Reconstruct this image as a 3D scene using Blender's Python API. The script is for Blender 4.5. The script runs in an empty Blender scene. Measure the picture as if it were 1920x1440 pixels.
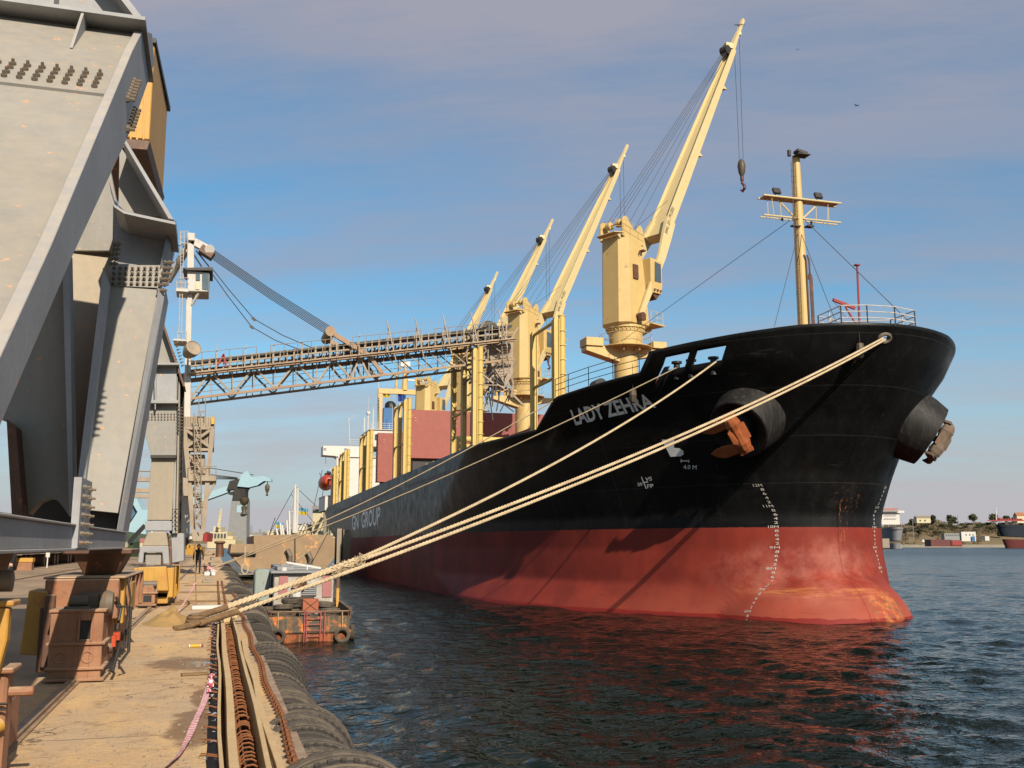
import bpy, bmesh, math, random
from mathutils import Vector, Matrix
random.seed(7)
R = math.radians
S = bpy.context.scene
COL = S.collection

# ------------------------------------------------------------------ camera
F = 1867.0
TH = math.atan(302 / F)
PSI = math.atan(556 / (F * math.cos(TH) + 302 * math.sin(TH)))
EYE = Vector((0, 0, 3.5))
FW = Vector((math.sin(PSI) * math.cos(TH), math.cos(PSI) * math.cos(TH), math.sin(TH)))
RT = Vector((math.cos(PSI), -math.sin(PSI), 0))
UP = RT.cross(FW)
cam_data = bpy.data.cameras.new('camera')
cam_data.sensor_width = 36
cam_data.lens = F / 1920 * 36
cam_data.clip_start = 0.1
cam_data.clip_end = 12000
cam = bpy.data.objects.new('camera', cam_data)
COL.objects.link(cam)
cam.location = EYE
cam.rotation_euler = (math.pi / 2 + TH, 0, -PSI)
S.camera = cam

# ------------------------------------------------------------------ sun and sky
SUN_DIR = Vector((-0.12, 0.84, -0.53)).normalized()
sun = bpy.data.lights.new('sun', 'SUN')
sun.energy = 5.0
sun.angle = R(0.5)
sun.color = (1.0, 0.89, 0.73)
so = bpy.data.objects.new('sun', sun)
COL.objects.link(so)
so.rotation_euler = SUN_DIR.to_track_quat('-Z', 'Y').to_euler()
SUN_EL = math.asin(-SUN_DIR.z)
SUN_AZ = math.atan2(-SUN_DIR.x, -SUN_DIR.y)

S.view_settings.view_transform = 'Standard'
S.view_settings.look = 'None'
S.view_settings.exposure = 0.60
S.view_settings.gamma = 1.0

def nd(nt, t, **kw):
    n = nt.nodes.new(t)
    for k, v in kw.items():
        setattr(n, k, v)
    return n

def ramp(nt, src, p0, p1, c0=(0, 0, 0, 1), c1=(1, 1, 1, 1)):
    r = nt.nodes.new('ShaderNodeValToRGB')
    r.color_ramp.elements[0].position = p0
    r.color_ramp.elements[1].position = p1
    r.color_ramp.elements[0].color = c0
    r.color_ramp.elements[1].color = c1
    nt.links.new(src, r.inputs[0])
    return r.outputs[0]

def mixc(nt, f, a, b, mode='MIX'):
    m = nt.nodes.new('ShaderNodeMix')
    m.data_type = 'RGBA'
    m.blend_type = mode
    for sock, v in ((m.inputs[0], f), (m.inputs[6], a), (m.inputs[7], b)):
        if isinstance(v, bpy.types.NodeSocket):
            nt.links.new(v, sock)
        elif isinstance(v, (int, float)):
            sock.default_value = v
        else:
            sock.default_value = tuple(v)[:3] + (1,)
    return m.outputs[2]

def mth(nt, op, a, b=0.0, clamp=False):
    m = nt.nodes.new('ShaderNodeMath')
    m.operation = op
    m.use_clamp = clamp
    for i, v in enumerate((a, b)):
        if isinstance(v, bpy.types.NodeSocket):
            nt.links.new(v, m.inputs[i])
        else:
            m.inputs[i].default_value = v
    return m.outputs[0]

def noise(nt, vec, scale, detail=4, rough=0.6, sx=1, sy=1, sz=1, off=0.0):
    mp = nd(nt, 'ShaderNodeMapping')
    nt.links.new(vec, mp.inputs[0])
    mp.inputs['Scale'].default_value = (sx, sy, sz)
    mp.inputs['Location'].default_value = (off, off * 0.7, off * 0.3)
    n = nd(nt, 'ShaderNodeTexNoise')
    nt.links.new(mp.outputs[0], n.inputs['Vector'])
    n.inputs['Scale'].default_value = scale
    n.inputs['Detail'].default_value = detail
    n.inputs['Roughness'].default_value = rough
    return n.outputs['Fac']

W = bpy.data.worlds.new('World')
S.world = W
W.use_nodes = True
nt = W.node_tree
bg = nt.nodes['Background']
sky = nd(nt, 'ShaderNodeTexSky', sky_type='NISHITA')
sky.sun_disc = False
sky.sun_elevation = SUN_EL
sky.sun_rotation = SUN_AZ
sky.air_density = 1.0
sky.dust_density = 1.2
sky.ozone_density = 2.0
SKY_GAIN = 1.0
tc = nd(nt, 'ShaderNodeTexCoord')
sep = nd(nt, 'ShaderNodeSeparateXYZ')
nt.links.new(tc.outputs['Generated'], sep.inputs[0])
el = sep.outputs[2]
# flatten the direction onto a cloud plane so the thin cloud streaks get finer towards the horizon
den = mth(nt, 'MAXIMUM', mth(nt, 'ADD', el, 0.12), 0.05)
px = mth(nt, 'DIVIDE', sep.outputs[0], den)
py = mth(nt, 'DIVIDE', sep.outputs[1], den)
cmb = nd(nt, 'ShaderNodeCombineXYZ')
nt.links.new(px, cmb.inputs[0]); nt.links.new(py, cmb.inputs[1])
rotm = nd(nt, 'ShaderNodeVectorRotate', rotation_type='Z_AXIS')
nt.links.new(cmb.outputs[0], rotm.inputs['Vector']); rotm.inputs['Angle'].default_value = R(24)
cv = rotm.outputs[0]
wrp = noise(nt, cv, 0.6, 3, 0.5, off=6.0)
n1 = noise(nt, cv, 0.55, 6, 0.58, sx=0.5, sy=1.15, off=8.4)
n2 = noise(nt, cv, 1.9, 9, 0.68, sx=0.45, sy=1.5, off=4.6)
cl = mth(nt, 'ADD', mth(nt, 'ADD', mth(nt, 'MULTIPLY', n1, 0.58), mth(nt, 'MULTIPLY', n2, 0.34)), mth(nt, 'MULTIPLY', wrp, 0.12))
veil = ramp(nt, cl, 0.47, 0.62)
high = ramp(nt, el, 0.34, 0.56)          # the cloud sheet is thicker overhead
amt = mth(nt, 'ADD', mth(nt, 'MULTIPLY', veil, mth(nt, 'ADD', mth(nt, 'MULTIPLY', high, 0.2), 0.62)), mth(nt, 'MULTIPLY', high, 0.62), clamp=True)
lum = 5.6
skyc = mixc(nt, 1.0, sky.outputs[0], (0.50, 0.86, 0.93), 'MULTIPLY')
c_cloud = mixc(nt, amt, skyc, (0.425 * lum, 0.43 * lum, 0.525 * lum))
hz = ramp(nt, mth(nt, 'ADD', el, mth(nt, 'MULTIPLY', mth(nt, 'SUBTRACT', cl, 0.5), -0.28)), 0.03, 0.24, (1, 1, 1, 1), (0, 0, 0, 1))
hz2 = mth(nt, 'POWER', hz, 1.15)
c_all = mixc(nt, mth(nt, 'MULTIPLY', hz2, 0.97), c_cloud, (0.60 * lum, 0.58 * lum, 0.61 * lum))
nt.links.new(c_all, bg.inputs['Color'])
bg.inputs['Strength'].default_value = 0.099

# ------------------------------------------------------------------ rays through the lens, used to find where real things stand
def ray(px, py):
    return FW + RT * ((px - 960) / F) - UP * ((py - 720) / F)
def az(px, py, z):
    d = ray(px, py); return EYE + d * ((z - EYE.z) / d.z)
def ax(px, py, x):
    d = ray(px, py); return EYE + d * (x / d.x)
def ay(px, py, y):
    d = ray(px, py); return EYE + d * (y / d.y)

# ------------------------------------------------------------------ materials
MATS = {}
ALB = 0.58
def paint(name, c, c2=None, rough=0.55, var=0.25, scale=1.2, rust=0.0, rustc=(0.16, 0.055, 0.02), rscale=3.0,
          streak=0.0, streakc=None, metal=0.0, bump=0.15, bscale=18, spec=0.4, dust=0.0, dustc=(0.42, 0.33, 0.22), fine=0.15):
    if name in MATS:
        return MATS[name]
    m = bpy.data.materials.new(name)
    m.use_nodes = True
    t = m.node_tree
    b = t.nodes['Principled BSDF']
    co = nd(t, 'ShaderNodeTexCoord').outputs['Object']
    c = tuple(x * ALB for x in c); c2 = tuple(x * ALB for x in c2) if c2 else tuple(x * 0.72 for x in c)
    col = mixc(t, mth(t, 'MULTIPLY', ramp(t, noise(t, co, scale, 5), 0.35, 0.68), min(1, var * 3)), c, c2)
    if fine:
        col = mixc(t, mth(t, 'MULTIPLY', ramp(t, noise(t, co, scale * 14, 3, off=5), 0.42, 0.62), fine), col, tuple(x * 0.6 for x in c))
    if streak:
        s = ramp(t, noise(t, co, 2.2, 5, sx=2.5, sy=2.5, sz=0.16, off=9), 0.5, 0.72)
        col = mixc(t, mth(t, 'MULTIPLY', s, streak), col, streakc or tuple(x * 0.45 for x in c))
    if rust:
        r1 = ramp(t, noise(t, co, rscale, 8, 0.68, off=2.2), 0.66 - rust * 0.35, 0.72 - rust * 0.3)
        rv = mixc(t, ramp(t, noise(t, co, rscale * 5, 4, off=7), 0.35, 0.65), rustc, tuple(min(1, x * 1.9) for x in rustc))
        col = mixc(t, r1, col, rv)
    if dust:
        gm = nd(t, 'ShaderNodeNewGeometry')
        sp = nd(t, 'ShaderNodeSeparateXYZ')
        t.links.new(gm.outputs['Normal'], sp.inputs[0])
        d = mth(t, 'MULTIPLY', ramp(t, sp.outputs[2], 0.2, 0.85), ramp(t, noise(t, co, 4, 4, off=4), 0.2, 0.6))
        col = mixc(t, mth(t, 'MULTIPLY', d, dust), col, dustc)
    t.links.new(col, b.inputs['Base Color'])
    rr = mth(t, 'ADD', rough - 0.1, mth(t, 'MULTIPLY', noise(t, co, scale * 3, 4, off=11), 0.25), clamp=True)
    t.links.new(rr, b.inputs['Roughness'])
    b.inputs['Metallic'].default_value = metal
    b.inputs['Specular IOR Level'].default_value = spec
    if bump:
        bp = nd(t, 'ShaderNodeBump')
        bp.inputs['Strength'].default_value = bump
        bp.inputs['Distance'].default_value = 0.02
        t.links.new(noise(t, co, bscale, 5, off=6), bp.inputs['Height'])
        t.links.new(bp.outputs[0], b.inputs['Normal'])
    MATS[name] = m
    return m

M_CRANE = paint('ship_crane_cream', (0.78, 0.555, 0.215), (0.68, 0.46, 0.165), rust=0.11, rscale=1.6, streak=0.30, streakc=(0.45, 0.25, 0.08), var=0.2, rough=0.5)
M_CRANEW = paint('jib_cream', (0.84, 0.665, 0.34), (0.78, 0.60, 0.28), rust=0.03, rscale=1.8, var=0.2, rough=0.5)
M_POST = paint('post_yellow', (0.80, 0.58, 0.17), (0.72, 0.50, 0.13), rust=0.12, rscale=1.1, streak=0.3, streakc=(0.35, 0.17, 0.05), var=0.2)
M_WHITE = paint('ship_white', (0.78, 0.75, 0.70), (0.70, 0.66, 0.60), streak=0.25, streakc=(0.55, 0.42, 0.28), var=0.1, rough=0.45)
M_HATCH = paint('hatch_red', (0.42, 0.115, 0.085), (0.36, 0.095, 0.07), rust=0.05, streak=0.2, var=0.25, rough=0.6)
M_DECKRED = paint('deck_red', (0.38, 0.02, 0.03), (0.28, 0.03, 0.02), rust=0.1)
M_BLACK = paint('black_paint', (0.012, 0.012, 0.013), (0.02, 0.02, 0.02), var=0.2, fine=0, rough=0.5)
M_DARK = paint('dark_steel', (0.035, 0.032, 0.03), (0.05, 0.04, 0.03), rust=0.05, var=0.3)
M_WIRE = paint('wire_rope', (0.06, 0.055, 0.05), var=0.1, fine=0, bump=0)
M_GANTRY = paint('gantry_grey', (0.37, 0.36, 0.335), (0.33, 0.30, 0.255), scale=0.5, rust=0.13, rustc=(0.33, 0.16, 0.08), rscale=7, streak=0.35, streakc=(0.27, 0.23, 0.17), var=0.25, rough=0.62, dust=0.2, bump=0.08)
M_GANTRYT = paint('gantry_tan', (0.43, 0.355, 0.25), (0.36, 0.31, 0.245), scale=0.6, rust=0.05, rustc=(0.24, 0.12, 0.05), streak=0.35, streakc=(0.30, 0.22, 0.13), var=0.3, dust=0.5)
M_BOLT = paint('bolt_grey', (0.20, 0.17, 0.13), (0.2, 0.14, 0.09), scale=9, rust=0.2, rscale=8)
M_LOADER = paint('loader_cream', (0.46, 0.37, 0.27), (0.34, 0.25, 0.17), rust=0.12, rscale=2.0, streak=0.2, var=0.3, dust=0.3)
M_BOOMR = paint('boom_pink', (0.36, 0.20, 0.12), (0.48, 0.34, 0.19), scale=0.25, rust=0.15, var=0.33)
M_LWHITE = paint('loader_white', (0.68, 0.64, 0.58), (0.60, 0.54, 0.46), rust=0.12, rscale=2.2, var=0.2)
M_BOGIE = paint('bogie_orange', (0.47, 0.23, 0.12), (0.32, 0.14, 0.075), scale=2.2, rust=0.26, rustc=(0.15, 0.055, 0.025), rscale=2.5, streak=0.45, var=0.33, dust=0.8, rough=0.7)
M_BOGIEY = paint('bogie_yellow', (0.66, 0.36, 0.055), (0.55, 0.27, 0.05), scale=2, rust=0.2, rustc=(0.22, 0.08, 0.03), rscale=3.5, streak=0.3, var=0.3, dust=0.5)
M_CABY = paint('machinery_yellow', (0.74, 0.40, 0.07), (0.66, 0.33, 0.06), rust=0.05, streak=0.2, var=0.2)
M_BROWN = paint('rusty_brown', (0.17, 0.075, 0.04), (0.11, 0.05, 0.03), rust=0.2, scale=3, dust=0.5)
M_WOOD = paint('new_wood', (0.80, 0.58, 0.31), (0.68, 0.46, 0.23), scale=3, fine=0.35, rough=0.75, bump=0.4)
M_OLDWOOD = paint('old_wood', (0.33, 0.20, 0.09), (0.22, 0.12, 0.05), scale=4, rough=0.8, bump=0.5)
M_REBAR = paint('rebar_rust', (0.36, 0.13, 0.045), (0.20, 0.07, 0.025), scale=9, rough=0.8, bump=0.6, bscale=60)
M_PLASTIC = paint('black_film', (0.015, 0.012, 0.012), var=0.1, rough=0.7, spec=.2)
M_SAND = paint('sand', (0.58, 0.36, 0.13), (0.48, 0.29, 0.10), scale=6, rough=0.95, bump=0.9, bscale=40, fine=0.4)
M_BLUE = paint('funnel_blue', (0.035, 0.17, 0.42), var=0.1, streak=0.2)
M_LIGHTBLUE = paint('harbour_crane_blue', (0.40, 0.62, 0.72), (0.46, 0.64, 0.70), var=0.2, scale=0.2)
M_GREY = paint('plain_grey', (0.33, 0.33, 0.33), (0.28, 0.27, 0.26), var=0.2, rust=0.04)
M_GLASS = paint('window_glass', (0.10, 0.13, 0.15), rough=0.12, var=0.2, fine=0, bump=0, spec=0.8)
M_BUOY = paint('lifeboat_orange', (0.62, 0.075, 0.015), var=0.1, rough=0.4)
M_REDP = paint('red_paint', (0.42, 0.03, 0.035), (0.33, 0.04, 0.03), rust=0.05)
M_GREEN = paint('wagon_green', (0.05, 0.10, 0.045), (0.035, 0.06, 0.03), rust=0.1, streak=0.3)
M_RUSTHULL = paint('rusty_plating', (0.46, 0.31, 0.17), (0.33, 0.23, 0.15), scale=0.5, rust=0.22, rustc=(0.36, 0.16, 0.05), rscale=0.7, streak=0.55, streakc=(0.22, 0.14, 0.09), var=0.33, bump=0.3, bscale=2, rough=0.8)
M_BOATRUST = paint('workboat_rust', (0.13, 0.11, 0.08), (0.08, 0.065, 0.045), scale=2.5, rust=0.42, rustc=(0.30, 0.095, 0.02), rscale=2.2, streak=0.7, streakc=(0.30, 0.13, 0.04), var=0.33, rough=0.8)
M_BOATLOW = paint('workboat_lower', (0.20, 0.07, 0.03), (0.11, 0.04, 0.02), scale=3, rust=0.45, rustc=(0.16, 0.04, 0.012), rscale=3, streak=0.8, streakc=(0.42, 0.18, 0.06), rough=0.85)
M_PINK = paint('faded_pink', (0.50, 0.20, 0.19), (0.42, 0.15, 0.14), scale=4, rust=0.05)
M_CREAM = paint('cream_paint', (0.76, 0.66, 0.42), (0.70, 0.58, 0.35), var=0.2)
M_ROPE = None
M_SKIN = paint('skin', (0.85, 0.48, 0.33), var=0.1, fine=0, bump=0)
M_CLOTH = paint('dark_clothing', (0.018, 0.017, 0.018), (0.03, 0.028, 0.03), var=0.2, rough=0.9)
M_YEL = paint('yellow_plastic', (0.75, 0.45, 0.02), var=0.1, rough=0.4)
M_HOOK = paint('hook_red', (0.16, 0.035, 0.03), (0.09, 0.03, 0.03), rust=0.1)
M_BLOCK = paint('block_brown', (0.13, 0.095, 0.05), (0.06, 0.045, 0.03), scale=5)
M_LETTER = paint('letter_grey', (1.15, 1.15, 1.1), (0.85, 0.85, 0.82), scale=2, rust=0.02, rough=0.7)
M_MARK = paint('mark_white', (0.72, 0.66, 0.58), var=0.1, rough=0.7)
M_CONC = paint('concrete', (0.43, 0.36, 0.27), (0.33, 0.27, 0.2), scale=2, rough=0.9, bump=0.5)

def rope_mat():
    m = bpy.data.materials.new('rope_fibre'); m.use_nodes = True
    t = m.node_tree; b = t.nodes['Principled BSDF']
    co = nd(t, 'ShaderNodeTexCoord').outputs['Object']
    col = mixc(t, ramp(t, noise(t, co, 1.5, 5), 0.35, 0.65), (0.43, 0.33, 0.20), (0.29, 0.21, 0.12))
    col = mixc(t, mth(t, 'MULTIPLY', ramp(t, noise(t, co, 30, 4), 0.4, 0.6), 0.5), col, (0.52, 0.41, 0.27))
    t.links.new(col, b.inputs['Base Color'])
    b.inputs['Roughness'].default_value = 0.9
    bp = nd(t, 'ShaderNodeBump'); bp.inputs['Strength'].default_value = 0.6; bp.inputs['Distance'].default_value = 0.01
    t.links.new(noise(t, co, 60, 4), bp.inputs['Height']); t.links.new(bp.outputs[0], b.inputs['Normal'])
    return m
M_ROPE = rope_mat()

# ------------------------------------------------------------------ mesh building
class MB:
    def __init__(s):
        s.v = []; s.f = []; s.mi = []
    def add(s, vs, fs, mi=0):
        o = len(s.v)
        s.v += [tuple(v) for v in vs]
        s.f += [tuple(i + o for i in f) for f in fs]
        s.mi += [mi] * len(fs)
        return s
    def box(s, c, d, rz=0, mat=None, mi=0):
        c = Vector(c); hx, hy, hz = d[0] / 2, d[1] / 2, d[2] / 2
        mt = mat or Matrix.Rotation(rz, 3, 'Z')
        vs = [c + mt @ Vector((x, y, z)) for x in (-hx, hx) for y in (-hy, hy) for z in (-hz, hz)]
        return s.add(vs, [(0, 1, 3, 2), (4, 6, 7, 5), (0, 4, 5, 1), (2, 3, 7, 6), (0, 2, 6, 4), (1, 5, 7, 3)], mi)
    def b2(s, x0, x1, y0, y1, z0, z1, mi=0):
        return s.box(((x0 + x1) / 2, (y0 + y1) / 2, (z0 + z1) / 2), (abs(x1 - x0), abs(y1 - y0), abs(z1 - z0)), mi=mi)
    def beam(s, p, q, w=0.1, h=None, up=(0, 0, 1), w2=None, h2=None, mi=0):
        p, q = Vector(p), Vector(q); h = h or w; w2 = w2 or w; h2 = h2 or h
        d = (q - p).normalized(); u = Vector(up)
        if abs(d.dot(u)) > 0.99: u = Vector((0, 1, 0)) if abs(d.y) < 0.9 else Vector((1, 0, 0))
        r = d.cross(u).normalized(); u = r.cross(d)
        vs = []
        for a, ww, hh in ((p, w, h), (q, w2, h2)):
            for i, j in ((-1, -1), (1, -1), (1, 1), (-1, 1)):
                vs.append(a + r * (i * ww / 2) + u * (j * hh / 2))
        return s.add(vs, [(0, 3, 2, 1), (4, 5, 6, 7), (0, 1, 5, 4), (1, 2, 6, 5), (2, 3, 7, 6), (3, 0, 4, 7)], mi)
    def tube(s, pts, r=0.05, n=8, cap=True, mi=0, closed=False):
        pts = [Vector(p) for p in pts]; k = len(pts)
        rr = r if isinstance(r, (list, tuple)) else [r] * k
        vs = []; prev = None
        for i, p in enumerate(pts):
            a = pts[i - 1] if i else (pts[-1] if closed else p)
            b = pts[i + 1] if i < k - 1 else (pts[0] if closed else p)
            d = (b - a).normalized()
            if prev is None:
                u = Vector((0, 0, 1)) if abs(d.z) < 0.9 else Vector((1, 0, 0))
            else: u = prev
            x = d.cross(u)
            if x.length < 1e-5: x = d.cross(Vector((0, 1, 0.01)))
            x.normalize(); u = x.cross(d).normalized(); prev = u
            for j in range(n):
                t = 2 * math.pi * j / n
                vs.append(p + x * (math.cos(t) * rr[i]) + u * (math.sin(t) * rr[i]))
        fs = []
        for i in range(k if closed else k - 1):
            i2 = (i + 1) % k
            for j in range(n):
                j2 = (j + 1) % n
                fs.append((i * n + j, i * n + j2, i2 * n + j2, i2 * n + j))
        if cap and not closed:
            fs.append(tuple(range(n))[::-1]); fs.append(tuple((k - 1) * n + j for j in range(n)))
        return s.add(vs, fs, mi)
    def cyl(s, p, q, r, r2=None, n=20, mi=0):
        return s.tube([p, q], [r, r if r2 is None else r2], n, mi=mi)
    def prism(s, poly, vec, mi=0):
        poly = [Vector(p) for p in poly]; vec = Vector(vec); n = len(poly)
        vs = poly + [p + vec for p in poly]
        fs = [tuple(range(n))[::-1], tuple(range(n, 2 * n))] + [(i, (i + 1) % n, (i + 1) % n + n, i + n) for i in range(n)]
        return s.add(vs, fs, mi)
    def lathe(s, prof, c=(0, 0, 0), axis='Z', n=28, closed=False, a0=0, a1=2 * math.pi, mi=0):
        c = Vector(c); k = len(prof); vs = []; full = abs(a1 - a0 - 2 * math.pi) < 1e-6
        m = n if full else n + 1
        for i in range(m):
            t = a0 + (a1 - a0) * i / n
            for r, h in prof:
                x, y = r * math.cos(t), r * math.sin(t)
                p = {'Z': (x, y, h), 'Y': (x, h, y), 'X': (h, x, y)}[axis]
                vs.append(c + Vector(p))
        fs = []
        for i in range(n):
            i2 = (i + 1) % m
            for j in range(k if closed else k - 1):
                j2 = (j + 1) % k
                fs.append((i * k + j, i2 * k + j, i2 * k + j2, i * k + j2))
        return s.add(vs, fs, mi)
    def ball(s, c, r, n=10, sz=1.0, mi=0):
        prof = [(r * math.sin(math.pi * i / n), -r * math.cos(math.pi * i / n) * sz) for i in range(n + 1)]
        return s.lathe(prof, c, 'Z', n * 2, mi=mi)
    def build(s, name, mat, parent=None, smooth=False, bevel=0, auto=True, recalc=True):
        me = bpy.data.meshes.new(name)
        me.from_pydata(s.v, [], s.f)
        mats = mat if isinstance(mat, (list, tuple)) else [mat]
        for m in mats: me.materials.append(m)
        if len(mats) > 1:
            me.polygons.foreach_set('material_index', s.mi)
        if smooth:
            me.polygons.foreach_set('use_smooth', [True] * len(me.polygons))
            if auto: me.set_sharp_from_angle(angle=R(38))
        me.update()
        if recalc:
            bm = bmesh.new(); bm.from_mesh(me)
            bmesh.ops.recalc_face_normals(bm, faces=bm.faces)
            bm.to_mesh(me); bm.free()
        o = bpy.data.objects.new(name, me)
        COL.objects.link(o)
        if parent is not None:
            o.parent = parent
            w = Vector((0, 0, 0)); p = parent
            while p is not None:
                w += p.location; p = p.parent
            o.location = -w
        if bevel:
            b = o.modifiers.new('bevel', 'BEVEL'); b.width = bevel; b.segments = 1; b.limit_method = 'ANGLE'; b.angle_limit = R(40)
        return o

def tag(o, label, cat, group=None, kind=None):
    if label: o['label'] = label
    if cat: o['category'] = cat
    if group: o['group'] = group
    if kind: o['kind'] = kind
    return o

def empty(name, loc, label, cat, group=None):
    o = bpy.data.objects.new(name, None)
    COL.objects.link(o); o.location = loc
    return tag(o, label, cat, group)

def copy_tree(o, parent=None):
    c = o.copy(); COL.objects.link(c); c.parent = parent
    for ch in [x for x in bpy.data.objects if x.parent == o]:
        copy_tree(ch, c)
    return c

def text_mesh(txt, size=1.0, sx=1.0, bold=0.0, fine=False):
    cu = bpy.data.curves.new('t', 'FONT')
    cu.body = txt; cu.size = size; cu.offset = bold
    cu.resolution_u = 3
    o = bpy.data.objects.new('t', cu); COL.objects.link(o)
    dg = bpy.context.evaluated_depsgraph_get()
    me = bpy.data.meshes.new_from_object(o.evaluated_get(dg))
    if fine:
        bm = bmesh.new(); bm.from_mesh(me); bmesh.ops.triangulate(bm, faces=bm.faces)
        for _ in range(3):
            es = [e for e in bm.edges if e.calc_length() > .12]
            if es: bmesh.ops.subdivide_edges(bm, edges=es, cuts=1, use_grid_fill=False); bmesh.ops.triangulate(bm, faces=bm.faces)
        bm.to_mesh(me); bm.free()
    vs = [(v.co.x * sx, v.co.y) for v in me.vertices]
    fs = [tuple(p.vertices) for p in me.polygons]
    bpy.data.objects.remove(o); bpy.data.curves.remove(cu); bpy.data.meshes.remove(me)
    return vs, fs
# ------------------------------------------------------------------ water, quay, yard
def water_mat():
    m = bpy.data.materials.new('harbour_water'); m.use_nodes = True
    t = m.node_tree; b = t.nodes['Principled BSDF']
    co = nd(t, 'ShaderNodeTexCoord').outputs['Object']
    b.inputs['Base Color'].default_value = (0.003, 0.0075, 0.006, 1)
    # waves too small to mesh at a distance act as roughness
    ln = nd(t, 'ShaderNodeVectorMath', operation='LENGTH'); t.links.new(co, ln.inputs[0])
    mr = nd(t, 'ShaderNodeMapRange'); t.links.new(ln.outputs['Value'], mr.inputs[0])
    mr.inputs[1].default_value = 45; mr.inputs[2].default_value = 420; mr.inputs[3].default_value = 0.05; mr.inputs[4].default_value = 0.25
    t.links.new(mr.outputs[0], b.inputs['Roughness'])
    b.inputs['IOR'].default_value = 1.33
    b.inputs['Specular IOR Level'].default_value = 0.20
    h1 = noise(t, co, 1.1, 3, 0.5, sx=0.8, sy=1.25)
    h2 = noise(t, co, 2.3, 3, 0.55, sx=0.8, sy=1.2, off=4)
    h3 = noise(t, co, 8.0, 3, 0.5, off=8)
    h = mth(t, 'ADD', mth(t, 'MULTIPLY', h1, 0.5), mth(t, 'ADD', mth(t, 'MULTIPLY', h2, 0.75), mth(t, 'MULTIPLY', h3, 0.16)))
    bp = nd(t, 'ShaderNodeBump'); bp.inputs['Strength'].default_value = 1.0; bp.inputs['Distance'].default_value = 0.16
    t.links.new(h, bp.inputs['Height']); t.links.new(bp.outputs[0], b.inputs['Normal'])
    return m
M_WATER = water_mat()
import numpy as np
def wave_sheet():
    def axis(a, d0, gr, lim):
        out = [a]; d = d0
        while out[-1] < lim: out.append(out[-1] + d); d *= gr
        return np.array(out)
    xs = axis(0.6, 0.085, 1.0048, 1100); ys = axis(4.0, 0.085, 1.0048, 1100)
    X, Y = np.meshgrid(xs, ys, indexing='ij')
    sx = np.gradient(xs)[:, None]; sy = np.gradient(ys)[None, :]
    sp = np.maximum(sx, sy)
    Z = np.zeros_like(X); rng = np.random.RandomState(5)
    gust = 0.78 + 0.22 * np.sin(X * 0.11 + 1.3 * np.sin(Y * 0.07)) * np.sin(Y * 0.13 + 0.8 * np.sin(X * 0.05))
    for k in range(68):
        lam = 0.33 * (2.6 / 0.33) ** rng.rand() if k < 54 else 2.6 * (7.5 / 2.6) ** rng.rand()
        th = math.radians(62) + rng.normal() * 0.75
        kx, ky = math.cos(th) * 2 * math.pi / lam, math.sin(th) * 2 * math.pi / lam
        slope = 0.039 * (1.1 if lam < 1.4 else 0.62 if k < 54 else 0.55)
        a = slope * lam / (2 * math.pi)
        damp = np.clip((lam / sp - 2.2) / 2.0, 0, 1)
        ph = kx * X + ky * Y + rng.rand() * 6.28
        Z += damp * a * (np.sin(ph) + 0.22 * np.cos(2 * ph))
    Z *= gust
    # calm strip in the lee between quay and hull is kept choppy but lower
    nx, ny = X.shape
    co_ = np.stack([X, Y, Z], -1).reshape(-1, 3).astype(np.float32)
    idx = np.arange(nx * ny).reshape(nx, ny)
    q4 = np.stack([idx[:-1, :-1], idx[1:, :-1], idx[1:, 1:], idx[:-1, 1:]], -1).reshape(-1)
    me = bpy.data.meshes.new('water'); me.vertices.add(nx * ny); me.vertices.foreach_set('co', co_.reshape(-1))
    nf = (nx - 1) * (ny - 1); me.loops.add(nf * 4); me.loops.foreach_set('vertex_index', q4.astype(np.int32))
    me.polygons.add(nf); me.polygons.foreach_set('loop_start', (np.arange(nf) * 4).astype(np.int32)); me.polygons.foreach_set('use_smooth', np.ones(nf, bool))
    me.update(); me.validate(); me.materials.append(M_WATER)
    o = bpy.data.objects.new('water', me); COL.objects.link(o); o['kind'] = 'structure'; return xs[-1], ys[-1]
wx_, wy_ = wave_sheet()
w = MB()
w.add([(wx_, -60, -.02), (9000, -60, -.02), (9000, wy_, -.02), (wx_, wy_, -.02)], [(0, 1, 2, 3)]); w.add([(-30, wy_, -.02), (9000, wy_, -.02), (9000, 9000, -.02), (-30, 9000, -.02)], [(0, 1, 2, 3)])
w.add([(-30, -60, -.05), (wx_, -60, -.05), (wx_, 4.0, -.05), (-30, 4.0, -.05)], [(0, 1, 2, 3)])
wo = w.build('water', M_WATER); wo['kind'] = 'structure'

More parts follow.
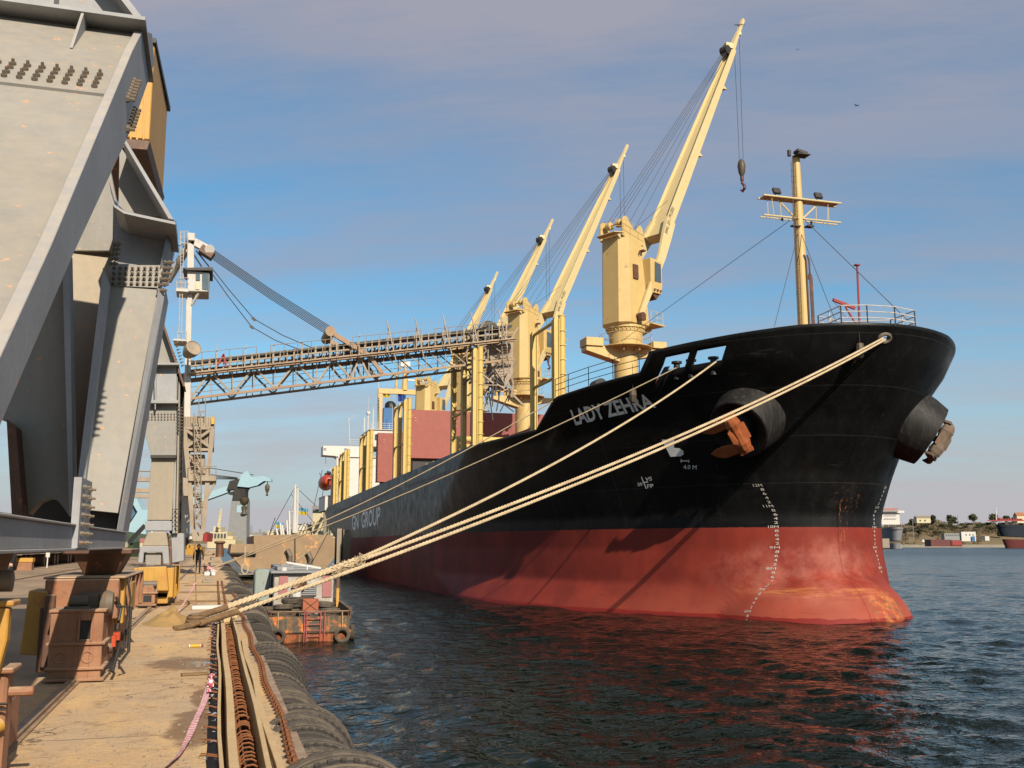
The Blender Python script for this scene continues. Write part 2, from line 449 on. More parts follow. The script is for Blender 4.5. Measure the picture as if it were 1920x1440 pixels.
def ground_mat():
    m = bpy.data.materials.new('quay_concrete_dust'); m.use_nodes = True
    t = m.node_tree; b = t.nodes['Principled BSDF']
    co = nd(t, 'ShaderNodeTexCoord').outputs['Object']
    big = ramp(t, noise(t, co, 0.9, 6, 0.62, sx=1.0, sy=0.5), 0.38, 0.62)
    col = mixc(t, big, (0.415, 0.282, 0.161), (0.494, 0.305, 0.134))
    col = mixc(t, ramp(t, noise(t, co, 0.5, 7, 0.65, off=13, sy=0.6), 0.42, 0.6), col, (0.371, 0.273, 0.178))
    col = mixc(t, mth(t, 'MULTIPLY', ramp(t, noise(t, co, 3.5, 6, 0.7, off=3), 0.54, 0.66), 0.6), col, (0.177, 0.103, 0.047))
    col = mixc(t, mth(t, 'MULTIPLY', ramp(t, noise(t, co, 45, 3, 0.6, off=5), 0.45, 0.62), 0.35), col, (0.265, 0.166, 0.081))
    col = mixc(t, ramp(t, noise(t, co, 26, 2, 0.5, off=21), 0.735, 0.75), col, (0.636, 0.508, 0.349))
    vo = nd(t, 'ShaderNodeTexVoronoi', feature='DISTANCE_TO_EDGE'); vm = nd(t, 'ShaderNodeVectorMath', operation='ADD')
    nz = nd(t, 'ShaderNodeTexNoise'); t.links.new(co, nz.inputs['Vector']); nz.inputs['Scale'].default_value = 2.2; nz.inputs['Detail'].default_value = 5
    t.links.new(co, vm.inputs[0]); t.links.new(nz.outputs['Color'], vm.inputs[1]); t.links.new(vm.outputs[0], vo.inputs['Vector']); vo.inputs['Scale'].default_value = 0.42
    crk = mth(t, 'MULTIPLY', mth(t, 'LESS_THAN', vo.outputs['Distance'], 0.006), ramp(t, noise(t, co, .6, 3, off=51), .42, .55))
    sj = nd(t, 'ShaderNodeSeparateXYZ'); t.links.new(co, sj.inputs[0])
    jt = mth(t, 'LESS_THAN', mth(t, 'ABSOLUTE', mth(t, 'SUBTRACT', mth(t, 'FRACT', mth(t, 'DIVIDE', mth(t, 'ADD', sj.outputs[1], mth(t, 'MULTIPLY', noise(t, co, 2, 4), .06)), 4.1)), .5)), .0035)
    crk = mth(t, 'MAXIMUM', crk, jt)
    col = mixc(t, mth(t, 'MULTIPLY', crk, .75), col, (0.06, 0.045, 0.03))
    oil = ramp(t, noise(t, co, 1.7, 5, 0.6, off=61), .66, .70)
    col = mixc(t, mth(t, 'MULTIPLY', oil, .7), col, (0.07, 0.05, 0.035))
    dst = ramp(t, noise(t, co, .8, 6, 0.7, off=71, sx=1.6, sy=.5), .5, .62)
    col = mixc(t, mth(t, 'MULTIPLY', dst, .55), col, (0.55, 0.36, 0.15))
    # dark, oil and water stained patches by the trench
    sp = nd(t, 'ShaderNodeSeparateXYZ'); t.links.new(co, sp.inputs[0])
    def spot(x, y, rx, ry, soft=0.5):
        a = mth(t, 'DIVIDE', mth(t, 'SUBTRACT', sp.outputs[0], x), rx)
        c = mth(t, 'DIVIDE', mth(t, 'SUBTRACT', sp.outputs[1], y), ry)
        d = mth(t, 'SQRT', mth(t, 'ADD', mth(t, 'MULTIPLY', a, a), mth(t, 'MULTIPLY', c, c)))
        d = mth(t, 'ADD', d, mth(t, 'MULTIPLY', mth(t, 'SUBTRACT', noise(t, co, 3, 5, 0.7, off=x + y), 0.5), 1.6))
        return ramp(t, d, 0.75, 1.05, (1, 1, 1, 1), (0, 0, 0, 1))
    wet = spot(-0.33, 16.1, 0.62, 1.0)
    w2 = spot(-0.10, 10.6, 0.30, 1.1)
    w3 = spot(-0.05, 12.6, 0.16, 0.8)
    wets = mth(t, 'MAXIMUM', wet, mth(t, 'MAXIMUM', w2, w3))
    col = mixc(t, mth(t, 'MULTIPLY', wets, 0.75), col, (0.133, 0.068, 0.027))
    # the roadway left of the rails is darker
    road = ramp(t, mth(t, 'MULTIPLY', sp.outputs[0], -1.0), 0.0, 1.0)
    rd = nd(t, 'ShaderNodeMapRange'); t.links.new(sp.outputs[0], rd.inputs[0])
    rd.inputs[1].default_value = -2.3; rd.inputs[2].default_value = -3.1; rd.inputs[3].default_value = 0; rd.inputs[4].default_value = 1
    rc = mixc(t, ramp(t, noise(t, co, 0.35, 6, 0.6, off=31, sx=1.6, sy=0.5), 0.42, 0.66), (0.185, 0.131, 0.083), (0.291, 0.198, 0.114))
    col = mixc(t, rd.outputs[0], col, rc)
    t.links.new(col, b.inputs['Base Color'])
    pud = ramp(t, spot(-0.16, 16.0, 0.26, 0.42), 0.4, 0.9)
    rgh = mth(t, 'SUBTRACT', 0.92, mth(t, 'MULTIPLY', wets, 0.25))
    rgh = mth(t, 'MULTIPLY', rgh, mth(t, 'SUBTRACT', 1.0, mth(t, 'MULTIPLY', pud, 0.93)))
    t.links.new(rgh, b.inputs['Roughness'])
    bp = nd(t, 'ShaderNodeBump')
    t.links.new(mth(t, 'SUBTRACT', 1.0, pud), bp.inputs['Strength']); bp.inputs['Distance'].default_value = 0.035
    hh = mth(t, 'ADD', noise(t, co, 2.0, 8, 0.7, off=2), mth(t, 'MULTIPLY', noise(t, co, 30, 4, 0.6, off=3), 0.3))
    t.links.new(hh, bp.inputs['Height']); t.links.new(bp.outputs[0], b.inputs['Normal'])
    return m
M_GROUND = ground_mat()
Q = 1.75
TY = 25.9     # far end of the open trench
q = MB()
prof = [(-400, Q), (0.13, Q), (0.13, 1.22), (0.52, 1.22), (0.52, Q), (0.80, Q), (0.80, -3), (-400, -3)]
q.prism([(x, -25, z) for x, z in prof], (0, 25 + TY, 0))
prof = [(-400, Q), (0.80, Q), (0.80, -3), (-400, -3)]
q.prism([(x, TY, z) for x, z in prof], (0, 420 - TY, 0))
qo = q.build('quay', M_GROUND); qo['kind'] = 'structure'

# land behind the basin and the far shore are built further below
M_RAIL = paint('crane_rail_steel', (0.30, 0.17, 0.10), (0.22, 0.12, 0.07), scale=5, rust=0.25, rscale=6, dust=0.5)
for i, (x, lab) in enumerate(((-1.68, 'rusty crane rail sunk in the quay beside the concrete strip'), (-9.6, 'landward crane rail at the edge of the yard road'))):
    r = MB(); r.b2(x - 0.045, x + 0.045, -20, 400, Q + 0.0, Q + 0.055); r.b2(x - 0.085, x + 0.085, -20, 400, Q - 0.01, Q + 0.018)
    tag(r.build('crane_rail', M_RAIL), lab, 'rail', kind='structure')

# tyres hung along the quay face
def tyre_mat():
    m = bpy.data.materials.new('tyre_rubber'); m.use_nodes = True
    t = m.node_tree; b = t.nodes['Principled BSDF']
    co = nd(t, 'ShaderNodeTexCoord').outputs['Object']
    oi = nd(t, 'ShaderNodeObjectInfo')
    sp = nd(t, 'ShaderNodeSeparateXYZ'); t.links.new(co, sp.inputs[0])
    col = mixc(t, ramp(t, noise(t, co, 3, 6, 0.65), 0.35, 0.65), (0.075, 0.058, 0.040), (0.145, 0.110, 0.074))
    col = mixc(t, mth(t, 'MULTIPLY', ramp(t, noise(t, co, 14, 5, 0.7, off=4), 0.5, 0.62), 0.6), col, (0.028, 0.024, 0.02))
    col = mixc(t, mth(t, 'MULTIPLY', oi.outputs['Random'], 0.75), col, (0.03, 0.026, 0.022))
    rad = mth(t, 'SQRT', mth(t, 'ADD', mth(t, 'MULTIPLY', sp.outputs[0], sp.outputs[0]), mth(t, 'MULTIPLY', sp.outputs[2], sp.outputs[2])))
    side = mth(t, 'GREATER_THAN', mth(t, 'ABSOLUTE', sp.outputs[1]), mth(t, 'ADD', .118, mth(t, 'MULTIPLY', noise(t, co, 6, 4, off=3), .03)))
    col = mixc(t, mth(t, 'MULTIPLY', side, .82), col, (0.014, 0.012, 0.011))
    rim = mth(t, 'MULTIPLY', side, mth(t, 'GREATER_THAN', mth(t, 'FRACT', mth(t, 'MULTIPLY', rad, 22)), .72))
    col = mixc(t, mth(t, 'MULTIPLY', rim, .5), col, (0.07, 0.055, 0.04))
    t.links.new(col, b.inputs['Base Color']); b.inputs['Roughness'].default_value = 0.85
    # circumferential grooves and lugs
    wv = nd(t, 'ShaderNodeTexWave', wave_type='BANDS', bands_direction='Y'); t.links.new(co, wv.inputs[0])
    wv.inputs['Scale'].default_value = 7.5; wv.inputs['Distortion'].default_value = 0.6
    ang = mth(t, 'ARCTAN2', sp.outputs[0], sp.outputs[2])
    lug = mth(t, 'SINE', mth(t, 'ADD', mth(t, 'MULTIPLY', ang, 58), mth(t, 'MULTIPLY', mth(t, 'ABSOLUTE', sp.outputs[1]), 60)))
    lug = mth(t, 'MULTIPLY', mth(t, 'GREATER_THAN', lug, -.1), mth(t, 'GREATER_THAN', mth(t, 'ABSOLUTE', sp.outputs[1]), .035))
    bp = nd(t, 'ShaderNodeBump'); bp.inputs['Strength'].default_value = 0.9; bp.inputs['Distance'].default_value = 0.02
    t.links.new(mth(t, 'ADD', mth(t, 'ADD', mth(t, 'MULTIPLY', wv.outputs['Fac'], 0.5), mth(t, 'MULTIPLY', lug, .55)), noise(t, co, 22, 4, off=1)), bp.inputs['Height'])
    t.links.new(bp.outputs[0], b.inputs['Normal'])
    return m
M_TYRE = tyre_mat()
def tyre_mb(Rr, wd, lugs=True, n=44):
    h = wd / 2; ri = Rr * 0.55
    prof = [(ri, -h * .62), (ri + .03, -h * .92), (Rr * .78, -h * 1.05), (Rr * .87, -h * .98), (Rr * .935, -h * .84), (Rr * .975, -h * .62), (Rr * .992, -h * .4), (Rr * .972, -h * .36), (Rr * .972, -h * .30), (Rr * .998, -h * .26), (Rr * .998, -h * .06), (Rr * .975, -h * .03), (Rr * .975, h * .03), (Rr * .998, h * .06), (Rr * .998, h * .26), (Rr * .972, h * .30), (Rr * .972, h * .36), (Rr * .992, h * .4),
            (Rr * .975, h * .62), (Rr * .935, h * .84), (Rr * .87, h * .98), (Rr * .78, h * 1.05), (ri + .03, h * .92), (ri, h * .62), (ri + .03, h * .5), (Rr * .86, h * .6), (Rr * .9, 0), (Rr * .86, -h * .6), (ri + .03, -h * .5)]
    m = MB(); m.lathe(prof, (0, 0, 0), 'Y', n, closed=True)
    if lugs:
        for i in range(n):
            t = 2 * math.pi * i / n
            for sgn in (-1, 1):
                mt = Matrix.Rotation(-t, 3, 'Y')
                c = mt @ Vector((Rr * .955, sgn * h * .70, 0))
                m.box(c, (Rr * .035, h * .34, Rr * .06), mat=mt)
    return m
TY_A = tyre_mb(0.60, 0.36).build('tyre_fender', M_TYRE, smooth=True)
TY_B = tyre_mb(0.54, 0.30, False).build('tyre_fender', M_TYRE, smooth=True)
tyre_specs = []
y = 6.6; k = 0
random.seed(11)
while y < 100 and k < 200:
    n_ = random.choice((2, 3, 3, 4)); sc0 = random.choice((.80, .90, .98, 1.06, 1.14)); gx = random.uniform(-.08, .06); gz = random.uniform(-.16, .08); ga = random.uniform(-.13, .13); gb = random.uniform(-.16, .14); big = random.random() < .45
    for q_ in range(n_):
        tyre_specs.append((0.92 + gx, y, 1.25 + gz + random.uniform(-.02, .02), big, ga + random.uniform(-.03, .03), gb + random.uniform(-.04, .04), sc0 * random.uniform(.97, 1.03)))
        y += (0.385 if big else 0.335) + random.uniform(0, 0.04); k += 1
    y += random.uniform(.25, .6)
seen_src = set()
for i, (x, y, z, big, a, b, sc_) in enumerate(tyre_specs):
    src = TY_A if big else TY_B
    if src.name in seen_src:
        o = src.copy(); COL.objects.link(o)
    else:
        o = src; seen_src.add(src.name)
    o.location = (x, y, z); o.rotation_euler = (b, random.uniform(0, 6), a); o.scale = (sc_, 1, sc_)
    tag(o, 'worn lorry tyre strung edge on in the long row of fenders down the quay face', 'tyre', 'tyres strung along the quay face')

# fender chain lying along the quay edge
ch = MB(); y = 8.3; i = 0
while y < 40:
    x = 0.70 + 0.02 * math.sin(y * 1.3); z = Q + 0.035 + (0.0 if y > 9 else 0)
    pts = []
    for t in range(12):
        a = 2 * math.pi * t / 12
        u, v = math.cos(a) * 0.075, math.sin(a) * 0.032
        pts.append((x + (v if i % 2 else 0.0), y + u, z + (0 if i % 2 else v)))
    ch.tube(pts, 0.013, 6, closed=True); y += 0.112; i += 1
tag(ch.build('fender_chain', M_REBAR, smooth=True), 'rusty chain laid along the quay edge above the tyres', 'chain')
ed = MB(); ed.prism([(0.80, 7, Q + 0.012), (0.805, 7, Q - .12), (0.815, 7, Q - .12), (0.815, 7, Q + 0.012), (0.73, 7, Q + .012), (0.73, 7, Q + .004)], (0, 90, 0))
tag(ed.build('edge_angle', M_RAIL), 'rusty steel angle protecting the quay edge', 'steel edging')

# trench formwork boards
def board(x0, x1, y0, y1, z0, z1, lab, mat=M_WOOD, warp=0.012, seed=1):
    m = MB(); rnd = random.Random(seed); n = 14
    rows = []
    for i in range(n + 1):
        y = y0 + (y1 - y0) * i / n; d = warp * math.sin(i * 1.1 + seed) + rnd.uniform(-.003, .003)
        rows.append([(x0 + d, y, z0), (x1 + d, y, z0), (x1 + d, y, z1 + d * .3), (x0 + d, y, z1 + d * .3)])
    vs = [v for r in rows for v in r]; fs = [(0, 1, 2, 3), tuple(4 * n + k for k in (3, 2, 1, 0))]
    for i in range(n):
        for j in range(4):
            fs.append((4 * i + j, 4 * i + 4 + j, 4 * i + 4 + (j + 1) % 4, 4 * i + (j + 1) % 4))
    m.add(vs, fs)
    return tag(m.build('formwork_board', mat, bevel=0.004), lab, 'board', 'formwork boards along the trench')
board(0.105, 0.140, 5.5, 25.8, 1.62, Q + 0.055, 'thin outer plank on the land side of the rebar trench', seed=1)
board(0.185, 0.262, 5.5, 25.8, 1.40, Q + 0.075, 'thick inner plank on the land side of the rebar trench', seed=2, warp=0.008)
board(0.455, 0.500, 5.5, 25.8, 1.40, Q + 0.075, 'inner plank on the water side of the rebar trench', seed=3, warp=0.008)
board(0.520, 0.585, 5.5, 19.5, Q - 0.02, Q + 0.045, 'outer plank laid on the water side of the rebar trench', seed=5, warp=0.012)
m = MB(); m.b2(0.10, 0.59, 25.82, 25.92, 1.4, Q + .08)
tag(m.build('formwork_board', M_WOOD, bevel=.004), 'short cross board closing the far end of the trench', 'board', 'formwork boards along the trench')
# black film strip with cut white scraps
m = MB(); rnd = random.Random(4); n = 60
vs = []; fs = []
for i in range(n + 1):
    y = 6 + 18.0 * i / n
    vs += [(0.005 + rnd.uniform(-.008, .008), y, Q + 0.006), (0.055, y, Q + 0.02 + rnd.uniform(0, .012)), (0.104, y, Q + 0.012)]
for i in range(n):
    for j in (0, 1):
        fs.append((3 * i + j, 3 * i + j + 1, 3 * i + j + 4, 3 * i + j + 3))
m.add(vs, fs)
tag(m.build('plastic_sheet', M_PLASTIC), 'strip of black plastic film tucked beside the land side plank', 'plastic sheet')
# wire ties sticking out of the formwork
m = MB(); rnd = random.Random(9); y = 8.2
while y < 24:
    for k in range(2):
        m.tube([(0.10, y + k * .07, Q + .02), (0.02, y + k * .07 + rnd.uniform(-.04, .04), Q + .04), (-0.02 - rnd.uniform(0, .05), y + k * .07 + rnd.uniform(-.05, .05), Q + .035)], 0.006, 5)
    y += rnd.uniform(.5, .8)
tag(m.build('wire_ties', M_REBAR), 'rusty tie wires poking out of the land side formwork', 'wire')
M_SCRAP = paint('scrap_white', (0.62, 0.60, 0.60), var=0.2)
m = MB(); y = 8.3
while y < 24:
    for k in range(3):
        c = Vector((rnd.uniform(.0, .09), y + rnd.uniform(-.1, .1), Q + .035)); a = [c + Vector((rnd.uniform(-.028, .028), rnd.uniform(-.05, .05), rnd.uniform(0, .02))) for _ in range(4)]
        m.add(a, [(0, 1, 2, 3)])
    y += rnd.uniform(.45, .75)
o = m.build('film_scraps', M_SCRAP); tag(o, 'torn white scraps of film scattered on the black strip', 'scraps', kind='stuff')

# rebar cage in the trench
cage = empty('rebar_cage', (0.35, 7, 1.3), 'rusty rebar cage of bent stirrups inside the plank lined trench', 'rebar cage')
m = MB()
for x, z in ((0.295, 1.28), (0.43, 1.28), (0.295, 1.58), (0.43, 1.58), (0.36, 1.28), (0.33, 1.62), (0.30, 1.44), (0.425, 1.44)):
    m.tube([(x, 5, z), (x, 25.6, z)], 0.008, 6)
m.build('longitudinal_bar', M_REBAR, cage)
st = MB()
st.tube([(0.43, 0, 1.22), (0.43, 0, 1.63), (0.418, 0, 1.675), (0.38, 0.0, 1.695), (0.325, 0.0, 1.69), (0.285, 0, 1.65), (0.285, 0, 1.22)], 0.009, 6)
s0 = st.build('stirrup', M_REBAR, cage, smooth=True)
y = 7.6; i = 0; rnd = random.Random(3)
while y < 25.4 and i < 98:
    o = s0 if i == 0 else s0.copy()
    if i: COL.objects.link(o); o.parent = cage
    o.location = Vector((rnd.uniform(-.008, .008), y, rnd.uniform(-.012, .01))) - cage.location
    o.rotation_euler = (rnd.uniform(-.04, .04), 0, 0)
    y += 0.19 + rnd.uniform(-.015, .015); i += 1
# ------------------------------------------------------------------ the cargo ship
XC, HB = 28.85, 12.94
ZK = [0, 1.5, 3.3, 5, 7, 9.5, 12, 14.]
Y0T = [42.42, 41.9, 42.25, 42.23, 41.43, 39.77, 37.81, 36.76]
LET = [26.75, 34.2, 35.12, 33.19, 30.49, 26.29, 21.11, 18.25]
NT = [1.76, 1.56, 1.57, 1.5, 1.51, 1.33, 1.36, 1.35]
def itp(x, xs, ys):
    if x <= xs[0]: return ys[0]
    for i in range(1, len(xs)):
        if x <= xs[i]:
            t = (x - xs[i - 1]) / (xs[i] - xs[i - 1]); return ys[i - 1] + (ys[i] - ys[i - 1]) * t
    return ys[-1]
def hb(Y, z):
    t = min(1, max(0, (Y - itp(z, ZK, Y0T)) / itp(z, ZK, LET)))
    b = HB * math.sqrt(max(0, 1 - (1 - t) ** itp(z, ZK, NT)))
    t = min(1, max(0, (Y - 39.76) / 6.68)); r = math.sqrt(max(0, 1 - (1 - t) ** 2))
    if r > 1e-3:
        q_ = min(1, max(0, 1 - ((z + 1.1) / (4.33 * r)) ** 2))
        b = max(b, 5.41 * r * math.sqrt(q_))
    # stern run
    ys = itp(z, [-2, 3, 6, 9], [118, 128, 146, 156]); ye = itp(z, [-2, 2, 3.5, 9], [150, 158, 166, 169])
    if Y > ys:
        u = min(1, (Y - ys) / (ye - ys)); b *= max(0, 1 - u ** 2.2 * itp(z, [0, 3, 6, 9], [1.0, .8, .35, .22]))
    return b
ZT_Y = [38.5, 39.4, 42.2, 45.25, 45.4, 49.15, 51.97, 52.6, 53.05, 53.96, 54.66, 55.64, 58.9, 66, 80, 95, 120, 140, 160, 170]
ZT_Z = [13.30, 13.24, 13.07, 12.88, 12.04, 11.8, 11.59, 11.32, 10.87, 10.43, 10.18, 10.13, 10.04, 9.97, 9.86, 9.73, 9.5, 9.3, 9.0, 8.9]
def ztop(Y): return itp(Y, ZT_Y, ZT_Z)
def ystem(z):
    return min(itp(z, ZK, Y0T), 39.76 + 6.68 * (1 - math.sqrt(max(0, 1 - ((z + 1.1) / 4.33) ** 2))) if abs(z + 1.1) < 4.33 else 99)
def hpt(Y, z, side=-1, off=0.0):
    e = 0.05; b = hb(Y, z)
    by = (hb(Y + e, z) - hb(Y - e, z)) / (2 * e); bz = (hb(Y, z + e) - hb(Y, z - e)) / (2 * e)
    n = Vector((side, -by, -bz)).normalized()
    return Vector((XC + side * b, Y, z)) + n * off, n
def hit(px, py, side=-1):
    d = ray(px, py); s = 25.0
    while s < 220:
        p = EYE + d * s; b = hb(p.y, p.z)
        if b > 0 and ((side < 0 and p.x >= XC - b) or (side > 0 and XC < p.x <= XC + b)):
            return p
        s += 0.04
    return p

def hull_mat():
    m = bpy.data.materials.new('hull_paint'); m.use_nodes = True
    t = m.node_tree; b = t.nodes['Principled BSDF']
    co = nd(t, 'ShaderNodeTexCoord').outputs['Object']
    sp = nd(t, 'ShaderNodeSeparateXYZ'); t.links.new(co, sp.inputs[0])
    X, Y, Z = sp.outputs
    ed = mth(t, 'ADD', Z, mth(t, 'MULTIPLY', mth(t, 'SUBTRACT', noise(t, co, 3, 3), 0.5), 0.05))
    isred = mth(t, 'LESS_THAN', ed, 4.36)
    red = mixc(t, ramp(t, noise(t, co, 0.35, 6, 0.6), 0.36, 0.64), (0.205, 0.027, 0.015), (0.13, 0.017, 0.011))
    red = mixc(t, mth(t, 'MULTIPLY', ramp(t, noise(t, co, 1.6, 6, 0.65, sz=0.3, off=3), 0.48, 0.66), 0.35), red, (0.13, 0.02, 0.016))
    # scrubbed, paler paint on the lower bow
    pale = mth(t, 'MULTIPLY', ramp(t, mth(t, 'ADD', mth(t, 'DIVIDE', Z, 5.0), mth(t, 'MULTIPLY', noise(t, co, 0.5, 4), 0.5)), 0.35, 0.62, (1, 1, 1, 1), (0, 0, 0, 1)), ramp(t, mth(t, 'DIVIDE', Y, 100), 0.42, 0.56, (1, 1, 1, 1), (0, 0, 0, 1)))
    red = mixc(t, mth(t, 'MULTIPLY', pale, 0.42), red, (0.33, 0.085, 0.05))
    # slime band at the waterline
    wl = mth(t, 'LESS_THAN', mth(t, 'ADD', Z, mth(t, 'MULTIPLY', mth(t, 'SUBTRACT', noise(t, co, 1.3, 4, sz=.1), 0.5), 0.25)), 0.17)
    red = mixc(t, wl, red, (0.16, 0.014, 0.010))
    blk = mixc(t, ramp(t, noise(t, co, 0.4, 5), 0.4, 0.62), (0.0035, 0.0034, 0.0034), (0.0065, 0.006, 0.006))
    gz = mth(t, 'MULTIPLY', ramp(t, mth(t, 'DIVIDE', Y, 100), 0.62, 0.95), 1.0)
    blk = mixc(t, gz, blk, (0.014, 0.0142, 0.0145))                  # sky sheen on the black aft, put into the colour
    stv = ramp(t, noise(t, co, 1.7, 6, 0.65, sx=1.5, sy=1.5, sz=0.1, off=6), 0.48, 0.7)
    blk = mixc(t, mth(t, 'MULTIPLY', stv, mth(t, 'ADD', mth(t, 'MULTIPLY', gz, 0.6), 0.12)), blk, (0.035, 0.033, 0.03))
    scf = mth(t, 'MULTIPLY', ramp(t, noise(t, co, 1.1, 7, 0.72, off=17), 0.56, 0.66), ramp(t, mth(t, 'ABSOLUTE', mth(t, 'SUBTRACT', Z, 5.6)), 0.2, 1.9, (1, 1, 1, 1), (0, 0, 0, 1)))
    blk = mixc(t, mth(t, 'MULTIPLY', scf, 0.3), blk, (0.03, 0.026, 0.024))
    # fender and berthing scuffs, long and low
    sf2 = mth(t, 'MULTIPLY', ramp(t, noise(t, co, 1.3, 7, 0.75, sx=.25, sy=.25, sz=2.4, off=37), 0.60, 0.68), ramp(t, noise(t, co, 0.22, 3, off=41), .45, .6))
    blk = mixc(t, mth(t, 'MULTIPLY', sf2, 0.5), blk, (0.05, 0.044, 0.04)); red = mixc(t, mth(t, 'MULTIPLY', sf2, 0.45), red, (0.08, 0.022, 0.018))
    col = mixc(t, isred, blk, red)
    # plate seams
    def seam(v, per, w):
        a = mth(t, 'FRACT', mth(t, 'DIVIDE', v, per))
        return mth(t, 'LESS_THAN', a, w / per)
    sm = mth(t, 'MAXIMUM', seam(Z, 2.15, 0.03), mth(t, 'MULTIPLY', seam(Y, 5.6, 0.035), mth(t, 'GREATER_THAN', Y, 46.5)))
    col = mixc(t, mth(t, 'MULTIPLY', sm, mth(t, 'MULTIPLY', noise(t, co, 0.8, 3, off=8), 0.55)), col, mixc(t, isred, (0.05, 0.048, 0.046), (0.17, 0.03, 0.022)))
    # rust weeping from the seams and scuppers
    rw = mth(t, 'MULTIPLY', ramp(t, noise(t, co, 2.6, 6, 0.7, sx=2.2, sy=2.2, sz=0.09, off=23), 0.60, 0.72), ramp(t, noise(t, co, 0.35, 4, off=29), 0.42, 0.60))
    col = mixc(t, mth(t, 'MULTIPLY', rw, 0.5), col, mixc(t, isred, (0.055, 0.028, 0.014), (0.12, 0.035, 0.016)))
    # rust runs and scrapes
    def spot(c, r, thr0, thr1, sc, amt, cc, stretch=(1, 1, 1)):
        nonlocal col
        acc = None
        for s_, cv, rv in zip((X, Y, Z), c, r):
            if rv is None: continue
            a = mth(t, 'DIVIDE', mth(t, 'SUBTRACT', s_, cv), rv); a = mth(t, 'MULTIPLY', a, a)
            acc = a if acc is None else mth(t, 'ADD', acc, a)
        inside = ramp(t, acc, 0.4, 1.0, (1, 1, 1, 1), (0, 0, 0, 1))
        n_ = ramp(t, noise(t, co, sc, 6, 0.7, sx=stretch[0], sy=stretch[1], sz=stretch[2], off=c[2]), thr0, thr1)
        col = mixc(t, mth(t, 'MULTIPLY', mth(t, 'MULTIPLY', inside, n_), amt), col, cc)
    p = hit(1578, 975); spot(tuple(p), (0.42, None, 1.3), 0.56, 0.62, 4.5, 0.42, (0.36, 0.13, 0.05), (1.6, 1.6, 0.35))
    p = hit(1590, 935); spot(tuple(p), (0.9, None, 0.8), 0.60, 0.62, 5, 0.35, (0.32, 0.13, 0.06))
    p = hit(1560, 1112); spot(tuple(p), (3.6, None, 0.28), 0.46, 0.66, 2.4, 0.6, (0.42, 0.17, 0.04), (0.35, 0.35, 4.5))
    p = hit(1672, 1142); spot(tuple(p), (1.25, None, 0.85), 0.44, 0.62, 2.2, 0.65, (0.42, 0.17, 0.05))
    spot(tuple(p), (1.4, None, 0.9), 0.52, 0.56, 1.6, 0.8, (0.13, 0.065, 0.03), (.7, 1.2, 2.2))
    p = hit(1530, 1070); spot((p.x, p.y, p.z), (4.5, None, 1.8), 0.42, 0.78, 0.5, 0.35, (0.60, 0.27, 0.20), (1, 1, 1))
    t.links.new(col, b.inputs['Base Color'])
    rg = mixc(t, isred, mixc(t, ramp(t, noise(t, co, 0.9, 5, off=2), 0.35, 0.65), (0.36,) * 3, (0.5,) * 3), (0.65,) * 3)
    t.links.new(rg, b.inputs['Roughness'])
    ribs = mth(t, 'MULTIPLY', mth(t, 'ABSOLUTE', mth(t, 'SINE', mth(t, 'MULTIPLY', Y, math.pi / 0.8))), 0.10)
    b.inputs['Specular IOR Level'].default_value = 0.18
    bp = nd(t, 'ShaderNodeBump'); bp.inputs['Strength'].default_value = 0.35; bp.inputs['Distance'].default_value = 0.06
    hh = mth(t, 'ADD', ribs, mth(t, 'SUBTRACT', noise(t, co, 0.55, 4, 0.5, off=5), mth(t, 'MULTIPLY', sm, 0.18)))
    t.links.new(hh, bp.inputs['Height']); t.links.new(bp.outputs[0], b.inputs['Normal'])
    return m
M_HULL = hull_mat()

ship = empty('cargo_ship', (XC, 100, 0), 'black and red bulk carrier with cream deck cranes moored bow first along the quay', 'ship')

# plating: columns run from the stem aft, rows from the keel up to the sheer
NC1, NC2 = 190, 60
def column(s, v):
    z = -1.5 + v * (12.0 + 1.5); Y = 50
    for k_ in range(26):
        y0 = ystem(max(z, -1.0)); le = itp(z, ZK, LET) + itp(z, ZK, Y0T) - y0
        if s <= 1: Y = y0 + le * (s ** 2)
        else: Y = y0 + le + (s - 1) * (169 - y0 - le)
        z = .5 * z + .5 * (-1.5 + v * (ztop(Y) + 1.5))
    return Y, z
ss = [i / NC1 for i in range(NC1 + 1)] + [1 + (i + 1) / NC2 for i in range(NC2)]
VV = [i / 66 * (1 - 1.6 / 14.6) for i in range(66)] + [1 - d / 14.6 for d in (1.6, 1.3, 1.02, .85, .72, .58, .42, .28, .14, 0)]
NR = len(VV) - 1
# windows through the forecastle bulwark, in (Y, depth below the sheer)
HOLES = [(42.95, 44.35, 0.43, 1.01), (41.35, 42.65, 0.43, 1.01)]
FHOLE = hit(1658, 633)
hm = MB()
for side in (-1, 1):
    vs = []; nr = NR + 1
    for s in ss:
        for j in range(nr):
            Y, z = column(s, VV[j])
            b = 0.0 if s == 0 else hb(Y, z)
            vs.append((XC + side * b, Y, z))
    fs = []
    for i in range(len(ss) - 1):
        for j in range(NR):
            a = i * nr + j; f = (a, a + 1, a + nr + 1, a + nr)
            c = [sum(vs[k][m_] for k in f) / 4 for m_ in range(3)]
            dz = ztop(c[1]) - c[2]
            if side < 0:
                ym = vs[i * nr + NR - 6][1]          # this column's station half way down the bulwark
                if any(y0 < ym < y1 and d0 < dz < d1 for y0, y1, d0, d1 in HOLES): continue
                if (Vector(c) - FHOLE).length < 0.2: continue
            fs.append(f[::-1] if side > 0 else f)
    hm.add(vs, fs)
n0 = len(hm.v)
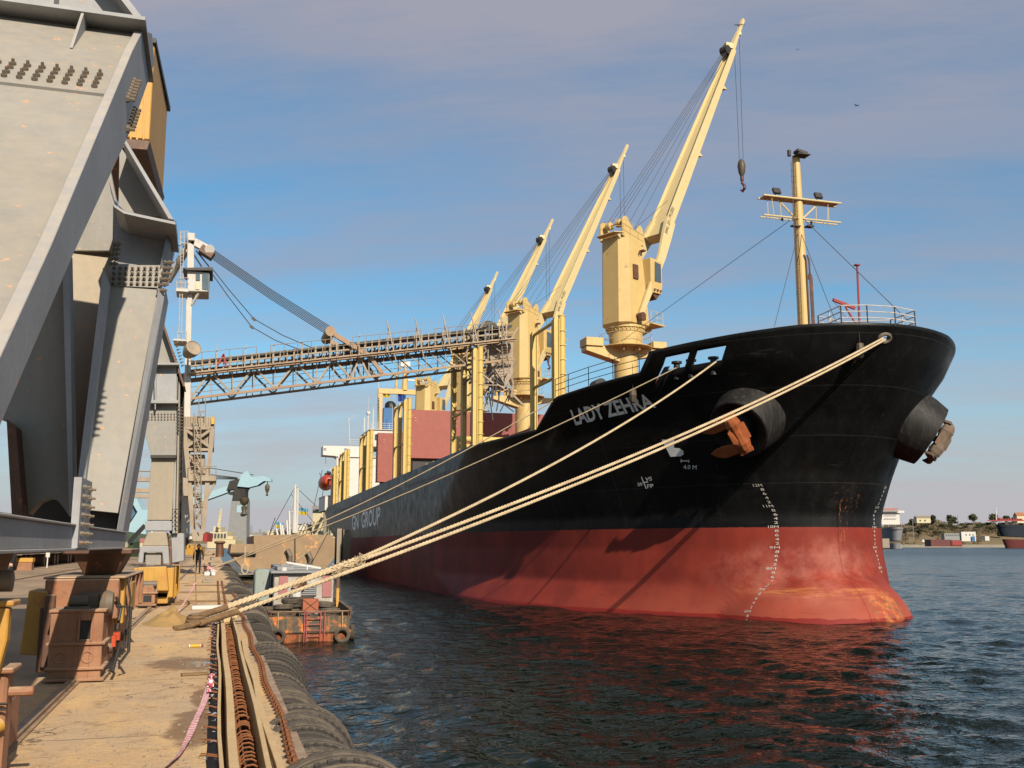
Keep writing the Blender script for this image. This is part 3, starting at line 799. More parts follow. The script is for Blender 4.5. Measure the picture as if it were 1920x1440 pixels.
# transom
tr = []
for j in range(0, NR + 1, 3):
    Y, z = column(2, VV[j]); tr.append((z, hb(Y, z), Y))
for (z0, b0, y0), (z1, b1, y1) in zip(tr, tr[1:]):
    hm.add([(XC - b0, y0, z0), (XC + b0, y0, z0), (XC + b1, y1, z1), (XC - b1, y1, z1)], [(0, 1, 2, 3)])
hull = hm.build('hull', M_HULL, ship, smooth=True, recalc=False)
sd = hull.modifiers.new('plate', 'SOLIDIFY'); sd.thickness = 0.11; sd.offset = -1
# decks
dm = MB()
def deck(y0, y1, z, n=26, inset=0.14):
    Ls = []
    for i in range(n + 1):
        Y = y0 + (y1 - y0) * (i / n) ** 1.3; b = max(0.05, hb(Y, z) - inset); Ls.append((Y, b))
    vs = [(XC - b, Y, z) for Y, b in Ls] + [(XC + b, Y, z) for Y, b in Ls]
    k = len(Ls); dm.add(vs, [(i, i + 1, k + i + 1, k + i) for i in range(k - 1)])
deck(38.2, 52.8, 11.52, inset=.2); deck(52.8, 168.5, 8.75, inset=.2)
ba, bb = hb(52.8, 8.75) - .15, hb(52.8, 11.3) - .15
dm.add([(XC - ba, 52.79, 8.75), (XC + ba, 52.79, 8.75), (XC + bb, 52.79, 11.52), (XC - bb, 52.79, 11.52)], [(0, 1, 2, 3)])
dm.build('deck', M_DECKRED, ship)

# lettering laid on the plating
def on_hull(txt, corners, name, mat, sx=1.0, bold=0.0, side=-1, size=None, off=0.02):
    vs, fs = text_mesh(txt, 1.0, 1.0, bold, fine=len(txt) > 6)
    x0 = min(v[0] for v in vs); x1 = max(v[0] for v in vs); y0 = min(v[1] for v in vs); y1 = max(v[1] for v in vs)
    (tlY, tlZ), (trY, trZ), (blY, blZ), (brY, brZ) = corners
    out = []
    for x, y in vs:
        u = (x - x0) / (x1 - x0); w_ = (y - y0) / (y1 - y0)
        Y = (tlY * (1 - u) + trY * u) * w_ + (blY * (1 - u) + brY * u) * (1 - w_)
        Z = (tlZ * (1 - u) + trZ * u) * w_ + (blZ * (1 - u) + brZ * u) * (1 - w_)
        out.append(hpt(Y, Z, side, off)[0])
    return out, fs
def corners_px(tl, tr_, bl, br, side=-1):
    return [(hit(*p, side).y, hit(*p, side).z) for p in (tl, tr_, bl, br)]
def letters_part(txt, cs, name, mat, **kw):
    m = MB(); v, f = on_hull(txt, cs, name, mat, **kw); m.add(v, f)
    return m.build(name, mat, ship)
M_LETTERB = paint('letter_white', (1.45, 1.45, 1.4), (1.1, 1.1, 1.05), scale=.8, rough=.7)
# the name, split so that each glyph follows the curved plating closely
letters_part('LADY ZEHRA', corners_px((1070, 768), (1217, 737), (1081, 797), (1232, 763)), 'name_lettering', M_LETTER, bold=0.03, off=0.05)
letters_part('GN  GROUP', corners_px((660, 967), (714, 949), (661, 995), (712, 984)), 'company_lettering', M_LETTERB, bold=0.02)
# draught marks
def marks(pts, side, name):
    m = MB()
    # pts: (label, px, py); interpolated every 0.2 m
    for txt, Y, Z, hgt, wid in pts:
        vs, fs = text_mesh(txt, 1.0)
        x0 = min(v[0] for v in vs); x1 = max(v[0] for v in vs); y0 = min(v[1] for v in vs); y1 = max(v[1] for v in vs)
        out = []
        for x, y in vs:
            u = (x - x0) / max(1e-6, (x1 - x0)); w_ = (y - y0) / (y1 - y0)
            out.append(hpt(Y + (0.5 - u) * wid * (1 if side < 0 else -1), Z + (w_ - .5) * hgt, side, 0.025)[0])
        m.add(out, fs)
    return m.build(name, M_MARK, ship)
pts = []
z = 6.35; k = 60
while k >= 28:
    v = k * 0.2; zz = v - 5.62
    if k % 5 == 0: pts.append(('%dM' % (k // 5), 43.34, zz, 0.12, 0.30))
    else: pts.append((str((k % 5) * 2), 43.25, zz, 0.12, 0.11))
    k -= 1
marks(pts, -1, 'draught_marks')
marks([(t_, 43.27 if len(t_) < 3 else 43.3, z_, h_, w_ * 1.2) for t_, y_, z_, h_, w_ in pts if z_ > 2.0], 1, 'draught_marks')
m = MB()
def flat(poly, off=0.03):
    pv = []
    for p in poly:
        h_ = hit(*p); pv.append(hpt(h_.y, h_.z, -1, off)[0])
    m.add(pv, [tuple(range(len(pv)))])
flat([(1243, 824), (1266, 824), (1265, 839), (1276, 840), (1283, 845), (1284, 851), (1278, 855), (1259, 856)], 0.05)
m.build('bulb_symbol', M_LETTER, ship)
m = MB()
for a_, b_ in (((1279, 864), (1293, 864)), ((1279, 861), (1279, 867)), ((1293, 861), (1293, 867)), ((1204, 894), (1213, 916)), ((1209, 904), (1217, 903.5))):
    d = Vector((b_[0] - a_[0], b_[1] - a_[1], 0)); n_ = Vector((-d.y, d.x, 0)).normalized() * 0.8
    flat([(a_[0] + n_.x, a_[1] + n_.y), (b_[0] + n_.x, b_[1] + n_.y), (b_[0] - n_.x, b_[1] - n_.y), (a_[0] - n_.x, a_[1] - n_.y)])
for txt, c in (('4.0 M', ((1283, 871), (1307, 872), (1283, 879), (1307, 880))), ('VS', ((1211, 895), (1223, 893.5), (1212, 902), (1224, 900.5))),
               ('IW', ((1197.5, 905), (1206, 904), (1198, 912), (1206.5, 911))), ('FP', ((1214.5, 908), (1226, 907), (1215.5, 915), (1227, 914)))):
    v, f = on_hull(txt, corners_px(*c), '', None, off=0.03); m.add(v, f)
m.build('hull_marks', M_LETTER, ship)

# anchor pods and anchors
def pod_mat():
    return paint('pod_black', (0.016, 0.015, 0.015), (0.03, 0.027, 0.025), scale=1.5, rust=0.0, streak=0.25, streakc=(0.1, 0.085, 0.075), rough=0.55, var=0.3, spec=0.2)
M_POD = pod_mat()
M_ANCH = paint('anchor_rust', (0.42, 0.105, 0.02), (0.26, 0.06, 0.015), scale=2.5, rust=0.15, rough=0.85, bump=0.6)
M_ANCHG = paint('anchor_mud_grey', (0.24, 0.18, 0.13), (0.12, 0.07, 0.045), scale=2, rust=0.2, rough=0.9, bump=0.6)
def anchor_pod(c, axis, rad, length, side, mat, roll):
    axis = axis.normalized()
    up = Vector((0, 0, 1)); r_ = axis.cross(up).normalized(); u_ = r_.cross(axis).normalized()
    Mx = Matrix((r_, u_, axis)).transposed()      # local x,y across the face, z outwards
    T = lambda p: c + Mx @ Vector(p)
    Rl = Matrix.Rotation(roll, 3, 'Z')
    def put(mb_, name, mat_, par, **kw):
        if 'pod' not in name and 'pipe' not in name: mb_.v = [tuple(Rl @ Vector(v)) for v in mb_.v]
        mb_.v = [tuple(T(v)) for v in mb_.v]; return mb_.build(name, mat_, par, **kw)
    g = MB(); n = 48
    g.lathe([(rad * 1.22, -length - 1.6), (rad * 1.10, -length * .8), (rad, 0), (rad - .07, 0.02), (rad - .12, -0.02), (rad * 0.42, -0.55), (0.42, -0.6), (0.42, -1.6)], n=n)
    pod = put(g, 'anchor_pod', M_POD, ship, smooth=True)
    g = MB(); g.lathe([(0.36, -1.2), (0.38, -0.05), (0.44, .06), (0.54, .08), (0.60, -.02), (0.60, -1.2)], n=28)
    put(g, 'hawse_pipe', M_POD, pod, smooth=True)
    # stockless anchor: shank in the pipe, waisted crown block, two long flukes folded back along the face
    a = MB()
    a.beam((0, -.1, -1.2), (0, -.1, 0.45), 0.30, 0.26, up=(0, 1, 0))
    cs = [((-.95), .16, .20), (-.78, .26, .30), (-.50, .34, .34), (-.22, .26, .27), (.22, .26, .27), (.50, .34, .34), (.78, .26, .30), (.95, .16, .20)]
    vs = []
    for x, hy, hz_ in cs:
        for (sy_, sz_) in ((-1, -.7), (-.55, -1), (.55, -1), (1, -.7), (1, .5), (.45, 1), (-.45, 1), (-1, .5)): vs.append((x, -.22 + hy * sy_, .50 + hz_ * sz_))
    fs = [tuple(range(8)), tuple(range(63, 55, -1))]
    for i in range(7):
        for j in range(8): fs.append((8 * i + j, 8 * i + (j + 1) % 8, 8 * i + 8 + (j + 1) % 8, 8 * i + 8 + j))
    a.add(vs, fs)
    a.prism([(-.40, -.62, .30), (.40, -.62, .30), (.52, -.30, .78), (.30, -.05, .95), (-.30, -.05, .95), (-.52, -.30, .78)], (0, -.06, -.10))
    a.beam((-.95, -.45, .25), (-.95, .1, .62), .16, .42); a.beam((.95, -.45, .25), (.95, .1, .62), .16, .42)
    crown = put(a, 'anchor', mat, ship, bevel=0.045)
    for sg in (-1, 1):
        f_ = MB(); x = sg * 0.66
        secs = [((x - .20, x + .20), -.05, .52, .34), ((x - .26, x + .26), .38, .60, .26), ((x - .30, x + .28), .85, .66, .17), ((x - .24, x + .20), 1.25, .62, .13), ((x - .12, x + .08), 1.58, .52, .09), ((x - .03, x + .02), 1.80, .42, .05)]
        vs = []
        for (xa, xb), y_, z_, th in secs: vs += [(xa, y_, z_ - th / 2), ((xa + xb) / 2, y_, z_ - th * .8), (xb, y_, z_ - th / 2), (xb, y_, z_ + th / 2), (xa, y_, z_ + th / 2)]
        fs = [(0, 1, 2, 3, 4), tuple(range(29, 24, -1))]
        for i in range(5):
            for j in range(5): fs.append((5 * i + j, 5 * i + 5 + j, 5 * i + 5 + (j + 1) % 5, 5 * i + (j + 1) % 5))
        f_.add(vs, fs)
        put(f_, 'fluke', mat, crown, bevel=0.02)
    return pod
best = None
for i in range(200):           # the two pods mirror each other about the centreline
    sdep = 42 + i * 0.05
    a = EYE + ray(1384, 806) * sdep; b_ = Vector((2 * XC - a.x, a.y, a.z)) - EYE
    u_, v_ = 960 + F * b_.dot(RT) / b_.dot(FW), 720 - F * b_.dot(UP) / b_.dot(FW)
    e = abs(u_ - 1745)
    if best is None or e < best[0]: best = (e, a)
PODC = best[1]
anchor_pod(PODC, Vector((-0.76, -0.42, -0.56)), 1.48, 0.8, -1, M_ANCH, R(-100))
anchor_pod(Vector((2 * XC - PODC.x, PODC.y, PODC.z)), Vector((0.76, -0.42, -0.56)), 1.60, 0.9, 1, M_ANCHG, R(100))

# rope fairlead in the bow
p = hit(1659, 634); p_, n_ = hpt(p.y, p.z, -1, 0.02)
g = MB(); r_ = n_.cross(Vector((0, 0, 1))).normalized(); u_ = r_.cross(n_)
ring = [p_ + r_ * math.cos(a) * 0.27 + u_ * math.sin(a) * 0.21 for a in [2 * math.pi * i / 24 for i in range(24)]]
g.tube(ring, 0.085, 8, closed=True)
g.build('bow_fairlead', M_BOLT, ship, smooth=True)
FAIR = p_

# freeing slots as flat black panels painting their shade, red ones for deck gear
rnd = random.Random(5); sl = MB(); rd = MB(); y = 62.0
while y < 146:
    w_ = rnd.uniform(.7, 1.4)
    for (mb_, o_) in ((sl, 0.0),):
        q4 = []
        for yy, zz in ((y, -1.35), (y + w_, -1.35), (y + w_, -1.08), (y, -1.08)):
            q4.append(hpt(yy, ztop(yy) + zz, -1, 0.012)[0])
        mb_.add(q4, [(0, 1, 2, 3)])
    if rnd.random() < .3:
        q4 = [hpt(y + a_, ztop(y) + zz, -1, 0.02)[0] for a_, zz in ((.1, -1.33), (.4, -1.33), (.4, -1.1), (.1, -1.1))]
        rd.add(q4, [(0, 1, 2, 3)])
    y += w_ + rnd.uniform(.25, .6) + (3 if rnd.random() < .12 else 0)
sl.build('freeing_slot_shade', M_BLACK, ship)
rd.build('bulwark_stays', M_DECKRED, ship)

# forecastle rails
def rail(points, h, n_bars, name, mat, parent, r=0.022, post=1.4, close=False):
    m = MB(); pts_ = [Vector(p) for p in points]
    for k in range(n_bars):
        zz = h * (k + 1) / n_bars
        m.tube([p + Vector((0, 0, zz)) for p in pts_], r, 5)
    for a, b_ in zip(pts_, pts_[1:]):
        L = (b_ - a).length; c = max(1, round(L / post))
        for i in range(c + 1):
            p = a.lerp(b_, i / c); m.tube([p, p + Vector((0, 0, h))], r * 1.1, 5)
    return m.build(name, mat, parent)
rail([hpt(y, ztop(y), -1, -0.15)[0] for y in (45.6, 47.3, 49.1, 50.8, 52.0)], 1.0, 3, 'railing', M_BLACK, ship, 0.02, 1.7)
M_RAILW = paint('rail_white', (0.74, 0.72, 0.70), (0.55, 0.38, 0.25), scale=4, rust=0.15, rscale=5)
c = Vector((XC - 0.3, 39.4, 13.3))
bow = [Vector((26.9, 38.3, 13.15)), Vector((28.0, 37.9, 13.15)), Vector((29.4, 37.8, 13.15)), Vector((30.8, 38.2, 13.15)), Vector((31.0, 40.2, 13.15)), Vector((29.0, 41.2, 13.15)), Vector((27.1, 40.4, 13.15)), Vector((26.9, 38.3, 13.15))]
rail(bow, 1.15, 4, 'pulpit_railing', M_RAILW, ship, 0.028, 1.1)
g = MB(); g.b2(26.9, 31.0, 38.2, 41.0, 12.4, 12.5); g.build('bow_platform', M_DECKRED, ship)
# little red davit and pole at the bow
g = MB(); a = ay(1607, 497, 41.5); b_ = ay(1611, 606, 41.5)
g.tube([b_ - Vector((0, 0, 2)), a], 0.05, 6); g.box(a, (.24, .24, .06)); g.build('bow_pole', M_REDP, ship)
g = MB(); g.beam(ay(1562, 562, 41.2), ay(1603, 578, 41.2), .12, .14); g.beam(ay(1585, 575, 41.2), ay(1604, 606, 41.2), .07); g.tube([ay(1562, 563, 41.2), ay(1588, 598, 41.2)], .015, 4)
g.build('davit', M_REDP, ship)

# winches and bollards seen over the forecastle edge and through the windows
g = MB(); 
for y_ in (43.3, 44.0):
    g.cyl((XC - hb(y_, 12.4) + .7, y_, 11.52), (XC - hb(y_, 12.4) + .7, y_, 12.32), .17, .15); g.cyl((XC - hb(y_, 12.4) + .7, y_, 12.32), (XC - hb(y_, 12.4) + .7, y_, 12.42), .26)
for y_ in (42.3,):
    g.cyl((XC - hb(y_, 12.4) + .7, y_, 11.52), (XC - hb(y_, 12.4) + .7, y_, 12.30), .17, .15); g.cyl((XC - hb(y_, 12.4) + .7, y_, 12.30), (XC - hb(y_, 12.4) + .7, y_, 12.40), .26)
g.build('mooring_bitts', M_BLACK, ship, smooth=True)
g = MB(); g.cyl((XC - hb(49.6, 11.6) + .9, 49.2, 12.0), (XC - hb(49.6, 11.6) + .9, 50.1, 12.0), .34, n=18); g.box((XC - hb(49.6, 11.6) + 1.0, 49.6, 11.7), (.8, 1.4, .35))
g.cyl((XC - hb(46.5, 11.6) + .9, 46.5, 11.5), (XC - hb(46.5, 11.6) + .9, 46.5, 12.25), .28, n=14)
g.build('mooring_winch', M_BLACK, ship, smooth=True)
g = MB(); g.b2(XC - hb(51, 11.6) + 1.2, XC - hb(51, 11.6) + 2.2, 48.1, 50.4, 11.5, 12.0); g.b2(XC - hb(47, 11.6) + 1.0, XC - hb(47, 11.6) + 2.3, 45.9, 47.9, 11.5, 11.85); g.build('hatch_box', M_DECKRED, ship, bevel=.03)
g = MB()
for y_ in (41.6, 42.0, 43.6, 44.2): g.beam((24.5, y_ + 1, 11.5), (24.5, y_ + 1, 12.75), .3, .05)
g.build('vent_panels', M_WHITE, ship)

# foremast
mast = MB(); mx, my = XC, 44.3
mast.tube([(mx, my, 11.5), (mx, my, 18.6), (mx, my, 24.0)], [0.30, 0.27, 0.20], 18)
mo = mast.build('foremast', M_CRANE, ship, smooth=True)
g = MB(); a = ay(1426, 371, my); b_ = ay(1571, 385, my); zc = 21.55
for dy in (-.28, .28):
    g.tube([(a.x, my + dy, zc), (b_.x, my + dy, zc)], .055, 8)
g.b2(a.x + .1, b_.x - .1, my - .28, my + .28, zc - .02, zc + .01)
for sx in (-1, 1):
    g.tube([(mx + sx * 1.25, my, zc - .03), (mx + sx * .2, my, zc - 1.0)], .045, 6)
    g.tube([(mx + sx * 1.83, my, zc), (mx + sx * 1.83, my, zc - 1.05)], .02, 5); g.tube([(mx + sx * 1.1, my, zc), (mx + sx * 1.05, my, zc - 1.05)], .02, 5)
    g.tube([(mx + sx * 1.70, my - .2, zc), (mx + sx * 1.60, my - .2, zc - 1.05)], .016, 5)
g.tube([(a.x + .02, my - .2, zc - 1.05), (b_.x - .02, my - .2, zc - 1.05)], .045, 6); g.tube([(a.x + .02, my + .15, zc - 1.05), (b_.x - .02, my + .15, zc - 1.05)], .035, 6)
g.build('cross_tree', M_CRANEW, mo)
g = MB()
for sx in (-1.45, 1.05):
    g.box((mx + sx, my - .3, zc + .28), (.42, .14, .34), mat=Matrix.Rotation(R(-25), 3, 'X')); g.tube([(mx + sx, my, zc), (mx + sx, my - .25, zc + .2)], .03, 5)
g.box((mx + .12, my - .35, 23.95), (.75, .6, .05)); g.box((mx + .1, my - .3, 24.12), (.6, .45, .14), mat=Matrix.Rotation(R(12), 3, 'Y')); g.cyl((mx - .4, my, 24.0), (mx - .4, my, 24.32), .10)
g.box((mx + .48, my - .2, 20.1), (.4, .35, .07)); g.box((mx - .35, my - .2, 20.05), (.5, .25, .06)); g.cyl((mx - 1.0, my, zc - 1.2), (mx - 1.0, my, zc - 1.05), .06); g.cyl((mx + .75, my, zc - 1.25), (mx + .75, my, zc - 1.08), .06)
g.build('mast_lights', M_DARK, mo)
g = MB()
for dx in (-.12, .12): g.tube([(mx - .42 + dx, my - .28, 12), (mx - .36 + dx, my - .28, 23.6)], .018, 5)
z = 12.2
while z < 23.6: g.tube([(mx - .54, my - .28, z), (mx - .28, my - .28, z)], .012, 4); z += .32
for dx in (.12, .30): g.tube([(mx + dx, my - .34, 12), (mx + dx, my - .3, 18.2), (mx + dx - .1, my - .3, 18.5)], .045, 6)
g.tube([(mx + .40, my - .30, 12), (mx + .40, my - .28, 17.3), (mx + .30, my - .3, 17.55), (mx + .2, my - .3, 17.2)], .06, 6)
g.build('mast_ladder', M_BROWN, mo)
g = MB()
bowp = ay(1772, 628, 38.2)
for pp in (ay(1452, 612, 41.5), ay(1568, 606, 40.5)): g.tube([(mx, my, 20.0), pp], .016, 4)
g.tube([(mx, my, 20.8), (31.6, 38.6, 13.2)], .018, 4)
g.tube([(mx, my, 20.8), (XC - .9, 66.5, 18.3)], .018, 4)
g.build('mast_stays', M_WIRE, mo)

# deck cranes
def solve_tip(heel, px, py, L):
    d = ray(px, py); a = d.dot(d); o = EYE - heel; b_ = 2 * o.dot(d); c_ = o.dot(o) - L * L
    D = b_ * b_ - 4 * a * c_
    if D < 0: return EYE + d * (-b_ / (2 * a))
    return EYE + d * ((-b_ + math.sqrt(D)) / (2 * a))
def deck_crane(Yc, tip_px, L, hook_px=None, extras=True, seed=0):
    c = Vector((XC, Yc, 0))
    heel0 = c + Vector((0, 0, 20.2))
    tip = solve_tip(heel0, *tip_px, L)
    fh = Vector((tip.x - c.x, tip.y - c.y, 0)).normalized()
    sd_ = Vector((fh.y, -fh.x, 0))
    if sd_.y > 0: sd_ = -sd_
    P = lambda f, s, z: Vector((c.x, c.y, 0)) + fh * f + sd_ * s + Vector((0, 0, z))
    g = MB(); g.lathe([(0.90, 8.7), (0.90, 17.9), (1.20, 18.1), (1.27, 19.15), (1.36, 19.2), (1.36, 19.3), (1.42, 19.42), (1.5, 19.45), (1.5, 19.62), (0.3, 19.62)], c, n=36)
    for i in range(30):
        t = 2 * math.pi * i / 30; g.box(c + Vector((math.cos(t) * 1.36, math.sin(t) * 1.36, 19.36)), (.16, .05, .16), rz=t)
    ped = g.build('deck_crane', M_CRANE, ship, smooth=True)
    # ring platform and the two side arms
    g = MB(); g.lathe([(0.9, 18.0), (1.98, 18.0), (2.0, 18.08), (0.9, 18.08)], c, n=32)
    for i in range(8):
        t = 2 * math.pi * i / 8 + .3; g.box(c + Vector((math.cos(t) * 1.25, math.sin(t) * 1.25, 17.82)), (.75, .05, .34), rz=t)
    g.prism([(c.x - .7, c.y - .55, 16.9), (c.x - .7, c.y - .55, 18.0), (c.x - 2.3, c.y - .55, 18.05), (c.x - 3.35, c.y - .55, 17.95), (c.x - 3.35, c.y - .55, 17.65)], (0, 1.1, 0))
    if extras: g.b2(c.x - 3.4, c.x - 2.05, c.y - .7, c.y + .7, 18.0, 18.62)
    g.prism([(c.x + .7, c.y - .45, 17.2), (c.x + .7, c.y - .45, 18.0), (c.x + 3.0, c.y - .45, 18.0), (c.x + 3.0, c.y - .45, 17.7)], (0, .9, 0))
    if extras: g.b2(c.x + 2.0, c.x + 3.1, c.y - .6, c.y + .6, 18.1, 18.6)
    g.build('service_platform', M_CRANE, ped, bevel=.02)
    g = MB()
    for zz in (18.55, 19.0): g.tube([c + Vector((math.cos(a) * 1.95, math.sin(a) * 1.95, zz)) for a in [2 * math.pi * i / 28 for i in range(28)]], .018, 4, closed=True)
    for i in range(7):
        a = 2 * math.pi * i / 7 + .5; g.tube([c + Vector((math.cos(a) * 1.95, math.sin(a) * 1.95, 18.05)), c + Vector((math.cos(a) * 1.95, math.sin(a) * 1.95, 19.0))], .02, 4)
    for (f0, s0, zz) in ((1.7, .9, 20.0), ):
        for k in range(3):
            g.tube([P(1.5, 1.2, zz + .45 * k + .1), P(3.0, 1.2, zz + .45 * k + .1), P(3.0, -.6, zz + .45 * k + .1)], .018, 4)
        for f_ in (1.6, 2.3, 3.0): g.tube([P(f_, 1.2, zz), P(f_, 1.2, zz + 1.0)], .02, 4)
    for k in range(2):
        zz = 26.95 + .5 * k
        g.tube([P(-1.5, 1.5, zz), P(1.0, 1.5, zz - .5)], .015, 4); g.tube([P(-1.5, 1.5, zz), P(-2.1, .9, zz), P(-2.1, -.6, zz)], .015, 4)
    for f_ in (-1.5, -.7, .2, .95): g.tube([P(f_, 1.5, 26.5), P(f_, 1.5, 27.4 - .15 * (f_ + 1.5))], .015, 4)
    g.build('crane_railing', M_CRANEW, ped)
    # revolving house, an octagon drawn in at the front towards the top
    g = MB()
    sec = lambda f0, f1, w_, ch, z0, sl=0: [P(f0, -w_ + ch, z0), P(f0, w_ - ch, z0), P(f0 + ch, w_, z0), P(f1 - ch, w_, z0 - 0), P(f1, w_ - ch, z0), P(f1, -w_ + ch, z0), P(f1 - ch, -w_, z0), P(f0 + ch, -w_, z0)]
    l0 = sec(-1.62, 1.75, 1.40, .62, 19.75); l1 = sec(-1.55, 1.0, 1.32, .55, 26.5)
    l1 = [p + Vector((0, 0, -0.28 * ((p - c).dot(fh) + 1.55))) for p in l1]
    lb = sec(-1.45, 1.5, 1.2, .5, 19.6)
    vs = lb + l0 + l1
    fs = [tuple(range(7, -1, -1)), tuple(range(16, 24))]
    for k in (0, 8):
        for i in range(8): fs.append((k + i, k + (i + 1) % 8, k + 8 + (i + 1) % 8, k + 8 + i))
    g.add(vs, fs)
    hs = g.build('crane_house', M_CRANE, ped, bevel=.02)
    g = MB()
    prof_ = lambda s: [P(-1.45, s, 26.3), P(-1.45, s, 27.55), P(-1.25, s, 27.85), P(-.9, s, 27.85), P(-.65, s, 27.5), P(-.2, s, 27.05), P(.15, s, 26.95), P(.35, s, 27.35), P(.6, s, 27.5), P(.85, s, 27.3), P(.92, s, 26.9), P(.95, s, 25.9)]
    for s_ in (1.05, -1.15): g.prism(prof_(s_), sd_ * .12)
    g.cyl(P(-1.05, .7, 27.45), P(-1.05, .3, 27.45), .30); g.cyl(P(-1.05, -.3, 27.45), P(-1.05, -.7, 27.45), .30); g.cyl(P(.6, .5, 27.1), P(.6, .1, 27.1), .26); g.cyl(P(-1.05, 1.0, 27.45), P(-1.05, -1.0, 27.45), .07); g.cyl(P(.6, 1.0, 27.1), P(.6, -1.0, 27.1), .07)
    g.prism([P(-1.6, 1.45, 26.42), P(-2.2, 1.0, 26.42), P(-2.2, -.8, 26.42), P(-1.6, -1.0, 26.42)], (0, 0, .07))
    g.build('sheave_head', M_CRANE, ped, bevel=.015)
    g = MB(); g.prism([P(1.4, 1.45, 19.95), P(3.1, 1.3, 19.95), P(3.1, -.8, 19.95), P(1.4, -1.2, 19.95)], (0, 0, .08)); g.beam(P(1.5, 0, 19.2), P(2.9, 0, 19.95), .2, .3); g.build('front_step', M_CRANE, ped)
    g = MB(); pw = P(-.35, 1.36, 24.1); 
    g.prism([P(-.62, 1.415, 23.1), P(-.05, 1.415, 23.1), P(-.05, 1.39, 24.2), P(-.62, 1.39, 24.2)], sd_ * .04)
    g.build('louvre', M_BROWN, ped)
    g = MB(); g.beam(P(.35, 1.35, 25.35), P(.35, 1.75, 25.35), .32, .12); g.tube([P(.1, 1.5, 25.05), P(.1, 1.45, 25.3)], .06, 6); g.build('floodlight', M_BROWN, ped)
    # driver's cab hung on the front
    g = MB()
    cabp = [P(1.15, .75, 22.3), P(2.35, .75, 22.3), P(2.5, .75, 23.0), P(2.45, .75, 24.9), P(1.15, .75, 25.0)]
    g.prism(cabp, sd_ * .9)
    cb = g.build('driver_cab', M_CRANE, ped, bevel=.04)
    g = MB(); g.prism([P(1.55, 1.66, 23.2), P(2.32, 1.66, 23.2), P(2.30, 1.66, 24.65), P(1.6, 1.66, 24.75)], sd_ * .02); g.prism([P(2.46, .85, 23.2), P(2.46, 1.55, 23.2), P(2.46, 1.55, 24.7), P(2.46, .85, 24.7)], fh * .02); g.build('cab_window', M_GLASS, ped)
    g = MB(); g.prism([P(1.4, .8, 22.28), P(2.3, .8, 22.28), P(1.9, .8, 21.85)], sd_ * .7)
    for k in range(3): g.box(P(1.5 + .35 * k, 1.7, 22.55), (.16, .16, .12))
    g.build('cab_lamps', M_BROWN, ped)
    # jib: two heel legs straddling the house, then a tapering box
    hz = 20.25; H = P(-.15, 0, hz); jd = (tip - H).normalized(); jl = (tip - H).length
    jn = jd.cross(sd_).normalized()
    if jn.z < 0: jn = -jn
    A = lambda t, s, n_: H + jd * t + sd_ * s + jn * n_
    g = MB()
    for sg in (-1, 1):
        vs = []
        for t, s0, s1, hh in ((0, 1.50, 1.66, .18), (3.0, 1.46, 1.64, .28), (6.0, 1.28, 1.48, .40), (8.0, .95, 1.20, .50), (10.0, .6, .92, .52)):
            for (s_, n_) in ((s0, -hh), (s1, -hh), (s1, hh), (s0, hh)): vs.append(A(t, sg * s_, n_))
        fs = [(0, 1, 2, 3), (19, 18, 17, 16)]
        for i in range(4):
            for j in range(4): fs.append((4 * i + j, 4 * i + 4 + j, 4 * i + 4 + (j + 1) % 4, 4 * i + (j + 1) % 4))
        g.add(vs, fs)
    vs = []
    st_ = ((8.2, .94, .44), (10, .82, .46), (14, .74, .46), (jl * .62, .58, .40), (jl * .9, .38, .30), (jl * .93, .34, .28))
    for t, w_, hh in st_:
        for (a_, b_) in ((-w_, -hh), (w_, -hh), (w_, hh), (-w_, hh)): vs.append(A(t, a_, b_))
    # an open channel on the top side: side plates stand proud of the top plate
    fs = [(0, 3, 2, 1)]; n_s = len(st_)
    for i in range(n_s - 1):
        for j in (0, 1, 3): fs.append((4 * i + j, 4 * i + 4 + j, 4 * i + 4 + (j + 1) % 4, 4 * i + (j + 1) % 4))
    k0 = len(vs)
    for t, w_, hh in st_:
        vs += [A(t, -w_ + .04, hh), A(t, -w_ + .04, hh - .28), A(t, w_ - .04, hh - .28), A(t, w_ - .04, hh)]
    for i in range(n_s - 1):
        a_, b_ = k0 + 4 * i, k0 + 4 * i + 4
        fs += [(4 * i + 3, 4 * i + 7, b_, a_), (a_, b_, b_ + 1, a_ + 1), (a_ + 1, b_ + 1, b_ + 2, a_ + 2), (a_ + 2, b_ + 2, b_ + 3, a_ + 3), (a_ + 3, b_ + 3, 4 * i + 6, 4 * i + 2)]
    a_ = 4 * (n_s - 1); fs.append((a_, a_ + 1, a_ + 2, a_ + 3))
    g.add(vs, fs)
    for i in range(3):
        t = jl * (.28 + .25 * i); w_ = itp(t, [x[0] for x in st_], [x[1] for x in st_]); hh = itp(t, [x[0] for x in st_], [x[2] for x in st_])
        if i: g.prism([A(t, w_ * .9, -hh), A(t + .45, w_ * .9, -hh), A(t + .45, w_ * .9, -hh - .5)], sd_ * -.5)
    jb = g.build('jib', M_CRANEW, ped)
    g = MB(); g.cyl(P(-.15, 1.3, hz), P(-.15, 1.92, hz), .26); g.box(P(-.15, 1.8, hz - .1), (.5, .3, .5), rz=math.atan2(fh.y, fh.x)); g.build('heel_pin', M_BROWN, ped, smooth=True)
    # head
    g = MB(); g.beam(A(jl * .91, 0, 0), A(jl * 1.0, 0, .05), .55, .5, up=jn, w2=.28, h2=.26)
    g.beam(A(jl * .985, 0, .0), A(jl * 1.055, 0, .05), .26, .3, up=jn)
    g.box(A(jl * .925, 0, .5), (.7, .7, .5)); g.box(A(jl * 1.0, 0, -.1), (.35, .35, .3))
    g.build('jib_head', M_CRANEW, ped)
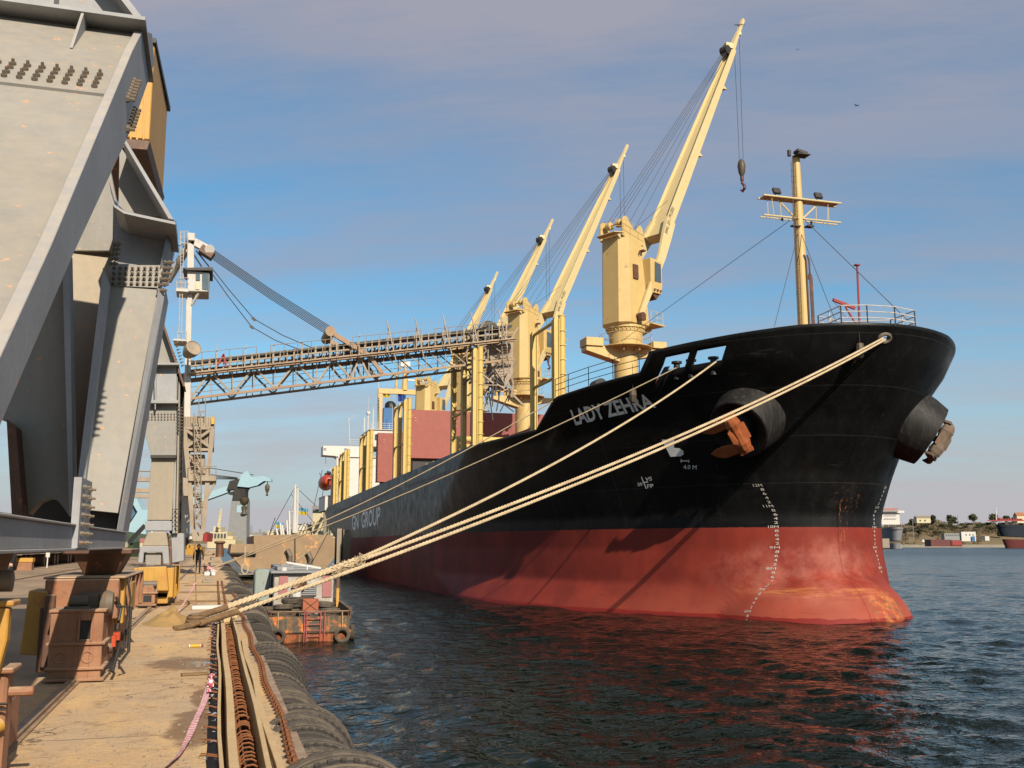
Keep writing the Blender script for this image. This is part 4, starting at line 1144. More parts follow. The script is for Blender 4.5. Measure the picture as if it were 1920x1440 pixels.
    g = MB(); g.cyl(A(jl * .905, .35, .62), A(jl * .905, -.35, .62), .42, n=18); g.build('head_sheave', M_DARK, ped, smooth=True)
    # luffing wires and hoist wires
    g = MB()
    hd = A(jl * .905, 0, .62)
    for s_ in (-.28, -.1, .1, .28): g.tube([P(-1.05, s_ * 2.6, 27.7), hd + sd_ * s_], .022, 4)
    for s_ in (-.18, .18): g.tube([P(.6, s_ * 3, 27.3), hd + sd_ * s_ - jn * .2], .022, 4)
    g.tube([P(.6, .4, 27.3), A(jl * .35, .3, .6)], .018, 4)
    hk = None
    head = A(jl * .975, 0, -.15)
    if hook_px:
        d = ray(*hook_px); dep = (head - EYE).dot(FW)
        zz = EYE.z + d.z * (Vector((head.x, head.y, 0)).length / Vector((d.x, d.y, 0)).length)
        hk = Vector((head.x, head.y, zz))
    else:
        hk = Vector((head.x, head.y, head.z - 17.5))
    for s_ in (-.28, .28): g.tube([head + sd_ * s_, hk + Vector((0, 0, .9)) + sd_ * s_ * .7], .022, 4)
    g.build('crane_wires', M_WIRE, ped)
    g = MB()
    g.lathe([(0.05, .95), (.26, .75), (.36, .3), (.28, -.35), (.10, -.75)], hk, n=14)
    blk = g.build('hook_block', M_BLOCK, ped, smooth=True)
    g = MB(); g.cyl(hk + Vector((0, 0, -.7)), hk + Vector((0, 0, -1.05)), .16)
    g.tube([hk + Vector((0, 0, -1.0)), hk + Vector((0, 0, -1.3)), hk + sd_ * .22 + Vector((0, 0, -1.55)), hk + sd_ * .24 + Vector((0, 0, -1.8)), hk + Vector((0, 0, -2.05)), hk - sd_ * .22 + Vector((0, 0, -1.85))], [.10, .12, .13, .14, .13, .05], 8)
    g.build('hook', M_HOOK, ped, smooth=True)
    # safe working load figures painted on the jib side
    vs, fs = text_mesh('SWL 20 / 24 (20)', 1.0); x0 = min(v[0] for v in vs)
    m_ = MB(); out = []
    for x, y in vs:
        t = 8.2 + (x - x0) * .42; w_ = itp(t, [x_[0] for x_ in st_], [x_[1] for x_ in st_])
        w_ = max(w_, .84) if t > 10 else 1.20 - (t - 8) * .13
        out.append(A(t, w_ + .06, (y - .35) * .45 + .3))
    m_.add(out, fs); m_.build('load_lettering', M_DARK, ped)
    return ped
JL = 33.5
deck_crane(67.9, (1384, 62), JL, (1382, 318), True)
deck_crane(93.8, (1168, 292), JL, None, False)
deck_crane(118.3, (1029, 428), JL - 1, None, False)
deck_crane(142.5, (927, 524), JL - 1, None, False)
# ------------------------------------------------------------------ cargo deck: hatches, stanchions, rails
for (y0, y1) in ((56, 65.5), (70.5, 91), (96.3, 115.5), (121, 139.5)):
    g = MB(); g.b2(19.2, 38.5, y0, y1, 8.7, 10.35); g.b2(19.0, 38.7, y0 - .15, y1 + .15, 10.2, 10.38)
    n = int((y1 - y0) / 1.1)
    for i in range(n + 1):
        yy = y0 + (y1 - y0) * i / n; g.b2(18.85, 19.2, yy - .04, yy + .04, 8.7, 10.2)
    hc = g.build('hatch_coaming', M_HATCH, ship)
    if y0 < 60:
        g = MB(); g.b2(19.1, 38.6, y0 + .05, y1 - .05, 10.4, 10.95); g.build('hatch_cover', M_HATCH, hc)
def hatch_panel(y, x0, x1, z0, z1, lean=0.0):
    g = MB()
    for k in (0, 1):
        yy = y + k * 1.05
        g.prism([(x0, yy, z0), (x1, yy, z0), (x1, yy + lean, z1), (x0, yy + lean, z1)], (0, .16, 0))
        n = 9
        for i in range(n):
            xx = x0 + .05 + (x1 - x0 - .16) * i / (n - 1)
            g.b2(xx, xx + .06, yy + .16, yy + .72, z0 + .1, z1 - .1)
        for zz in (z0, z0 + (z1 - z0) * .33, z0 + (z1 - z0) * .66, z1 - .1): g.b2(x0, x1, yy + .16, yy + .7, zz, zz + .08)
    p = g.build('open_hatch_cover', M_HATCH, ship, bevel=.015)
    g = MB()
    for i in range(14):
        zz = z0 + .25 + (z1 - z0 - .5) * i / 13; g.box((x0 - .06, y + .3, zz), (.14, .22, .16))
    g.build('cover_cleats', M_DARK, p)
    g = MB(); 
    for zz in (.3, .6): g.ball((x0 + .75, y - .02, z1 - .6 - zz), .06)
    g.build('cover_eyes', M_WHITE, p)
hatch_panel(103.4, 19.0, 38.2, 12.55, 17.68)
hatch_panel(124.3, 19.0, 38.2, 11.3, 17.45)
g = MB(); g.b2(19.6, 37.6, 103.9, 105.6, 10.4, 12.6); g.b2(19.6, 37.6, 124.8, 126.3, 10.4, 11.4); g.build('cover_supports', M_DARK, ship)

def stanchion(x, y, z0, z1, par, wd=.52, steps=True, pipe=True):
    g = MB()
    g.b2(x - .17, x + .05, y - .02, y + .30, z0, z1); g.b2(x - .23, x - .17, y - .12, y + .40, z0, z1 - .12); g.b2(x + .05, x + .10, y - .12, y + .40, z0, z1 - .12)
    if pipe:
        g.cyl((x + .32, y + .12, z0), (x + .32, y + .12, z1 + .12), .20, n=16); g.cyl((x + .32, y + .12, z1 + .10), (x + .32, y + .12, z1 + .16), .23, n=16)
    p = g.build('stanchion', M_POST, par, smooth=True)
    g = MB()
    if pipe:
        z = z0 + .6
        while z < z1 - .4: g.b2(x + .12, x + .52, y - .12, y - .09, z, z + .04); z += .85
    for zz in (z0 + (z1 - z0) * .45, z0 + (z1 - z0) * .8):
        g.tube([(x + (.58 if pipe else .16) + .06 * math.cos(a), y, zz + .06 * math.sin(a)) for a in [k * math.pi / 5 for k in range(10)]], .018, 4, closed=True)
    g.build('lashing_eyes', M_POST, p)
    return p
def frame(x, ys, z0, z1, drop=0):
    g = MB()
    ends = [(y, z1 - drop * i) for i, y in enumerate(ys)]
    for (a, za), (b_, zb) in zip(ends, ends[1:]):
        for fr in (.98, .47):
            g.tube([(x - .1, a + .2, z0 + (za - z0) * fr - .1), (x - .1, b_ + .2, z0 + (zb - z0) * fr - .1)], .10, 8)
    root = g.build('cargo_stanchions', M_POST, ship, smooth=True)
    for i, (y, z) in enumerate(ends): stanchion(x, y, z0, z, root, pipe=(i == 0))
    return root
frame(18.5, (53.6, 57.8), 10.1, 16.6)
frame(16.45, (64.6, 67.7, 70.9), 9.4, 16.75)
frame(16.45, (90.8, 93.6, 96.2), 9.4, 16.9)
frame(16.45, (114.6, 117.4, 120.4), 9.2, 16.5)
frame(16.45, (135.6, 138.2, 141.0), 9.0, 16.2)
frame(16.7, (150.5, 152.6), 8.6, 15.1)
g = MB()
for z_, r_ in ((11.75, .24), (11.2, .18)): g.cyl((17.4, 76.2, z_), (24.5, 76.2, z_), r_, n=16)
for x_ in (17.5, 20): g.b2(x_, x_ + .5, 75.9, 76.5, 8.7, 11.7)
g.build('jib_rest', M_POST, ship, smooth=True)
g = MB()
for y_ in (97.6, 99.5, 142, 144, 129, 83, 86): g.b2(17.4, 18.5, y_, y_ + .8, 8.7, 10.55 if y_ < 110 else 10.1)
g.build('deck_lockers', M_POST, ship, bevel=.03)
g = MB(); rnd = random.Random(8)
for k in range(16):
    y_ = rnd.uniform(58, 150); xs_ = XC - hb(y_, 9) + .7; g.b2(xs_, xs_ + .4, y_, y_ + .35, 8.7, 9.5 + rnd.random() * .5)
g.build('deck_vents', M_REDP, ship)
# yellow trolley and timber on the second crane's platform
g = MB(); bx = XC - 3.1; by = 93.2
for dx in (0, .85):
    g.b2(bx + dx, bx + dx + .14, by, by + .14, 18.0, 19.5)
for zz in (18.35, 18.95): g.b2(bx, bx + .99, by, by + .14, zz, zz + .14)
tag(g.build('yellow_trestle', M_CABY), 'small yellow steel trestle standing on the second crane platform', 'trestle')
g = MB(); 
for k in range(4): g.b2(bx + 1.15, bx + 2.1, by - .1, by + .5, 18.02 + k * .16, 18.15 + k * .16)
tag(g.build('timber_stack', M_CRANE), 'small stack of timber beside the yellow trestle on the crane platform', 'timber')

# ------------------------------------------------------------------ bridge and funnel
YB = 154.0
sup = MB()
sup.b2(18.6, 39.1, YB, 166, 8.7, 16.9)
sup.b2(22.4, 35.3, YB - .1, 163, 18.6, 21.2)
sup.b2(19.0, 38.7, YB - .25, 165, 16.85, 17.0)
sup.b2(22.1, 35.6, YB - .35, 163.3, 21.2, 21.32)
so_ = sup.build('superstructure', M_WHITE, ship, bevel=.03)
wg = MB()
for sg in (-1, 1):
    X = lambda x: XC + sg * x
    wg.prism([(X(13.7), YB + .2, 17.1), (X(13.7), YB + .2, 18.55), (X(6.0), YB + .2, 18.6), (X(6.0), YB + .2, 16.9), (X(10.0), YB + .2, 15.9), (X(11.8), YB + .2, 17.0)], (0, 3.2, 0))
    for x_ in (13.69, 11.2):
        pass
wo_ = wg.build('bridge_wing', M_WHITE, so_, bevel=.03)
m = MB()
for x_, z_ in ((15.45, 18.2), (18.6, 18.25)): m.b2(x_ - .2, x_ + .2, YB + .13, YB + .19, z_ - .35, z_ + .0)
m.build('wing_lamps', M_GREY, so_)
# open framed side screens under the wing
m = MB()
def screen(x0, x1, z0, z1, t_=.28):
    m.b2(x0, x0 + t_, YB + .1, YB + .5, z0, z1); m.b2(x1 - t_, x1, YB + .1, YB + .5, z0, z1); m.b2(x0, x1, YB + .1, YB + .5, z1 - t_, z1); m.b2(x0, x1, YB + .1, YB + .5, z0, z0 + t_)
screen(16.5, 18.7, 11.0, 15.0); screen(16.5, 18.7, 8.7, 11.0); screen(17.2, 18.9, 14.9, 17.0, .35)
m.build('side_screen', M_WHITE, so_, bevel=.08)
m = MB()
for x_ in [23.0 + 1.45 * k for k in range(9)]: m.b2(x_, x_ + 1.05, YB - .14, YB - .08, 19.6, 20.5)
for x_, z_ in ((21.0, 15.3), (24.5, 13.2), (21.0, 12.4), (24.5, 15.3), (20.6, 10.2)): m.b2(x_, x_ + .5, YB - .03, YB + .02, z_, z_ + .65)
m.build('bridge_window', M_GLASS, so_)
rail([(19.2, YB + .1, 18.6), (22.4, YB + .1, 18.6)], 1.0, 3, 'bridge_railing', M_WHITE, so_, .03)
rail([(22.4, YB, 21.3), (35.3, YB, 21.3)], 1.0, 3, 'monkey_island_railing', M_WHITE, so_, .03)
rail([(16.6, YB + .4, 11.3), (18.6, YB + .4, 11.3)], 1.0, 3, 'screen_railing', M_WHITE, so_, .03)
fn = MB(); fn.prism([(25.2, 160, 21.3), (25.2, 160, 25.6), (25.2, 163, 25.6), (25.2, 166, 24.6), (25.2, 166, 21.3)], (6.4, 0, 0))
fo = fn.build('funnel', M_BLUE, ship, bevel=.08)
m = MB(); m.lathe([(0.0, .95), (.5, .85), (.85, .5), (.95, 0), (.95, -.4)], (26.6, 161.5, 26.0), n=20); m.cyl((29, 163, 25), (29, 163, 27), .4); m.build('exhaust_cowl', M_BLACK, fo, smooth=True)
# radar portal
m = MB(); yp = 160.0
a = ay(713, 737, yp); b_ = ay(797, 737, yp); zt_ = a.z
for x_ in (a.x, b_.x): m.box((x_, yp, (21 + zt_) / 2), (.75, .6, zt_ - 21))
m.prism([(a.x - .35, yp - .3, zt_ - .1), (a.x - .35, yp - .3, zt_ + .75), (b_.x + .35, yp - .3, zt_ + .75), (b_.x + .35, yp - .3, zt_ - .1), (b_.x - .9, yp - .3, zt_ - .1), (XC - 1.3, yp - .3, zt_ - .05), (a.x + 1, yp - .3, zt_ - .1)], (0, .6, 0))
m.tube([(a.x + 2.6, yp, zt_ + .7), (a.x + 2.6, yp, zt_ + 3.6)], [.28, .14], 8)
cx_ = (a.x + b_.x) / 2 + .3
m.tube([(cx_, yp, zt_ + .6), (cx_, yp, zt_ + 3.2), (cx_, yp, zt_ + 4.8)], [.55, .35, .2], 10)
m.tube([(b_.x - .9, yp, zt_ + .7), (b_.x - .9, yp, zt_ + 2.1)], [.3, .2], 8)
po = m.build('radar_portal', M_CRANE, ship, bevel=.02)
m = MB(); m.box((b_.x - 1.2, yp - .2, zt_ + 2.3), (3.7, .3, .26), rz=R(4)); m.box((cx_, yp, zt_ + 5.0), (1.6, .6, .9)); m.tube([(cx_, yp, zt_ + 5), (cx_, yp, zt_ + 7.2)], .06, 5); m.ball((a.x - .3, yp, zt_ + 3.3), .14)
m.tube([(a.x - .3, yp, zt_), (a.x - .3, yp, zt_ + 3.2)], .05, 5)
for x_ in (22.5, 23.3, 21.9): m.tube([(x_, 158, 21.3), (x_, 158, 23.6 + (x_ - 21.9))], .12, 6)
m.ball((22.5, 158, 24.3), .35)
m.build('radar_scanner', M_WHITE, po, smooth=True)
m = MB(); 
m.tube([ay(656, 838, 158), ay(654, 785, 158)], .06, 5); m.tube([ay(655, 787, 158), ay(648, 777, 158)], .03, 4); m.tube([ay(655, 787, 158), ay(664, 778, 158)], .03, 4)
for x_, t_ in ((690, 745), (700, 760), (735, 760), (610, 870)): m.tube([ay(x_, 840, 157), ay(x_ + 1, t_, 157)], .03, 4)
m.tube([ay(713, 800, 159), ay(712, 740, 159)], .09, 4)
for zz in range(12): m.tube([ay(709, 815 - zz * 6, 159), ay(713, 815 - zz * 6, 159)], .03, 4)
m.build('whip_antenna', M_WHITE, so_)
def flag_mesh(o, w_, h_, cols, name, par, lab=None, cat=None, dx=(1, 0, 0)):
    m = MB(); n = 10; dx = Vector(dx)
    nb = len(cols); 
    for k in range(nb):
        z0, z1 = h_ * k / nb, h_ * (k + 1) / nb
        vs = []
        for i in range(n + 1):
            p = Vector(o) + dx * (w_ * i / n) + Vector((0, .18 * w_ * math.sin(i * .9), -.12 * w_ * i / n))
            vs += [p + Vector((0, 0, z0)), p + Vector((0, 0, z1))]
        m.add(vs, [(2 * i, 2 * i + 2, 2 * i + 3, 2 * i + 1) for i in range(n)], mi=k)
    ob = m.build(name, cols, par)
    if lab: tag(ob, lab, cat)
    return ob
M_FBLUE = paint('flag_blue', (0.03, 0.08, 0.35), var=.1); M_FYEL = paint('flag_yellow', (0.75, 0.55, 0.04), var=.1); M_FLB = paint('flag_light_blue', (0.12, 0.42, 0.62), var=.1)
m = MB(); p = ay(744, 752, yp); m.tube([(p.x, yp, zt_ + .2), (p.x, yp, p.z - 2)], .02, 4); m.build('flag_halyard', M_WIRE, ship)
flag_mesh(ay(746, 752, yp), 1.3, 1.2, [M_FBLUE], 'signal_flag', ship)
flag_mesh(ay(718, 744, yp), 1.1, 1.3, [M_FYEL, M_FLB], 'courtesy_flag', ship)
# lifeboat in its davit on the ship's side
lb = ay(616, 903, 157)
m = MB(); prof = [(.02, -3.6), (.55, -3.45), (1.0, -2.6), (1.18, -1.2), (1.2, 1.0), (1.05, 2.4), (.6, 3.3), (.02, 3.5)]
m.lathe(prof, lb + Vector((0, 3, 0)), 'Y', 22)
lo = m.build('lifeboat', M_BUOY, ship, smooth=True)
m = MB(); m.box(lb + Vector((0, 2, 1.2)), (.9, 1.2, .5)); m.build('lifeboat_canopy', M_BUOY, lo, bevel=.1)
m = MB()
for dy in (0, 5): 
    m.beam(lb + Vector((2.2, dy, -2.6)), lb + Vector((1.5, dy, 1.5)), .35); m.beam(lb + Vector((1.5, dy, 1.5)), lb + Vector((.2, dy, 1.9)), .3); m.beam(lb + Vector((2.6, dy, -2.6)), lb + Vector((1.4, dy, .4)), .2)
m.b2(lb.x - .8, lb.x + 3, 153.5, 163, 8.7, 10.9); m.b2(lb.x - .9, lb.x + 3, 153.5, 163, 10.8, 10.95)
m.build('davit_frame', M_WHITE, so_)

# ------------------------------------------------------------------ mooring ropes
def laid_rope(pts, rad, pitch, name, lab, strands=3, seg=None, grp=None, endr=None):
    """three laid strands twisted round the path"""
    P_ = [Vector(p) for p in pts]
    L = [0]
    for a, b_ in zip(P_, P_[1:]): L.append(L[-1] + (b_ - a).length)
    tot = L[-1]; n = int(tot / pitch * 7)
    g = MB()
    def at(d):
        for i in range(1, len(L)):
            if d <= L[i] or i == len(L) - 1:
                t = (d - L[i - 1]) / max(1e-6, L[i] - L[i - 1]); return P_[i - 1].lerp(P_[i], t)
    for k in range(strands):
        path = []
        for i in range(n + 1):
            d = tot * i / n; c_ = at(d); t_ = (at(min(tot, d + .05)) - at(max(0, d - .05))).normalized()
            x_ = t_.cross(Vector((0, 0, 1))).normalized(); y_ = x_.cross(t_)
            a = 2 * math.pi * (d / pitch + k / strands)
            path.append(c_ + x_ * (math.cos(a) * rad * .5) + y_ * (math.sin(a) * rad * .5))
        g.tube(path, rad * .56, 6)
    return tag(g.build(name, M_ROPE, smooth=True, auto=False), lab, 'rope', grp)
def sag(a, b_, s_, n=24):
    a, b_ = Vector(a), Vector(b_)
    return [a.lerp(b_, i / n) - Vector((0, 0, s_ * 4 * (i / n) * (1 - i / n))) for i in range(n + 1)]
M_OLDROPE = paint('old_rope', (0.30, 0.18, 0.08), (0.16, 0.09, 0.05), scale=6, rough=.95, bump=.8, bscale=60)
BOL = az(372, 1158, 1.95)
eyeB = Vector((BOL.x, BOL.y, 1.92))
G = 'mooring ropes from the ship to the quay'
knot = ay(592, 1066, 0.1)
kd = (Vector((FAIR.x, FAIR.y, FAIR.z)) - eyeB)
r1 = sag(eyeB + Vector((.05, .1, .05)), FAIR + Vector((-.05, 0, .02)), .50)
r2 = sag(eyeB + Vector((.10, -.14, -.09)), FAIR + Vector((.0, -.03, -.07)), .515)
def sub_px(path, pxx):
    for p in path:
        d = p - EYE
        if 960 + F * d.dot(RT) / d.dot(FW) > pxx: return p
k1 = sub_px(r1, 600)
laid_rope(r1, .050, .36, 'mooring_rope', 'upper rope of the thick twisted pair running from the bow fairlead to the near bollard', grp=G)
laid_rope(r2, .048, .36, 'mooring_rope', 'lower rope of the thick twisted pair running from the bow fairlead to the near bollard', grp=G)
F2 = hit(1344, 679); F3 = hit(1268, 690); F4 = hpt(52.2, 11.45)[0]
r3 = sag(k1 + Vector((0, 0, .05)), F2 + Vector((-.1, -.1, 0)), .45)
laid_rope(r3, .045, .32, 'mooring_rope', 'twisted rope from the forward bulwark window down to the knot on the thick pair', grp=G)
laid_rope(sag(eyeB + Vector((-.1, .3, .0)), k1 + Vector((0, 0, .06)), .02, 8), .066, .38, 'mooring_rope', 'shaggy tail rope spliced to the thick pair just above the near bollard', grp=G)
B2 = az(388, 1069, 1.95)
r4 = sag(B2, F3, .5); r5 = sag(B2 + Vector((.1, .4, .05)), F4, .55)
laid_rope(r4, .034, .3, 'mooring_rope', 'thin rope from the after bulwark window to the far bollard, passing under the ship name', grp=G)
laid_rope(r5, .034, .3, 'mooring_rope', 'thin rope from the forecastle corner to the far bollard, running along the main deck edge', grp=G)
laid_rope(sag(B2 + Vector((0, .8, 0)), (11.5, 108, 5.0), 1.8, 16), .035, .3, 'mooring_rope', 'slack sagging rope from the far bollard to the rusty pontoon', grp=G)
wrap = sag(eyeB + Vector((-.12, -.1, .03)), r1[1].lerp(r1[0], .55), .0, 10); wrap2 = sag(eyeB + Vector((.05, -.35, -.06)), r2[1].lerp(r2[0], .4), .0, 10)
for w_, lb_ in ((wrap, 'brown wrapped eye of the upper thick mooring rope at the near bollard'), (wrap2, 'brown wrapped eye of the lower thick mooring rope at the near bollard')):
    laid_rope(w_, .072, .10, 'rope_wrapping', lb_).data.materials[0] = M_OLDROPE
# fuzzy splice where the ropes meet
rnd = random.Random(2); g = MB()
for k in range(260):
    c_ = k1 + (r1[14] - r1[10]).normalized() * rnd.uniform(-.7, .3) + Vector((0, rnd.uniform(-.1, .1), rnd.uniform(-.16, .10)))
    g.tube([c_, c_ + Vector((rnd.uniform(-.1, .1), rnd.uniform(-.06, .06), rnd.uniform(-.09, .09)))], .009, 4)
tag(g.build('rope_splice', M_ROPE), 'frayed whipping where the thick mooring ropes are lashed together', 'rope lashing')
# bollard, rope turns
g = MB(); g.lathe([(.17, 0), (.18, .04), (.13, .08), (.12, .20), (.16, .24), (.16, .27), (.10, .29), (0, .29)], (BOL.x - .05, BOL.y + .05, Q), n=24)
bo = tag(g.build('bollard', M_BROWN, smooth=True), 'rusty bollard wrapped in thick rope at the near end of the mooring pair', 'bollard')
g = MB()
for k in range(3):
    g.tube([(BOL.x - .05 + math.cos(a) * (.20 - .02 * k), BOL.y + .05 + math.sin(a) * .2, Q + .06 + k * .07) for a in [i * math.pi / 10 for i in range(20)]], .045, 7, closed=True)
for (a, b_) in (((-.8, -.5), (.0, -.2)), ((-.7, -.9), (.1, -.25)), ((-.5, .3), (.2, .25))):
    g.tube(sag((BOL.x + a[0] * .6, BOL.y + a[1], Q + .03), (BOL.x + b_[0], BOL.y + b_[1], Q + .14), .02, 6), .045, 6)
tag(g.build('rope_turns', M_OLDROPE, smooth=True), 'turns and tail of old rope wound round the near bollard', 'rope')
g = MB(); g.lathe([(.24, 0), (.26, .06), (.2, .12), (.2, .4), (.29, .48), (.2, .55), (0, .55)], (B2.x, B2.y, Q), n=20)
tag(g.build('bollard', M_BROWN, smooth=True), 'rusty bollard holding the thin ropes beside the white painted block', 'bollard')
for q_, (a, nm) in enumerate((((1612, 653), 'hull'), ((1194, 735), 'h2'))):
    base = hit(*a); base = hpt(base.y, base.z, -1, .35)[0]
    g = MB(); g.tube([base + Vector((0, 0, 2.0 if q_ == 0 else 1.6)), base], .012, 4)
    g.lathe([(.03, .35), (.16, .3), (.2, 0), (.12, -.35), (.03, -.4)], base, n=8)
    g.build('rat_guard', M_BLOCK, ship)
# ------------------------------------------------------------------ gantry crane legs on the left
XR = -1.30
def leg_poly(dy, pts):
    out = []
    for p in pts:
        v = ax(p[0], p[1], XR); out.append((v.y + dy, v.z))
    return out
LEG = leg_poly(0, [(0, 698), (97, 480), (249, 107)])
NEAR = [(5.55, 3.75), (8.55, 5.90), (9.0, 6.25)]
n0, n1, n2 = [Vector((0, *p)) for p in LEG]
f0, f1, f2 = [Vector((0, *p)) for p in leg_poly(0, [(0, 799), (136, 480), (247, 241)])]
knee = leg_poly(0, [(249, 107), (268, 64), (285, 62), (290, 118), (247, 241)])
def bolts(pts, nrm, name, parent, r=.032, h=.085):
    g = MB(); nrm = Vector(nrm).normalized()
    for p in pts:
        p = Vector(p); g.tube([p, p + nrm * .035], [r * 1.0, r * 1.0], 6); g.tube([p + nrm * .035, p + nrm * h], [r * .55, r * .5], 6)
    return g.build(name, M_BOLT, parent)
gantry = empty('gantry_crane', (-3.5, 14, 1.75), 'tall grey box legged gantry crane straddling the quay on orange bogies, nearest the camera', 'crane')
def ext(a, b, z):
    t = (z - a.z) / (b.z - a.z); return a + (b - a) * t
def big_leg(dy, x0, x1, full=True):
    """inclined box leg: broad face towards the camera, edge flange on the water side"""
    D = Vector((0, dy, 0))
    base_n, base_f = ext(n0, n1, 3.45), ext(f0, f1, 3.45)
    g = MB()
    # web plates set back behind proud flange edges
    def yz(p, dz=0, dyy=0): return Vector((0, p.y + dyy, p.z + dz)) + D
    ringo = [base_n, n1, n2, Vector((0, *knee[1])), Vector((0, *knee[2])), Vector((0, *knee[3])), f2, f1, base_f]
    poly = [Vector((x0 + .05, p.y + dy, p.z)) for p in ringo]
    g.prism(poly, (x1 - x0 - .05 - .10, 0, 0))
    leg = g.build('leg', M_GANTRY, gantry, bevel=.008)
    # the water side flange, a little proud of the web so a bright edge shows
    g = MB(); off = Vector((0, -.07, .06))
    ring2 = [base_n + off, n1 + off, n2 + off, Vector((0, *knee[1])) + off * .6, Vector((0, *knee[2])), Vector((0, *knee[3])), f2, f1, base_f]
    g.prism([Vector((x1 - .10, p.y + dy, p.z)) for p in ring2], (.10, 0, 0))
    g.build('flange_plate', M_GANTRYS, leg, bevel=.006)
    # splice plate with two rows of bolts across the broad face, just below the knee
    dirn = (n2 - n1).normalized(); nrm = Vector((0, -dirn.z, dirn.y))
    g = MB()
    a, b_ = n2 - dirn * 1.90, n2 - dirn * .98
    g.prism([Vector((x0, a.y, a.z)) + D, Vector((x1 - .12, a.y, a.z)) + D, Vector((x1 - .12, b_.y, b_.z)) + D, Vector((x0, b_.y, b_.z)) + D], nrm * .035)
    g.build('splice_plate', M_GANTRY, leg)
    P_ = []
    for row in (.20, .36, .56, .72):
        c_ = a + dirn * row
        x = x1 - .25
        while x > x0: P_.append(Vector((x, c_.y, c_.z)) + D + nrm * .035); x -= .155
    bolts(P_, nrm, 'splice_bolts', leg, .034, .075)
    P_ = []
    for i in range(7):
        for j in range(2):
            c_ = f2 + (n2 - f2) * (.22 + .42 * j) + Vector((0, 0, 0)) ; c_ = c_ + (Vector((0, *knee[3])) - n2) * 0.0 - dirn * (-.16 + .14 * i + .05 * j) * 1.0
            P_.append(Vector((x1, c_.y + dy, c_.z)))
    bolts(P_, (1, 0, 0), 'flange_bolts', leg, .045, .10)
    # knee: horizontal flange shelf, stiffener and the upper web rising from it
    k1 = Vector((0, *knee[1])); k2 = Vector((0, *knee[2]))
    g = MB(); g.b2(x0 - 1, x1 + .06, k1.y + dy - .45, k2.y + dy + .10, k1.z - .02, k1.z + .03)
    g.prism([(x0 - 1, k1.y + dy - .02, k1.z + .03), (x1 - .02, k1.y + dy - .02, k1.z + .03), (x1 - 2.2, k1.y + dy - .02, k1.z + 2.7), (x0 - 1, k1.y + dy - .02, k1.z + 2.7)], (0, .05, 0))
    g.prism([(x1 - .75, n2.y + dy, n2.z + .02), (x1 - .75, k1.y + dy - .42, k1.z - .02), (x1 - .75, k1.y + dy, k1.z - .02)], (.035, 0, 0))
    g.b2(x1 - 1.15, x1 - 1.10, k1.y + dy - .40, k1.y + dy, k1.z + .03, k1.z + 1.35)
    g.build('knee_shelf', M_GANTRYS, leg)
    # inclined gusset running up and inboard from the knee
    g = MB()
    A_ = Vector((x1 + .02, k1.y + dy - .42, k1.z + .03)); B_ = Vector((x1 - 2.1, k1.y + dy - .42, k1.z + 2.6))
    g.prism([A_, B_, B_ + Vector((-.09, 0, 0)), A_ + Vector((-.11, 0, 0))], (0, .44, 0))
    g.build('raking_flange', M_GANTRYS, leg)
    return leg
M_GANTRYS = paint('gantry_grey_shade_tint', (0.44, 0.44, 0.455), (0.36, 0.355, 0.35), scale=.8, rust=.05, rustc=(0.3, 0.16, 0.08), var=.3, streak=.15, rough=.6, dust=.4)  # blue of sky-filled shade on the flanks put into the grey
L1 = big_leg(0.0, -4.6, XR)

def face(pxs, Y, th, name, mat, parent, bevel=.006):
    g = MB(); g.prism([ay(p[0], p[1], Y) for p in pxs], (0, th, 0)); return g.build(name, mat, parent, bevel=bevel)
# second leg, further along the same crane
Y2 = 17.3
L2 = face([(214, 500), (330, 560), (236, 1003), (150, 985)], Y2 + .12, .9, 'leg', M_GANTRY, gantry)
# tapered broad web: leans away from the camera like the first
def lean_face(pxs, Ys, th, name, mat, parent):
    g = MB(); pts_ = [ay(p[0], p[1], y) for p, y in zip(pxs, Ys)]
    g.prism(pts_, (0, th, 0)); return g.build(name, mat, parent, bevel=.006)
bpy.data.objects.remove(L2)
L2 = lean_face([(203, 533), (297, 543), (221, 962), (152, 955)], (19.6, 19.6, 17.2, 17.2), .75, 'leg', M_GANTRY, gantry)
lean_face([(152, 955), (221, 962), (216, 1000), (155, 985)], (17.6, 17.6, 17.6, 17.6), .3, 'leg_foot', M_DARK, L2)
lean_face([(297, 541), (311, 541), (228, 1010), (216, 1010)], (19.35, 19.6, 17.25, 17.0), 1.1, 'flange_plate', M_GANTRYS, L2)
lean_face([(193, 500), (206, 533), (156, 930), (143, 920)], (19.3, 19.3, 17.1, 17.1), .9, 'flange_plate', M_GANTRYS, L2)
# splice band and bolts
sp_ = lean_face([(206, 497), (306, 497), (300, 540), (203, 535)], (19.75, 19.75, 19.55, 19.55), .5, 'splice_plate', M_GANTRY, L2)
pp = []
for r_ in range(4):
    for c_ in range(8):
        pp.append(ay(214 + c_ * 11.5 - r_ * .6, 503 + r_ * 9.5, 19.55 + .03 * (3 - r_)))
bolts(pp, (0, -1, .15), 'splice_bolts', L2, .035, .07)
pp = [ay(308 + (k % 2) * 9 - (k // 2) * 2.6, 492 + (k // 2) * 10.5, 19.4) for k in range(12)]
bolts(pp, (1, -.3, 0), 'flange_bolts', L2, .045, .09)
pp = [ay(212 + (k % 2) * 7 - (k // 2) * 1.5, 458 + (k // 2) * 9, 19.2) for k in range(10)]
bolts(pp, (1, -.3, 0), 'flange_bolts', L2, .045, .08)
